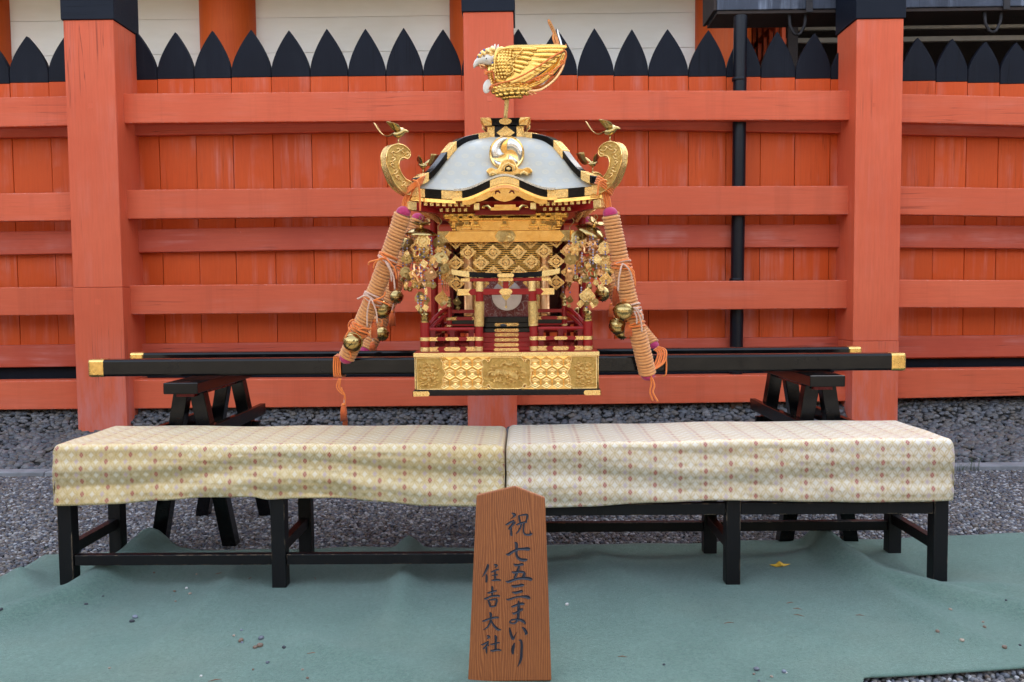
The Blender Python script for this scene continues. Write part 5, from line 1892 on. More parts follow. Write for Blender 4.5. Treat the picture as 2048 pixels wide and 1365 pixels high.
T = U(15.5, E)
e_ = E + .004
for k in range(4):
    kk = (k == 0 or k == 2)
    # straight gold fascia below, then the banded lacquer fascia
    for s in (-1, 1):
        def rng(a, c): return (min(s * a, s * c), max(s * a, s * c))
        fascia(*rng(.238 if kk else 0.0, e_), -T - .020, -T - .004, E - .05, E - .002, k, False).build('eave_moulding', M['gold'], shrine)
        if kk:
            fascia(*rng(.20, .47), -T, 0, E - .04, E + .006, k, kk).build('eave_fascia', M['lacquer_black'], shrine)
            for a, c in ((.385, e_ + .012), (.175, .305)):
                fascia(*rng(a, c), -T - .001, .001, E - .045, E + .009, k, kk).build('eave_plate', M['gold_plate'], shrine)
        else:
            fascia(*rng(0, .47), -T, 0, E - .04, E + .006, k, False).build('eave_fascia', M['lacquer_black'], shrine)
            for a, c in ((.385, e_ + .012), (.20, .28), (0, .05)):
                fascia(*rng(a, c), -T - .001, .001, E - .045, E + .009, k, False).build('eave_plate', M['gold_plate'], shrine)
    if kk:
        g = part('curved_gable', shrine, F(0, E, Z(384, E), k))
        fascia(-.205, .205, -T + .002, 0, E - .04, E + .010, k, True, 40).build('gable_board', M['lacquer_black'], g)
        fascia(-.245, .245, .0005, .0105, E - .10, E + .018, k, True, 48).build('gable_lip', M['silver'], g, smooth=True, angle=40)
        fascia(-.252, .252, -T - .0105, -T + .0015, E - .05, E + .016, k, True, 48).build('gable_moulding', M['gold'], g, smooth=True, angle=40)
        b = fascia(-.070, .070, -T + .004, -.002, E - .0, E + .015, k, True, 14)
        b.build('gable_plate', M['gold_plate'], g)
        fascia(-.070, .070, -T - .018, -T - .004, E, E + .0195, k, True, 14).build('gable_plate', M['copper_gold'], g)
        # gegyo: gold board with a cusped lower edge and drop at the middle
        n = 36
        top, low = [], []
        for i in range(n + 1):
            u = -.205 + .41 * i / n
            t = abs(u) / .205
            zt_ = zeave(u) + kara(u) - T - .008
            lowd = .018 + .022 * (1 - t)
            if t < .26: lowd += .030 * (1 - t / .26) ** .8 + .006
            lowd += .006 * abs(sin(t * 9.5))
            top.append((u, zt_)); low.append((u, zt_ - lowd))
        rows = [[F(u, E + .004, z, k) for u, z in top], [F(u2, E + .004, z2, k) for u2, z2 in low], [F(u2, E - .012, z2, k) for u2, z2 in low], [F(u, E - .012, z, k) for u, z in top]]
        MB().strip(rows, closed=False).build('gable_board', M['gold'], g)
        for s in (-1, 1):
            b = MB()
            zc = zeave(0) + kara(0) - T - .036
            b.tube([F(s * .022, E + .0055, zc - .006, k), F(s * .030, E + .0055, zc + .004, k), F(s * .042, E + .0055, zc + .002, k), F(s * .046, E + .0055, zc - .010, k)], [.003, .005, .005, .0025], 6)
            b.build('pierced_curl', M['lacquer_maroon'], g, smooth=True)
            gx = U(56, .44)
            b = MB(); ubox(b, s * gx - .014, s * gx + .014, .40, .452, Z(420, .44), Z(406, .44), k); b.build('gable_post', M['gold_bright'], g, bevel=.002, segs=1)
        # beam with cloud ends inside the gable
        b = MB()
        ubox(b, -.070, .070, .40, .43, Z(421, .43), Z(415, .43), k)
        ubox(b, -.052, .052, .40, .425, Z(415, .43), Z(409.5, .43), k)
        for s in (-1, 1):
            b.tube([F(s * .066, .42, Z(418, .43), k), F(s * .085, .425, Z(411, .43), k), F(s * .108, .425, Z(412, .43), k), F(s * .112, .425, Z(415.5, .43), k), F(s * .098, .425, Z(416, .43), k)], [.008, .007, .006, .005, .003], 8)
        b.build('rainbow_beam', M['gold'], g, smooth=True, angle=40)
        b = MB(); ubox(b, -.15, .15, .36, .37, Z(430, .37), Z(372, .37), k); b.build('gable_back', M['lacquer_red'], g)
        # silver roof of the gable running back into the main roof
        rows = []
        for j in range(8):
            w = E + .012 - j * .045
            rows.append([F(u, w, zeave(u) + kara(u) + .0095 + .004 * j, k) for u in [-.245 + .49 * i / 40 for i in range(41)]])
        MB().strip(rows).build('gable_roof', M['roof_silver'], g, smooth=True)

# ---- main roof: ridge profile read off the silhouette
def hp(dx): return dx * MC / (FPX + dx)


RID = [(hp(dx), Z(py, hp(dx))) for dx, py in ((40, 267.0), (60, 269.5), (86, 275), (104, 285.5), (118, 301), (136, 325), (153, 343), (176, 354.5))]


def prof(h):
    P = RID + [(E + .004, RID[-1][1] - .012)]
    if h <= P[0][0]: return P[0][1]
    for i in range(len(P) - 1):
        if P[i][0] <= h <= P[i + 1][0]:
            p0 = P[max(i - 1, 0)]; p1 = P[i]; p2 = P[i + 1]; p3 = P[min(i + 2, len(P) - 1)]
            t = (h - p1[0]) / (p2[0] - p1[0])
            m1 = (p2[1] - p0[1]) / (p2[0] - p0[0]) * (p2[0] - p1[0])
            m2 = (p3[1] - p1[1]) / (p3[0] - p1[0]) * (p2[0] - p1[0])
            return (2 * t ** 3 - 3 * t * t + 1) * p1[1] + (t ** 3 - 2 * t * t + t) * m1 + (-2 * t ** 3 + 3 * t * t) * p2[1] + (t ** 3 - t * t) * m2
    return P[-1][1]


hs = [RID[0][0] * .5 + (E + .006 - RID[0][0] * .5) * i / 34 for i in range(35)]
for k in range(4):
    rows = []
    for h in hs:
        row = []
        e = smooth01((h - .30) / (E - .30))
        for i in range(33):
            s = -1 + 2 * i / 32
            u = s * h
            z_str = prof(h) - .018
            target = zeave(u) + .004
            z = z_str * (1 - e ** 2) + e ** 2 * target if e > 0 else z_str
            row.append(F(u, h, z, k))
        rows.append(row)
    MB().strip(rows).build('roof_slope', M['roof_silver'], shrine, smooth=True)


def ridge_piece(d, h0, h1, wid, hgt, lift, name, mat, n=20):
    rows = []
    ax = Vector((d[0], d[1])).normalized()
    per = Vector((-ax.y, ax.x))
    for i in range(n + 1):
        h = h0 + (h1 - h0) * i / n
        z = prof(h)
        def Q(o, zz): return F(d[0] * h + per.x * o, d[1] * h + per.y * o, zz)
        rows.append([Q(-wid / 2, z - hgt + lift * 0), Q(wid / 2, z - hgt), Q(wid / 2, z + lift), Q(-wid / 2, z + lift)])
    return MB().strip(rows, closed=True, cap=True).build(name, M[mat], rg, bevel=.003, segs=2)


for d in ((-1, 1), (1, 1), (1, -1), (-1, -1)):
    rg = part('corner_ridge', shrine, F(d[0] * .3, d[1] * .3, prof(.3)))
    ridge_piece(d, RID[0][0], .438, .052, .036, .002, 'ridge_beam', 'lacquer_black', 36)
    ridge_piece(d, RID[0][0] - .002, RID[0][0] + .050, .057, .040, .005, 'ridge_plate', 'gold_plate', 6)
    ridge_piece(d, .262, .306, .057, .040, .005, 'ridge_plate', 'gold_plate', 8)
    ridge_piece(d, .390, .430, .057, .040, .005, 'ridge_plate', 'gold_plate', 6)

# ---- scrolls at the eave corners with a small bird on each
SCR = [(350, 1183), (306, 1152), (277, 1112), (262, 1062), (270, 1018), (293, 1004), (318, 1012), (336, 996), (338, 968), (322, 942), (288, 918), (240, 914), (200, 938), (181, 985),
       (183, 1050), (200, 1110), (228, 1175), (268, 1222), (330, 1258)]
scr_pts = []
for (x, y) in SCR:
    px, py = 720 + x / 3.413, 20 + y / 3.413
    dx = 1011 - px
    h = hp(dx)
    scr_pts.append((h, Z(py, h)))


def smooth_loop(P, n=4):
    out = []
    m = len(P)
    for i in range(m):
        a, b_, c, d = P[i - 1], P[i], P[(i + 1) % m], P[(i + 2) % m]
        for k in range(n):
            t = k / n
            out.append(tuple(0.5 * (2 * b_[j] + (c[j] - a[j]) * t + (2 * a[j] - 5 * b_[j] + 4 * c[j] - d[j]) * t * t + (3 * b_[j] - a[j] - 3 * c[j] + d[j]) * t ** 3) for j in range(2)))
    return out


scr_s = smooth_loop(scr_pts, 3)


def make_bird(root_pt, face, parent):
    """small gilt swallow: body, two wings, long forked tail; faces along `face`"""
    p = Vector(root_pt)
    f = Vector((face[0], face[1], 0)).normalized()
    s = Vector((-f.y, f.x, 0))
    up = Vector((0, 0, 1))
    bd = part('bird', parent, p)
    b = MB()
    b.tube([p, p + up * .03], [.0035, .003], 6)
    b.ball(p + up * .001, .008, .008, .006, 8, 5)
    c = p + up * .046
    pts = [c - f * .030 + up * .004, c - f * .018, c, c + f * .018 + up * .008, c + f * .030 + up * .016, c + f * .040 + up * .014, c + f * .052 + up * .010]
    b.tube(pts, [.004, .012, .018, .015, .011, .007, .001], 10)
    b.build('body', M['brass'], bd, smooth=True)
    for sd in (-1, 1):
        w0 = c + up * .008 + s * sd * .010
        rows = []
        for i in range(8):
            t = i / 7
            wd = .020 * sin(pi * min(1, t * .85 + .12)) + .004
            m = w0 + s * sd * (.050 * t) + up * (.040 * sin(1.5 * t)) - f * (.035 * t * t)
            rows.append([m + f * wd, m + up * .004, m - f * wd])
        MB().strip(rows).build('wing', M['brass'], bd, smooth=True, solid=.0015)
    rows = []
    for i in range(10):
        t = i / 9
        m = c - f * (.028 + .085 * t) + up * (.003 - .018 * sin(pi * t) + .052 * t * t)
        wd = .012 + .018 * t
        rows.append([m - s * wd, m + up * .002, m + s * wd])
    MB().strip(rows).build('tail', M['brass_dark'], bd, smooth=True, solid=.0015)


for i, d in enumerate(((-1, 1), (1, 1), (1, -1), (-1, -1))):
    sc_ = part('eave_scroll', shrine, F(d[0] * .52, d[1] * .52, Z(330, .52)))
    dv = Vector((d[0], d[1]))
    per = Vector((-dv.y, dv.x)).normalized()         # in (u, w)
    b = MB()
    b.prism(scr_s, lambda h, z, t: F(d[0] * h + per.x * t, d[1] * h + per.y * t, z), -.021, .021)
    o = b.build('scroll_body', M['gold_recess'], sc_, bevel=.003, segs=1)
    b = MB()
    for t in (-.0215, .0215):
        loop = [F(d[0] * h + per.x * t, d[1] * h + per.y * t, z) for h, z in scr_s]
        b.tube(loop + [loop[0]], .0035, 6, cap=False)
    b.build('scroll_rim', M['gold'], sc_, smooth=True)
    mid = [(318, 985), (292, 962), (256, 958), (230, 980), (221, 1020), (222, 1062), (236, 1105), (256, 1145), (288, 1185), (320, 1210)]
    rel = MB()
    for t in (-.0215, .0215):
        q = 0
        for (x, y) in mid:
            px, py = 720 + x / 3.413, 20 + y / 3.413
            h = hp(1011 - px)
            z = Z(py, h)
            sg = 1 if q % 2 else -1
            o = lambda dh, dz: F(d[0] * (h + dh) + per.x * t, d[1] * (h + dh) + per.y * t, z + dz)
            rel.tube([o(-.012 * sg, -.012), o(.002 * sg, -.004), o(.010 * sg, .006), o(.002 * sg, .013), o(-.006 * sg, .006)], [.002, .004, .0048, .004, .002], 6)
            q += 1
    rel.build('scroll_relief', M['gold_bright'], sc_, smooth=True)
    rim = MB()
    outer = scr_s[30:]
    rim.strip([[F(d[0] * (h + .0016) + per.x * t, d[1] * (h + .0016) + per.y * t, z + (.0016 if j < 12 else -.0012)) for t in (-.018, .018)] for j, (h, z) in enumerate(outer)])
    rim.build('scroll_edge', M['gold_bright'], sc_, smooth=True)
    top = max(scr_s, key=lambda q: q[1])
    # the front birds perch on the scrolls and look to the right in the picture, the rear ones look outwards
    make_bird(F(d[0] * (top[0] - .004), d[1] * (top[0] - .004), top[1] + .004), (1, -.15) if i == 0 else ((1, -.35) if i == 1 else (dv.x, -dv.y)), shrine)

# ---- crest disc and the crown below it on the front slope
WC = .345
zc = Z(307, WC)
uc = PU(1013.5, 307, WC)
cr = part('crest', shrine, F(uc, WC, zc))
R_ = U(35, WC)
MB().lathe(F(uc, WC - .05, zc), [(R_ * .96, 0), (R_, .01), (R_, .052), (R_ * .95, .058), (R_ * .9, .056)], 48, axis=(0, -1, 0)).build('crest_rim', M['gold'], cr, smooth=True, angle=40)
MB().lathe(F(uc, WC - .04, zc), [(R_ * .93, 0), (R_ * .93, .042), (0.0001, .046)], 48, axis=(0, -1, 0)).build('crest_face', M['gold_cap'], cr, smooth=True, angle=40)
for q in range(3):
    a0 = pi / 2 + q * 2 * pi / 3
    pts = []
    n = 18
    rows = []
    for i in range(n + 1):
        t = i / n
        ang = a0 - t * 2.2
        rad = R_ * (.44 + .38 * t ** .8)
        wd = R_ * (.47 * (1 - t) ** .7 + .02)
        if t < .18: wd *= sqrt(max(.02, 1 - ((.18 - t) / .18) ** 2))
        ctr = Vector((cos(ang), sin(ang))) * rad
        n_ = Vector((cos(ang), sin(ang)))
        row = []
        for j in range(7):
            v = -1 + j / 3
            rr_ = ctr + n_ * wd * v * .95
            L = rr_.length
            if L > R_ * .90: rr_ = rr_ * (R_ * .90 / L)
            row.append(F(uc + rr_.x, WC + .004 + .016 * sqrt(max(0, 1 - v * v)) * min(1, wd / (R_ * .2)), zc + rr_.y))
        rows.append(row)
    MB().strip(rows).build('comma_swirl', M['silver'], cr, smooth=True)

WC2 = .395
crown_pts = [(865, 1108), (870, 1085), (900, 1075), (930, 1088), (950, 1070), (965, 1035), (1000, 1018), (1040, 1022), (1065, 1050), (1080, 1080), (1110, 1085), (1140, 1075), (1170, 1088), (1175, 1112), (1140, 1125), (1090, 1118), (1020, 1138), (950, 1122), (900, 1130)]
cp_ = [(PU(720 + x / 3.413, 20 + y / 3.413, WC2), Z(20 + y / 3.413, WC2)) for x, y in crown_pts]
cn = part('crown_ornament', shrine, F(0, WC2, Z(350, WC2)))
MB().prism(smooth_loop(cp_, 3), lambda a, c, d: F(a, d, c), WC2 - .05, WC2).build('crown_board', M['gold'], cn, bevel=.004, segs=2)
cen = PU(1017, 335, WC2)
b = MB()
z0 = Z(338, WC2)
b.tube([F(cen - .030, WC2 + .002, z0 - .012), F(cen - .026, WC2 + .003, z0 + .014), F(cen, WC2 + .003, z0 + .028), F(cen + .026, WC2 + .003, z0 + .014), F(cen + .030, WC2 + .002, z0 - .012)], .0055, 8)
for s in (-1, 1):
    b.tube([F(cen + s * .055, WC2 + .002, z0 - .028), F(cen + s * .075, WC2 + .004, z0 - .016), F(cen + s * .092, WC2 + .002, z0 - .024), F(cen + s * .088, WC2 + .002, z0 - .034)], .006, 8)
b.build('crown_relief', M['gold_bright'], cn, smooth=True)
b = MB(); b.prism([(cen - .02, z0 - .014), (cen + .02, z0 - .014), (cen + .017, z0 + .008), (cen, z0 + .018), (cen - .017, z0 + .008)], lambda a, c, d: F(a, d, c), WC2 - .01, WC2 + .0012)
b.build('crown_recess', M['lacquer_black'], cn)
b = MB(); b.ball(F(cen, WC2 + .004, z0), .013, .008, .009, 10, 6); b.build('crown_bead', M['gold_bright'], cn, smooth=True)

# ---- dew-basin block on the top
WD = .092
rob = part('roof_block', shrine, F(0, 0, Z(270, WD)))
b = MB(); ubox(b, -WD, WD, -WD, WD, Z(284, WD), Z(252, WD)); b.build('block', M['lacquer_black'], rob, bevel=.003)
zt0, zt1 = Z(252, WD), Z(236, .125)
h0, h1 = .108, .126
P = [F(-h0, h0, zt0), F(h0, h0, zt0), F(h0, -h0, zt0), F(-h0, -h0, zt0), F(-h1, h1, zt1), F(h1, h1, zt1), F(h1, -h1, zt1), F(-h1, -h1, zt1)]
MB().hexa(P).build('flared_cap', M['lacquer_black'], rob, bevel=.003)
for k in range(4):
    for s in (-1, 1):
        b = MB()
        b.add([F(s * h0 * 1.01, h0 + .003, zt0 - .001, k), F(s * h0 * .66, h0 + .003, zt0 - .001, k), F(s * h1 * .56, h1 * .94 + .011, (zt0 + zt1) / 2, k), F(s * h1 * .62, h1 + .003, zt1 + .001, k), F(s * h1 * 1.01, h1 + .003, zt1 + .001, k)], [(0, 1, 2, 3, 4)])
        b.build('corner_plate', M['gold_plate'], rob, solid=.003)
        b = MB(); plate(b, *sorted((s * (WD + .002), s * (WD - .034))), Z(283, WD), Z(253, WD), WD, k, .003, ends=(0, 0)); b.build('corner_plate', M['gold_plate'], rob)
    b = MB()
    zc = Z(266, WD)
    b.prism([(-.048, zc), (-.02, zc + .013), (0, zc + .036), (.02, zc + .013), (.048, zc), (.02, zc - .013), (0, zc - .036), (-.02, zc - .013)] if False else [(-.048, zc), (0, zc + .036), (.048, zc), (0, zc - .036)], lambda a, c, d: F(a, d, c, k), WD, WD + .004)
    b.build('lozenge_plate', M['gold_plate'], rob)
    b = MB()
    zc = (zt0 + zt1) / 2
    b.prism([(.033 * cos(a), zc + .015 * sin(a)) for a in [2 * pi * i / 18 for i in range(18)]], lambda a, c, d: F(a, d + (c - zt0) * (h1 - h0) / (zt1 - zt0), c, k), h0, h0 + .004)
    b.build('oval_plate', M['gold_plate'], rob)
# ------------------------------------------------------------------ phoenix on the roof (part of the shrine)
YF = MC
px_o = 920, 30, 6.204


def ph(x, y, Y=YF):
    """zoomed photo pixel of the phoenix -> point on the plane Y"""
    return at(px_o[0] + x / px_o[2], px_o[1] + y / px_o[2], Y)


PXM = YF / FPX / px_o[2]           # metres per zoomed pixel
phx = part('phoenix', shrine, ph(600, 1290))
b = MB()
b.tube([ph(565, 1300), ph(566, 1240), ph(578, 1120), ph(582, 1040), ph(583, 960)], [26 * PXM, 24 * PXM, 27 * PXM, 32 * PXM, 36 * PXM], 14)
b.build('leg', M['gold_carve'], phx, smooth=True)
c = ph(640, 945)
Rb = Matrix.Rotation(radians(-4), 3, 'Y')
b = MB(); b.ball(c, 220 * PXM, 105 * PXM, 92 * PXM, 24, 14, Rb)
b.ball(ph(615, 800), 190 * PXM, 56 * PXM, 105 * PXM, 18, 12)
b.build('body', M['gold_feather'], phx, smooth=True)
b = MB()
for j in range(5):                # overlapping breast scales
    lat = -62 + 30 * j
    n = 8
    for i in range(n):
        lon = -80 + 160 * (i + (.5 if j % 2 else 0)) / (n - 1)
        th, la = radians(lon), radians(lat)
        p = Vector((sin(th) * cos(la), -cos(th) * cos(la), sin(la)))
        q = c + Rb @ Vector((p.x * 216 * PXM, p.y * 103 * PXM, p.z * 90 * PXM))
        b.ball(q, 36 * PXM, 15 * PXM, 26 * PXM, 9, 6)
tag(b.build('breast_scales', M['gold_feather'], phx, smooth=True), kind='stuff')


def feather(parent, pts, w, mat, Y0=YF, dy=0.0, name='feather', thick=.003, bow=.26):
    """leaf-shaped blade with a raised quill, along zoomed-pixel stations"""
    P = catmull([(x, y, 0) for x, y in pts], 6)
    n = len(P)
    rows = []
    for i, (x, y, _) in enumerate(P):
        t = i / (n - 1)
        x2, y2, _ = P[min(i + 1, n - 1)]; x1, y1, _ = P[max(i - 1, 0)]
        dx, dz = x2 - x1, y2 - y1
        l = sqrt(dx * dx + dz * dz) or 1
        nx, ny = -dz / l, dx / l
        hw = w * .5 * min(1, (t / .12) ** .6 if t < .12 else 1) * (1 if t < .72 else sqrt(max(.0004, 1 - ((t - .72) / .28) ** 2)))
        Y = Y0 + dy * t
        row = []
        for k in (-1, -.5, 0, .5, 1):
            p = ph(x + nx * hw * k, y + ny * hw * k, Y)
            p.y += -hw * PXM * bow * (1 - k * k) * (1 if Y0 <= YF else -1)
            row.append(p)
        rows.append(row)
    return MB().strip(rows).build(name, M[mat], parent, smooth=True, solid=thick)


primaries = [((540, 412), (900, 405), (1130, 400), (1330, 404), 46), ((690, 452), (940, 448), (1120, 440), (1296, 446), 48), ((690, 498), (930, 498), (1100, 496), (1250, 508), 48),
             ((680, 545), (880, 560), (1050, 566), (1200, 584), 47), ((672, 592), (840, 612), (980, 622), (1112, 646), 45), ((664, 640), (800, 664), (920, 674), (1018, 700), 42),
             ((655, 686), (760, 712), (860, 724), (936, 748), 40), ((640, 730), (720, 756), (800, 770), (868, 798), 38), ((620, 772), (690, 796), (750, 808), (812, 834), 36)]
secondaries = [((640, 425), (760, 420), (860, 418), (955, 430), 44), ((660, 470), (760, 474), (840, 476), (915, 492), 44), ((650, 515), (750, 526), (820, 534), (885, 552), 43),
               ((640, 562), (720, 582), (790, 592), (850, 612), 42), ((636, 612), (700, 634), (750, 644), (800, 662), 40), ((630, 660), (680, 684), (720, 694), (760, 712), 38)]
for side in (-1, 1):
    Yw = YF + side * .062
    wing_ol = [(450, 440), (640, 414), (900, 398), (1325, 396), (1255, 505), (1120, 645), (950, 750), (810, 836), (640, 850), (520, 800), (455, 700), (436, 580)]
    MB().prism([(x, y) for x, y in wing_ol], lambda x, y, q: ph(x, y, Yw) + Vector((0, q, 0)), -.004, .004).build('wing', M['gold_feather'], phx, bevel=.002, segs=1)
    for i, fdef in enumerate(primaries):
        feather(phx, fdef[:4], fdef[4] * 1.42, 'gold_feather', Yw - side * .0 + .0015 * i, dy=side * .012, name='feather')
    for i, fdef in enumerate(secondaries):
        feather(phx, fdef[:4], fdef[4] * 1.38, 'gold_feather', Yw + side * .007 + .001 * i, dy=side * .004, name='feather')
    # shoulder: domed covert with rows of small scales and a curling border
    sc0 = ph(545, 590, Yw)
    b = MB(); b.ball(sc0, 118 * PXM, 70 * PXM, 190 * PXM, 18, 12, Matrix.Rotation(radians(-16), 3, 'Y'))
    b.build('shoulder', M['gold_feather'], phx, smooth=True)
    b = MB()
    for j in range(10):
        y = 440 + 38 * j
        half = 118 * sqrt(max(0, 1 - ((y - 600) / 205) ** 2))
        mid = 575 - (y - 440) * .20 + (55 * max(0, 1 - (y - 430) / 150))
        n = max(2, int(half / 20))
        for i in range(-n, n + 1):
            x = mid + i * 37 + (18 if j % 2 else 0)
            if abs(x - mid) > half + 20: continue
            dome = sqrt(max(.05, 1 - ((x - 545) / 135) ** 2 - ((y - 590) / 215) ** 2)) if ((x - 545) / 135) ** 2 + ((y - 590) / 215) ** 2 < .95 else .2
            p = ph(x, y, Yw)
            p.y += side * 66 * PXM * dome
            b.ball(p, 19 * PXM, 9 * PXM, 22 * PXM, 8, 5)
    tag(b.build('shoulder_scales', M['gold_feather'], phx, smooth=True), kind='stuff')
    b = MB()
    edge = [(440, 740), (428, 640), (438, 540), (470, 460), (530, 425), (640, 412), (770, 415), (745, 470), (700, 500), (660, 530), (610, 550), (585, 580), (592, 612), (620, 606)]
    b.tube([ph(x, y, Yw + side * .030) for x, y in [q[:2] for q in catmull([(x, y, 0) for x, y in edge], 4)]], 9 * PXM, 6)
    edge2 = [(640, 640), (665, 670), (650, 710), (610, 730), (575, 745), (570, 720), (590, 705)]
    b.tube([ph(x, y, Yw + side * .030) for x, y in [q[:2] for q in catmull([(x, y, 0) for x, y in edge2], 4)]], 9 * PXM, 6)
    b.build('wing_border', M['gold_feather'], phx, smooth=True)

tails = [([(800, 880), (960, 800), (1110, 690), (1200, 590), (1235, 510)], 52, 'gold_feather', .01), ([(830, 900), (1010, 830), (1170, 700), (1255, 580), (1290, 470)], 44, 'gold_feather', -.015),
         ([(850, 925), (1050, 880), (1210, 740), (1285, 600), (1312, 450)], 40, 'copper_dark', .03), ([(850, 945), (1000, 930), (1150, 830), (1240, 720), (1295, 610)], 30, 'copper_gold', -.03),
         ([(780, 850), (860, 800), (960, 730), (1060, 650)], 40, 'silver', .035), ([(860, 930), (960, 905), (1040, 850), (1100, 790)], 20, 'silver', .045),
         ([(1080, 700), (1150, 640), (1200, 570), (1220, 520)], 22, 'silver', .05), ([(840, 955), (890, 960), (950, 985)], 18, 'copper_gold', -.02), ([(840, 965), (880, 985), (900, 1000)], 16, 'copper_gold', .0),
         ([(840, 935), (900, 930), (960, 950)], 16, 'copper_gold', .02)]
for pts, w, mat, off in tails:
    feather(phx, pts, w, mat, YF + off, name='tail_feather', bow=.2, thick=.003)
feather(phx, [(1235, 470), (1205, 330), (1165, 210), (1118, 110), (1095, 55)], 42, 'copper_dark', YF + .03, name='tail_plume', bow=.2)
feather(phx, [(1225, 400), (1180, 360), (1155, 290), (1160, 225)], 24, 'copper_dark', YF + .02, name='tail_plume', bow=.2)
feather(phx, [(1262, 420), (1250, 340), (1225, 260), (1205, 175)], 22, 'silver', YF + .045, name='tail_plume', bow=.2)
feather(phx, [(1270, 450), (1300, 410), (1318, 360)], 22, 'copper_dark', YF + .03, name='tail_plume', bow=.2)
# holes of the pierced plume: small open rings along it
b = MB()
for i in range(7):
    x, y = 1110 + 13.5 * i, 85 + 27 * i
    b.lathe(ph(x, y, YF + .026), [(7 * PXM, 0), (9 * PXM, .001), (7 * PXM, .002)], 8, axis=(0, -1, 0))
b.build('plume_rings', M['brass_dark'], phx, smooth=True)
# neck and head
b = MB()
b.tube([ph(430, 960), ph(405, 880), ph(382, 790), ph(370, 700), ph(372, 630)], [44 * PXM, 36 * PXM, 33 * PXM, 34 * PXM, 40 * PXM], 12)
b.build('neck', M['gold_feather'], phx, smooth=True)
b = MB()
for i in range(8):
    t = i / 7
    b.ball(ph(352 + 62 * t, 715 + 210 * t, YF - .012), 17 * PXM, 14 * PXM, 12 * PXM, 6, 4)
    b.ball(ph(440 - 12 * t, 690 + 140 * t, YF - .010), 12 * PXM, 12 * PXM, 11 * PXM, 6, 4)
b.build('neck_feathers', M['copper_gold'], phx, smooth=True)
b = MB()
b.tube([ph(430, 580), ph(385, 565), ph(330, 550), ph(278, 556), ph(236, 574), ph(205, 598), ph(182, 632), ph(172, 664)],
       [58 * PXM, 76 * PXM, 72 * PXM, 60 * PXM, 46 * PXM, 36 * PXM, 22 * PXM, 3 * PXM], 14)
head = b.build('head', M['enamel_white'], phx, smooth=True)
b = MB()
b.tube([ph(330, 655), ph(285, 625), ph(240, 622), ph(214, 640)], [24 * PXM, 20 * PXM, 14 * PXM, 3 * PXM], 8)
b.tube([ph(245, 632, YF - .005), ph(262, 660, YF - .005), ph(290, 672, YF - .005)], 8 * PXM, 6)
b.build('lower_bill', M['copper_gold'], phx, smooth=True)
b = MB()
for (x, y, rx, rz) in ((300, 490, 60, 40), (360, 470, 70, 44), (400, 440, 44, 42), (250, 520, 40, 32), (380, 512, 50, 26)):
    b.ball(ph(x, y, YF - .006), rx * PXM, 62 * PXM, rz * PXM, 10, 7, Matrix.Rotation(radians(30), 3, 'Y'))
b.build('cheek_plate', M['gold_bright'], phx, smooth=True)
b = MB()
for (x, y, h) in ((430, 420, 60), (470, 420, 55), (395, 420, 40), (355, 435, 30)):
    b.tube([ph(x - 8, y + 20), ph(x, y - h * .5), ph(x + 6, y - h)], [22 * PXM, 14 * PXM, 2 * PXM], 8)
b.build('comb', M['enamel_white'], phx, smooth=True)
b = MB()
b.lathe(ph(332, 550, YF - .026), [(24 * PXM, 0), (26 * PXM, .004), (16 * PXM, .006)], 16, axis=(0, -1, 0))
b.build('eye_ring', M['enamel_white'], phx, smooth=True)
b = MB(); b.ball(ph(326, 546, YF - .031), 11 * PXM, 6 * PXM, 11 * PXM, 8, 6); b.build('eye', M['lacquer_black'], phx, smooth=True)
b = MB()
for (x, y, r, off) in ((300, 438, 14, .022), (222, 520, 13, .016), (405, 598, 12, .028), (252, 478, 12, .020), (345, 455, 11, .026), (295, 505, 10, .026)):
    b.ball(ph(x, y, YF - off), r * PXM, r * PXM * .7, r * PXM, 8, 6)
b.build('enamel_studs', M['enamel_blue'], phx, smooth=True)
b = MB()
for (x, y) in ((342, 462), (296, 506)):
    b.tube([ph(x + 16 * cos(a * .7) * (1 - a * .09), y + 16 * sin(a * .7) * (1 - a * .09), YF - .030) for a in range(9)], 4 * PXM, 5)
b.build('brow_curls', M['brass_dark'], phx, smooth=True)
b = MB(); b.ball(ph(338, 890, YF - .012), 52 * PXM, 16 * PXM, 86 * PXM, 16, 10, Matrix.Rotation(radians(14), 3, 'Y'))
b.build('breast_disc', M['enamel_white'], phx, smooth=True)
cords = [[(365, 925, -.03), (400, 880, -.05), (520, 845, -.085), (640, 812, -.10), (820, 730, -.105), (1000, 622, -.10), (1150, 520, -.09), (1290, 440, -.07)],
         [(1290, 440, -.07), (1316, 470, -.04), (1310, 540, -.03), (1275, 600, -.035), (1190, 670, -.05), (1100, 722, -.055), (1010, 760, -.055), (930, 790, -.055), (860, 830, -.05), (770, 855, -.05)],
         [(930, 790, -.055), (950, 812, -.06), (985, 812, -.06), (985, 780, -.055)], [(1100, 722, -.055), (1110, 742, -.06), (1150, 735, -.06), (1140, 700, -.05)],
         [(455, 750, -.05), (440, 705, -.055), (380, 706, -.045), (310, 722, -.02), (330, 742, -.03), (320, 700, -.02), (300, 715, -.015)],
         [(365, 925, -.03), (380, 890, -.045), (400, 900, -.05), (385, 935, -.03)], [(1275, 600, -.035), (1255, 590, -.04), (1265, 570, -.04), (1290, 580, -.035), (1285, 610, -.035)]]
b = MB()
for cpts in cords:
    P = catmull(cpts, 4)
    b.tube([ph(x, y, YF + d) for x, y, d in P], 11 * PXM, 7)
b.build('cord', M['cord_orange'], phx, smooth=True)

# ------------------------------------------------------------------ wrapped ropes from the eaves to the poles
def bez(pts, n=60):
    P = catmull([tuple(p) for p in pts], max(2, n // (len(pts) - 1)))
    return [Vector(p) for p in P]


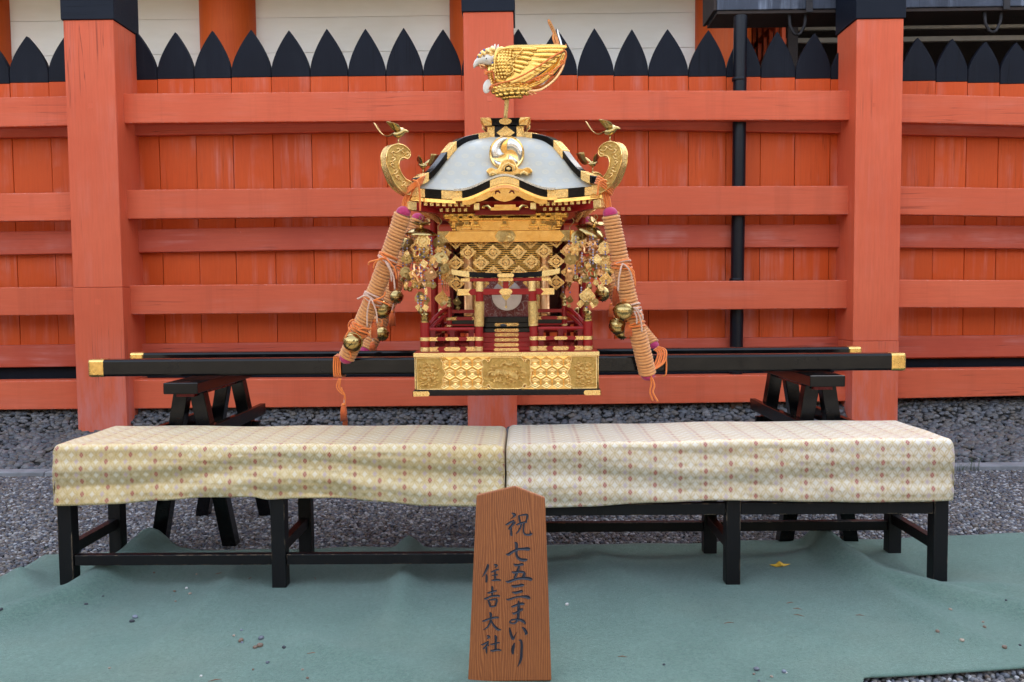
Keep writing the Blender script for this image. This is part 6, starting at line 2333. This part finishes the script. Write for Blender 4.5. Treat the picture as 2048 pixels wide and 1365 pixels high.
def wrapped_rope(label, stations, r, loops):
    """stations: (px, py, Y); a stout core wound tightly with straw cord, magenta ends, tied with orange cords"""
    pts = bez([at(*s) for s in stations], 48)
    root = thing('wrapped_rope', label, 'rope', pts[-1], 'wrapped ropes at the shrine corners')
    L = [0]
    for a, c in zip(pts[:-1], pts[1:]): L.append(L[-1] + (c - a).length)

    def pt(s):
        s = max(0, min(L[-1], s))
        for i in range(len(L) - 1):
            if s <= L[i + 1]:
                t = (s - L[i]) / max(1e-9, L[i + 1] - L[i])
                return pts[i].lerp(pts[i + 1], t), (pts[i + 1] - pts[i]).normalized()
        return pts[-1], (pts[-1] - pts[-2]).normalized()
    MB().tube(pts, r * .93, 16).build('core', M['rope_core'], root, smooth=True)
    pitch = .0158
    turns = int(L[-1] / pitch)
    path = []
    for i in range(turns * 14 + 1):
        p, t = pt(L[-1] * i / (turns * 14))
        a = t.cross(Vector((0, 1, 0))).normalized()
        c = a.cross(t)
        th = 2 * pi * i / 14
        path.append(p + (a * cos(th) + c * sin(th)) * r * .985 * (1 + .010 * sin(i * .071) + .006 * sin(i * .19 + 1)) + t * .0010 * sin(i * .113))
    MB().tube(path, pitch * .49, 8).build('winding', M['rope_tan'], root, smooth=True)
    for e, s in ((0, -1), (-1, 1)):
        p, t = pt(0 if e == 0 else L[-1])
        MB().ball(p + t * s * .006, r * .96, r * .96, r * .85, 14, 10).build('end_cloth', M['cloth_magenta'], root, smooth=True)
    for (f, mat, n, tails_) in loops:
        s = L[-1] * f
        b = MB()
        for j in range(n):
            path = []
            for i in range(19):
                p, t = pt(s + (j - n / 2) * .011 + .012 * sin(2 * pi * i / 18 + j))
                a = t.cross(Vector((0, 1, 0))).normalized(); c = a.cross(t)
                th = 2 * pi * i / 18
                path.append(p + (a * cos(th) + c * sin(th)) * (r + .010))
            b.tube(path, .0048, 6, cap=False)
        p, t = pt(s)
        for (dx, dz, k) in tails_:
            q = p + Vector((0, -r - .014, 0))
            b.tube(bez([q, q + Vector((dx * .4, -.016, dz * .2 + .018 * k)), q + Vector((dx * .9, -.012, dz * .55)), q + Vector((dx, -.004, dz))], 12), .0042, 6)
        b.build('tie_cord', M[mat], root, smooth=True)
    # suspension cord from the eave to the top of the rope
    return root, pt, L[-1]


ropeFL, ptFL, LFL = wrapped_rope('straw-wound rope with pale and orange bows, its foot on top of the near pole',
    [(806, 428, 4.13), (782, 500, 4.16), (742, 606, 4.22), (694, 714, 4.27)], 15.2 * 4.2 / FPX,
    [(.30, 'cord_orange', 3, ((-.085, -.03, 0), (-.06, -.045, .5), (.05, -.10, 0))), (.315, 'cord_pale', 2, ((.045, -.14, .4), (.03, -.10, 0))),
     (.575, 'cord_pale', 3, ((-.065, .0, .8), (-.02, -.14, 0), (.03, -.12, .2))), (.60, 'cord_orange', 2, ((.10, -.02, .6), (.08, .05, 0))),
     (.80, 'cord_orange', 4, ((-.06, -.05, 1.2), (.07, .01, .4), (.06, -.03, 0)))])
ropeFR, ptFR, LFR = wrapped_rope('straw-wound rope crossing the face of the near pole, two cord ends hanging below',
    [(1221, 430, 4.13), (1238, 510, 4.15), (1260, 610, 4.18), (1279, 680, 4.20), (1295, 747, 4.245)], 15.2 * 4.2 / FPX,
    [(.31, 'cord_orange', 3, ((.055, -.05, .3), (.06, -.10, .8), (-.04, .01, 0))), (.30, 'cord_pale', 1, ((.045, -.08, .2), (-.02, -.13, .3))),
     (.58, 'cord_pale', 3, ((.05, -.05, .8), (.045, -.11, 1.0), (.02, -.07, 0))), (.61, 'cord_orange', 3, ((-.04, .02, 0), (-.05, -.03, 0))), (.69, 'cord_orange', 2, ())])
ropeRL, ptRL, LRL = wrapped_rope('straw-wound rope behind the one whose foot stands on the near pole',
    [(835, 440, 5.03), (815, 500, 5.0), (775, 610, 4.95), (735, 699, 4.88)], 14.0 * 5.0 / FPX,
    [(.4, 'cord_orange', 3, ((.03, -.10, .4),)), (.7, 'cord_orange', 3, ((-.03, -.06, 0),))])
ropeRR, ptRR, LRR = wrapped_rope('straw-wound rope behind the one that crosses the face of the near pole',
    [(1172, 447, 5.03), (1195, 510, 5.0), (1250, 620, 4.95), (1303, 690, 4.86)], 14.0 * 5.0 / FPX,
    [(.35, 'cord_orange', 3, ((.03, -.10, .4),)), (.68, 'cord_orange', 3, ((-.03, -.06, 0),))])
for root, pts_ in ((ropeFL, [(806, 426, 4.13), (812, 400, 4.125), (828, 372, 4.12)]), (ropeFR, [(1221, 428, 4.13), (1214, 400, 4.125), (1207, 372, 4.12)])):
    b = MB()
    P = [at(*q) for q in pts_]
    for k in range(4):
        o = Vector((.006 * (k - 1.5), -.004 * (k % 2), 0))
        b.tube(bez([P[0] + o * .5, P[1] + o * 1.4, P[2] + o], 10), .0042, 6)
    # wrapped round the base of the scroll, with a loop and a hanging tail
    m = P[2] + Vector((0, .02, -.0))
    for k in range(4):
        loop = []
        for i in range(17):
            a = 2 * pi * i / 16
            loop.append(m + Vector((.040 * cos(a) + .004 * k, -.035 * sin(a) - .02, .030 * cos(a) * (-1 if root is ropeFR else 1) + .010 * (k - 1.5))))
        b.tube(loop, .0045, 6, cap=False)
    sx = 1 if root is ropeFL else -1
    b.tube(bez([P[2] + Vector((0, -.05, .02)), P[2] + Vector((sx * .025, -.055, .008)), P[2] + Vector((sx * .033, -.05, -.045)), P[2] + Vector((sx * .034, -.05, -.125 if sx > 0 else -.05))], 16), .0048, 6)
    b.build('hanging_cord', M['cord_orange'], root, smooth=True)

# cords lashing the rope feet to the poles
b = MB()
for k in range(4):
    x = at(669 + 4.2 * k, 740, 4.30).x
    loop = [(x, 4.298, ZP + .050), (x, 4.345, ZP + .052), (x + .002, 4.398, ZP + .048), (x + .003, 4.40, ZP - .048), (x, 4.345, ZP - .052), (x - .001, 4.298, ZP - .050), (x - .0025, 4.294, ZP), (x, 4.298, ZP + .050)]
    b.tube(bez(loop, 28), .0048, 6, cap=False)
b.tube(bez([at(690, 714, 4.27), at(684, 712, 4.30), at(676, 716, 4.30)], 8), .005, 6)
for k, (dx, y1) in enumerate(((-3, 775), (1, 800), (4, 810))):
    b.tube(bez([at(678 + k * 2, 757, 4.29), at(676 + dx, 775, 4.285), at(688 + dx * .5, 790, 4.285), at(686 + dx, y1, 4.285)], 12), .003, 6)
lash = b.build('lashing', M['cord_orange'], ropeFL, smooth=True)
b = MB()
for k in range(5):
    o = Vector((.005 * k, -.003 * (k % 2), .004 * k))
    b.tube(bez([at(1297, 748, 4.225) + o, at(1308 + 3 * k, 732, 4.26) + o, at(1316 + 2 * k, 708, 4.285) + o, at(1308, 700, 4.32) + o], 12), .0046, 6)
b.tube(bez([at(1318, 708, 4.285), at(1331, 712, 4.29), at(1332, 748, 4.285), at(1324, 752, 4.30)], 12), .0046, 6)
b.tube(bez([at(1298, 748, 4.22), at(1303, 765, 4.22), at(1300, 785, 4.22), at(1306, 802, 4.22)], 12), .0046, 6)
b.tube(bez([at(1300, 748, 4.215), at(1309, 770, 4.215), at(1306, 785, 4.215), at(1316, 804, 4.215)], 12), .0046, 6)
b.build('lashing', M['cord_orange'], ropeFR, smooth=True)

# ------------------------------------------------------------------ round brass bells
def bell(label, px, py, Y, rpx, down=(0, 0, -1), slot=True):
    """crotal bell: two half shells with a rolled belt, slot and holes below, loop above; `down` points to the slot side"""
    c = at(px, py, Y)
    r = rpx * Y / FPX
    d = Vector(down).normalized()
    root = thing('crotal_bell', label, 'bell', c, 'brass bells tied to the ropes')
    q = (-d).rotation_difference(Vector((0, 0, 1))).inverted().to_matrix()
    rows = [(max(r * cos(a), .0005), r * .97 * sin(a)) for a in [-pi / 2 + pi * i / 22 for i in range(23)]]
    MB().lathe(c, rows, 28, axis=-d).build('shell', M['brass'], root, smooth=True)
    belt = [(r * 1.0, -.10 * r), (r * 1.07, -.085 * r), (r * 1.075, -.03 * r), (r * 1.02, -.012 * r), (r * 1.02, .012 * r), (r * 1.075, .03 * r), (r * 1.07, .085 * r), (r * 1.0, .10 * r)]
    MB().lathe(c - d * r * .12, belt, 28, axis=-d).build('belt', M['brass'], root, smooth=True)
    b = MB()
    a = d.orthogonal().normalized()
    b.bar(c + d * r * .94 - a * r * .62, c + d * r * .94 + a * r * .62, r * .05, r * .06, up=d)
    for s in (-1, 0):
        b.lathe(c + d * r * (.985 if s == 0 else .76) + a * s * r * .62, [(r * .07, 0), (r * .07, .004)], 8, axis=d)
    b.build('slot', M['lacquer_black'], root)
    b = MB()
    top = c - d * r * .98
    e = d.orthogonal().normalized()
    b.tube([top + e * r * .2 * cos(t) - d * r * .2 * (1 + sin(t)) for t in [2 * pi * i / 12 for i in range(13)]], r * .06, 6, cap=False)
    b.build('loop', M['cord_orange'], root, smooth=True)
    return root


bell('brass bell turned slot-forward at the rope foot, above the yellower cloth', 705, 685, 4.21, 19, (-.1, -1, -.25))
bell('large upright belted brass bell beside the rope middle, above the yellower cloth', 764, 619, 4.26, 18.5, (0, -.1, -1))
bell('brass bell just above the rear pole, under the large upright bell', 764, 668, 4.70, 14.5, (0.05, -.1, -1))
bell('dark brass bell just below the hanging pair of tassels, above the yellower cloth', 793, 594, 4.80, 14, (0, 0, -1))
bell('brass bell high on the rope, half hidden below the level dished canopy', 808, 489, 4.85, 15, (-.3, 0, -1))
bell('large shiny brass bell in front of the bell cluster, above the paler cloth', 1247, 623, 4.13, 20, (-.1, -.45, -1))
bell('tilted brass bell partly behind the large shiny one, above the paler cloth', 1235, 652, 4.22, 17.5, (-.5, -.3, -1))
bell('lowest brass bell of the cluster above the paler cloth, mostly hidden', 1244, 664, 4.34, 15.5, (0.2, 0, -1))
bell('dark brass bell hanging below the ornament with the tilted canopy', 1205, 588, 4.62, 15.5, (0, -.1, -1))
bell('brass bell behind the gold plates of the ornament with the tilted canopy', 1208, 543, 4.75, 17, (-.2, 0, -1))
# cords the bells hang by
def bell_cord(root_rope, P):
    MB().tube(bez([at(*q) for q in P], 14), .0042, 6).build('bell_cord', M['cord_orange'], root_rope, smooth=True)


bell_cord(ropeFL, [(700, 668, 4.23), (697, 650, 4.24), (706, 640, 4.22), (722, 645, 4.22)])
bell_cord(ropeFL, [(698, 700, 4.22), (702, 714, 4.22), (694, 720, 4.27)])
bell_cord(ropeFL, [(764, 600, 4.26), (766, 590, 4.25), (758, 582, 4.22), (752, 578, 4.20)])
bell_cord(ropeRL, [(764, 654, 4.70), (766, 630, 4.74), (772, 615, 4.9)])
bell_cord(ropeRL, [(793, 580, 4.80), (795, 560, 4.84), (800, 540, 4.95)])
bell_cord(ropeRL, [(810, 474, 4.85), (818, 468, 4.9), (822, 480, 4.98)])
bell_cord(ropeFR, [(1250, 603, 4.14), (1254, 596, 4.14), (1258, 600, 4.15)])
bell_cord(ropeFR, [(1228, 636, 4.22), (1240, 615, 4.22), (1254, 605, 4.2)])
bell_cord(ropeFR, [(1246, 650, 4.34), (1254, 630, 4.28), (1260, 615, 4.22)])
bell_cord(ropeRR, [(1205, 573, 4.62), (1206, 560, 4.7), (1212, 545, 4.95)])
bell_cord(ropeRR, [(1206, 527, 4.75), (1202, 515, 4.8), (1200, 520, 4.98)])

# ------------------------------------------------------------------ tassels
def tassel(label, px, py0, py1, Y, wpx, cord_from=None):
    a, c = at(px, py0, Y), at(px, py1, Y)
    r = wpx * Y / FPX / 2
    root = thing('tassel', label, 'tassel', a, 'orange silk tassels')
    h = a.z - c.z
    MB().lathe(a, [(r * .15, .0), (r * .62, -.004), (r * .80, -h * .10), (r * .74, -h * .15), (r * .62, -h * .17)], 12).build('knot', M['cord_orange'], root, smooth=True)
    b = MB()
    n = 15
    for ring, f in ((1.0, 1), (.55, .98)):
        for i in range(n if ring == 1.0 else 8):
            th = 2 * pi * i / (n if ring == 1.0 else 8)
            d = Vector((cos(th), sin(th), 0)) * r * ring
            e = random.uniform(.93, 1.04)
            b.tube([a + d * .62 + Vector((0, 0, -h * .16)), a + d * .95 + Vector((0, 0, -h * .5)), a + d * 1.0 + Vector((0, 0, -h * e))], [r * .20, r * .22, r * .16], 5)
    b.build('skirt', M['tassel_orange'], root, smooth=True)
    if cord_from:
        MB().tube(bez([at(*q) for q in cord_from] + [a], 12), .0035, 6).build('cord', M['cord_pale'], root, smooth=True)
    return root


tassel('thicker orange tassel of the pair above the dark bell, near the level canopy', 783, 541, 582, 4.30, 10, [(786, 500, 4.28), (788, 520, 4.30)])
tassel('thinner orange tassel of the pair above the dark bell, near the level canopy', 791, 539, 577, 4.32, 9, [(790, 500, 4.28), (793, 520, 4.31)])
tassel('small orange tassel below the dark bell, above the yellower cloth', 784, 621, 652, 4.86, 12, [(790, 600, 4.88)])
tassel('orange tassel against the rope, beside the lower edge of the upright belted bell', 748, 638, 676, 4.24, 11, [(742, 622, 4.24), (745, 630, 4.24)])
tassel('small dark orange tassel under the lowest bell above the rear pole', 745, 683, 702, 4.72, 11, [(752, 660, 4.72)])
tassel('long orange tassel hanging from the pole lashing in front of the pebbles', 687, 806, 842, 4.285, 12)
tassel('pale-tipped orange tassel hanging lowest from the pole lashing', 690, 826, 856, 4.30, 9, [(688, 800, 4.29)])
tassel('orange tassel above the paler cloth, the one farther from the rope of the pair', 1230, 572, 612, 4.30, 10, [(1236, 540, 4.24), (1233, 560, 4.28)])
tassel('orange tassel above the paler cloth, the one nearer the rope of the pair', 1239, 571, 611, 4.29, 10, [(1240, 540, 4.24), (1242, 556, 4.28)])
tassel('orange tassel behind the hanging pair beside the clustered bells', 1223, 606, 634, 4.40, 11)
tassel('orange tassel peeking out below the large shiny bell, against the rope', 1257, 641, 674, 4.17, 14)

# ------------------------------------------------------------------ hanging ornaments of gold leaves and beads at the eave corners
def leaf_shape(kind, s):
    """outline of a gilt plate about s across"""
    if kind == 'square':
        return [(0, s * .55), (s * .5, 0), (0, -s * .55), (-s * .5, 0)]
    if kind == 'fan':
        return [(0, s * .45)] + [(s * .62 * sin(a), s * .45 - s * .95 * cos(a) * (1 + .06 * (i % 2))) for i, a in enumerate([-.95 + 1.9 * k / 8 for k in range(9)])][::-1]
    if kind == 'flower':
        return [(s * (.42 + .11 * cos(6 * a)) * cos(a), s * (.42 + .11 * cos(6 * a)) * sin(a)) for a in [2 * pi * i / 30 for i in range(30)]][::-1]
    if kind == 'shell':
        return [(s * (.46 + .05 * cos(8 * a)) * cos(a) * 1.1, s * (.40 + .05 * cos(8 * a)) * sin(a) + (s * .12 if .9 < a < 2.2 else 0)) for a in [2 * pi * i / 24 for i in range(24)]][::-1]
    if kind == 'slip':
        return [(s * .22, s * .5), (s * .22, -s * .5), (-s * .22, -s * .5), (-s * .22, s * .5)]
    return [(s * .35 * cos(a), s * .5 * sin(a)) for a in [2 * pi * i / 16 for i in range(16)]][::-1]


def gilt(root, px, py, Y, spx, kind, mat, rot=None):
    c = at(px, py, Y)
    s = spx * Y / FPX
    R = Euler((random.uniform(-.25, .25), random.uniform(-.3, .3), rot if rot is not None else random.uniform(-.5, .5))).to_matrix()
    pts = leaf_shape(kind, s)
    b = MB()
    n = len(pts)
    dish = s * .08
    if kind == 'ring':
        b.tube([c + R @ Vector((s * .36 * (1 + .18 * cos(6 * a)) * cos(a), 0, s * .42 * (1 + .18 * cos(6 * a)) * sin(a))) for a in [2 * pi * i / 24 for i in range(25)]], s * .075, 6, cap=False)
        for q in range(3):
            a = q * pi / 3 + .5
            b.bar(c + R @ Vector((s * .34 * cos(a), 0, s * .4 * sin(a))), c - R @ Vector((s * .34 * cos(a), 0, s * .4 * sin(a))), s * .07, s * .05, up=(0, 1, 0))
        b.ball(c, s * .13, s * .08, s * .13, 8, 6)
    else:
        b.prism(pts, lambda x, z, d: c + R @ Vector((x, d, z)), -.0008, .0008)
        b.ball(c + R @ Vector((0, -.0015, 0)), s * .16, s * .05, s * .16, 7, 4)
        ridge = [c + R @ Vector((x * .72, -.0018, z * .72)) for x, z in pts]
        b.tube(ridge + [ridge[0]], s * .028, 5, cap=False)
    b.build('gilt_plate', M[mat], root, smooth=True, angle=40)


def small_bell(root, px, py, Y, rpx):
    c, r = at(px, py, Y), rpx * Y / FPX
    MB().lathe(c, [(r * .2, r * 1.1), (r * .8, r * .85), (r * .95, 0), (r * 1.15, -.1 * r), (r * .95, -.2 * r), (r * .8, -.8 * r), (.0001, -r)], 12).build('small_bell', M['brass'], root, smooth=True)


def canopy(root, px, py, Y, rpx, tilt):
    c = at(px, py, Y)
    r = rpx * Y / FPX
    R = Euler(tilt).to_matrix()
    n, rows = 30, []
    for i in range(7):
        t = i / 6
        row = []
        for k in range(n):
            a = 2 * pi * k / n
            rr = r * t * (1 + .05 * cos(10 * a) * t ** 4)
            row.append(c + R @ Vector((rr * cos(a), rr * sin(a), r * .42 * (1 - t ** 2.2) - r * .12 - (.02 * r * cos(10 * a) if i == 6 else 0))))
        rows.append(row)
    MB().strip(rows, closed=True).build('canopy_dish', M['brass'], root, smooth=True, solid=.0025)
    for q in range(4):
        a = q * pi / 2 + .6
        b = MB()
        rows = []
        for i in range(6):
            t = i / 5
            wd = r * .26 * sin(pi * min(1, t * .8 + .18))
            m = Vector((cos(a), sin(a), 0)) * r * (.12 + .62 * t) + Vector((0, 0, r * (.44 + .22 * t ** 1.5)))
            sd = Vector((-sin(a), cos(a), 0)) * wd
            rows.append([c + R @ (m - sd + Vector((0, 0, wd * .3))), c + R @ m, c + R @ (m + sd + Vector((0, 0, wd * .3)))])
        b.strip(rows)
        b.build('canopy_leaf', M['brass_dark'], root, smooth=True, solid=.0018)
    b = MB(); b.ball(c + R @ Vector((0, 0, r * .42)), r * .14, r * .14, r * .20, 10, 7); b.build('canopy_knob', M['gold'], root, smooth=True)
    b = MB()
    top = c + R @ Vector((0, 0, r * .55))
    hk = [top + Vector((0, 0, 0)), top + Vector((0, 0, .012)), top + Vector((.010, 0, .024)), top + Vector((0, 0, .038)), top + Vector((-.008, 0, .030)), top + Vector((-.004, 0, .022))]
    b.tube(bez(hk, 16), .0018, 6)
    b.build('hook', M['brass_dark'], root, smooth=True)


def strand(root, cord_b, beads, px0, py0, px1, py1, Y, Y1=None):
    Y1 = Y1 or Y
    a, c = at(px0, py0, Y), at(px1, py1, Y1)
    cord_b.tube([a, c], .0010, 4)
    n = int((a - c).length / .0125)
    for i in range(n):
        if random.random() < .55:
            t = (i + .5) / n
            (beads[0] if random.random() < .35 else beads[1]).ball(a.lerp(c, t), .0042, .0042, .0048, 7, 5)


G, GP, CG, BR = 'gold_bright', 'gold_plate', 'copper_gold', 'brass_dark'


def ornament(label, cx, cy, Y, tilt, spec, strands_, bells_, seed):
    random.seed(seed)
    root = thing('hanging_ornament', label, 'ornament', at(cx, cy, Y), 'gilt hanging ornaments at the eave corners')
    canopy(root, cx, cy + 4, Y, 33, tilt)
    cord_b, beads = MB(), (MB(), MB())
    for s in strands_: strand(root, cord_b, beads, *s)
    cord_b.build('strings', M['brass_dark'], root)
    beads[0].build('beads', M['bead_blue'], root, smooth=True)
    beads[1].build('beads', M['bead_clear'], root, smooth=True)
    for (px, py, s, kind, mat, dY) in spec: gilt(root, px, py, Y + dY, s * 1.18, kind, mat)
    for s in strands_[:9]:                  # smaller plates strung between the large ones
        for q in range(3):
            t = random.uniform(.15, .92)
            gilt(root, s[0] + (s[2] - s[0]) * t + random.uniform(-5, 5), s[1] + (s[3] - s[1]) * t, s[4] + random.uniform(-.03, .08), random.uniform(9, 17),
                 random.choice(('square', 'shell', 'fan', 'oval', 'flower')), random.choice((BR, BR, GP, CG)))
    for (px, py, r, dY) in bells_: small_bell(root, px, py, Y + dY, r)
    return root


# positions read off the photograph: (px, py, size, kind, metal, depth offset)
left_spec = [(847, 483, 24, 'shell', G, -.06), (817, 490, 22, 'shell', BR, .02), (877, 487, 20, 'shell', BR, .0), (840, 498, 36, 'ring', GP, -.04), (855, 505, 22, 'ring', G, -.02), (813, 508, 12, 'square', G, -.05),
             (813, 519, 18, 'shell', BR, -.03), (824, 517, 16, 'shell', BR, .04), (883, 512, 26, 'fan', BR, -.02), (866, 520, 15, 'square', GP, -.05), (889, 522, 12, 'square', G, -.06), (848, 528, 15, 'square', G, -.07),
             (870, 529, 13, 'square', CG, -.03), (835, 520, 14, 'flower', GP, .02), (856, 513, 14, 'fan', BR, .03), (841, 545, 36, 'ring', CG, -.04), (862, 546, 24, 'fan', CG, -.06), (811, 546, 20, 'shell', BR, -.04),
             (824, 549, 14, 'square', GP, -.06), (888, 538, 20, 'shell', BR, .03), (878, 548, 14, 'square', BR, .02), (834, 565, 22, 'flower', GP, -.02), (851, 563, 18, 'square', CG, -.03), (812, 571, 10, 'oval', GP, -.04),
             (829, 572, 12, 'shell', BR, -.02), (858, 569, 12, 'shell', BR, -.05), (866, 571, 12, 'shell', BR, -.04), (899, 545, 34, 'slip', G, .10), (852, 583, 11, 'slip', G, -.06), (842, 593, 17, 'oval', BR, -.05),
             (836, 615, 11, 'square', G, -.06), (851, 616, 12, 'square', G, -.07), (884, 594, 25, 'fan', GP, .10), (884, 609, 9, 'square', BR, .10), (889, 606, 8, 'square', BR, .10), (914, 602, 16, 'fan', BR, .14), (916, 616, 9, 'square', BR, .14)]
left_str = [(847, 465, 849, 580, 4.15), (830, 466, 836, 612, 4.17), (815, 468, 812, 575, 4.18), (862, 468, 866, 570, 4.16), (877, 470, 880, 560, 4.20), (842, 580, 842, 615, 4.15), (836, 590, 836, 610, 4.15), (851, 585, 851, 612, 4.15),
            (855, 468, 858, 560, 4.22), (824, 468, 826, 566, 4.22), (838, 470, 842, 560, 4.12), (806, 478, 806, 545, 4.2), (884, 560, 884, 588, 4.30), (914, 575, 914, 598, 4.34), (890, 480, 890, 530, 4.24)]
left_bells = [(812, 577, 5, -.03), (820, 579, 5, -.02), (847, 572, 6, -.02), (842, 622, 6.5, -.05), (838, 575, 4.5, .02), (866, 576, 4, -.03), (804, 560, 4, .0)]
OL = ornament('gilt ornament of beads and leaf plates hanging under the level dished canopy', 841, 462, 4.20, (.10, .06, 0), left_spec, left_str, left_bells, 31)
right_spec = [(1210, 498, 24, 'shell', G, -.06), (1180, 492, 32, 'ring', CG, -.04), (1150, 499, 23, 'flower', GP, -.05), (1158, 478, 28, 'shell', BR, .02), (1201, 487, 13, 'oval', BR, .02), (1141, 520, 22, 'shell', BR, -.02),
              (1194, 517, 17, 'fan', G, -.06), (1212, 526, 26, 'flower', G, -.05), (1163, 516, 15, 'fan', CG, .0), (1172, 521, 14, 'shell', CG, .03), (1180, 540, 30, 'ring', BR, -.03), (1176, 532, 12, 'square', GP, -.06),
              (1186, 527, 16, 'fan', BR, .04), (1212, 556, 23, 'fan', GP, -.06), (1225, 542, 11, 'square', GP, -.05), (1141, 543, 36, 'slip', CG, .03), (1165, 543, 18, 'flower', CG, .0), (1192, 566, 11, 'shell', G, -.04),
              (1172, 559, 15, 'shell', BR, .0), (1203, 574, 14, 'fan', G, -.06), (1175, 588, 28, 'fan', G, -.07), (1161, 608, 14, 'square', G, -.07), (1187, 609, 14, 'square', G, -.08), (1160, 562, 12, 'oval', GP, -.02),
              (1134, 498, 16, 'square', CG, .02), (1155, 530, 12, 'shell', GP, .03), (1140, 598, 14, 'fan', BR, .14), (1138, 612, 8, 'square', BR, .14), (1125, 590, 12, 'fan', BR, .2), (1150, 555, 12, 'square', CG, .05), (1200, 545, 15, 'shell', CG, .02)]
right_str = [(1180, 465, 1180, 580, 4.15), (1165, 462, 1162, 605, 4.14), (1210, 475, 1212, 570, 4.14), (1195, 470, 1192, 566, 4.16), (1152, 466, 1150, 560, 4.18), (1173, 590, 1173, 618, 4.13), (1187, 595, 1187, 606, 4.12), (1200, 475, 1203, 570, 4.22),
             (1138, 480, 1138, 540, 4.22), (1160, 470, 1157, 550, 4.22), (1222, 485, 1224, 545, 4.16), (1186, 470, 1186, 530, 4.10), (1140, 565, 1140, 594, 4.34), (1126, 560, 1126, 588, 4.40)]
right_bells = [(1178, 574, 6.5, -.05), (1151, 557, 6.5, -.02), (1203, 582, 6, -.05), (1172, 621, 6.5, -.06), (1158, 562, 4.5, .0), (1195, 572, 4, .0)]
ORR = ornament('gilt ornament of beads and leaf plates hanging under the tilted dished canopy', 1184, 458, 4.20, (.30, .42, 0), right_spec, right_str, right_bells, 47)
random.seed(99)
# hooks that carry the curtain frame
b = MB()
for px in (879, 914, 1108, 1144):
    for wv in (WN - .006,):
        p0, p1 = at(px, 436, MC - wv), at(px + (1 if px < 1000 else -1), 463, MC - wv)
        r = .010
        pts_ = []
        for i in range(25):
            t = i / 24
            z_ = p0.z + (p1.z - p0.z) * t
            pts_.append(Vector((p0.x + (p1.x - p0.x) * t + r * sin(t * 2 * pi * 1.0), p0.y, z_)))
        b.tube(pts_, .0020, 6)
b.build('curtain_hook', M['brass_dark'], shrine, smooth=True)
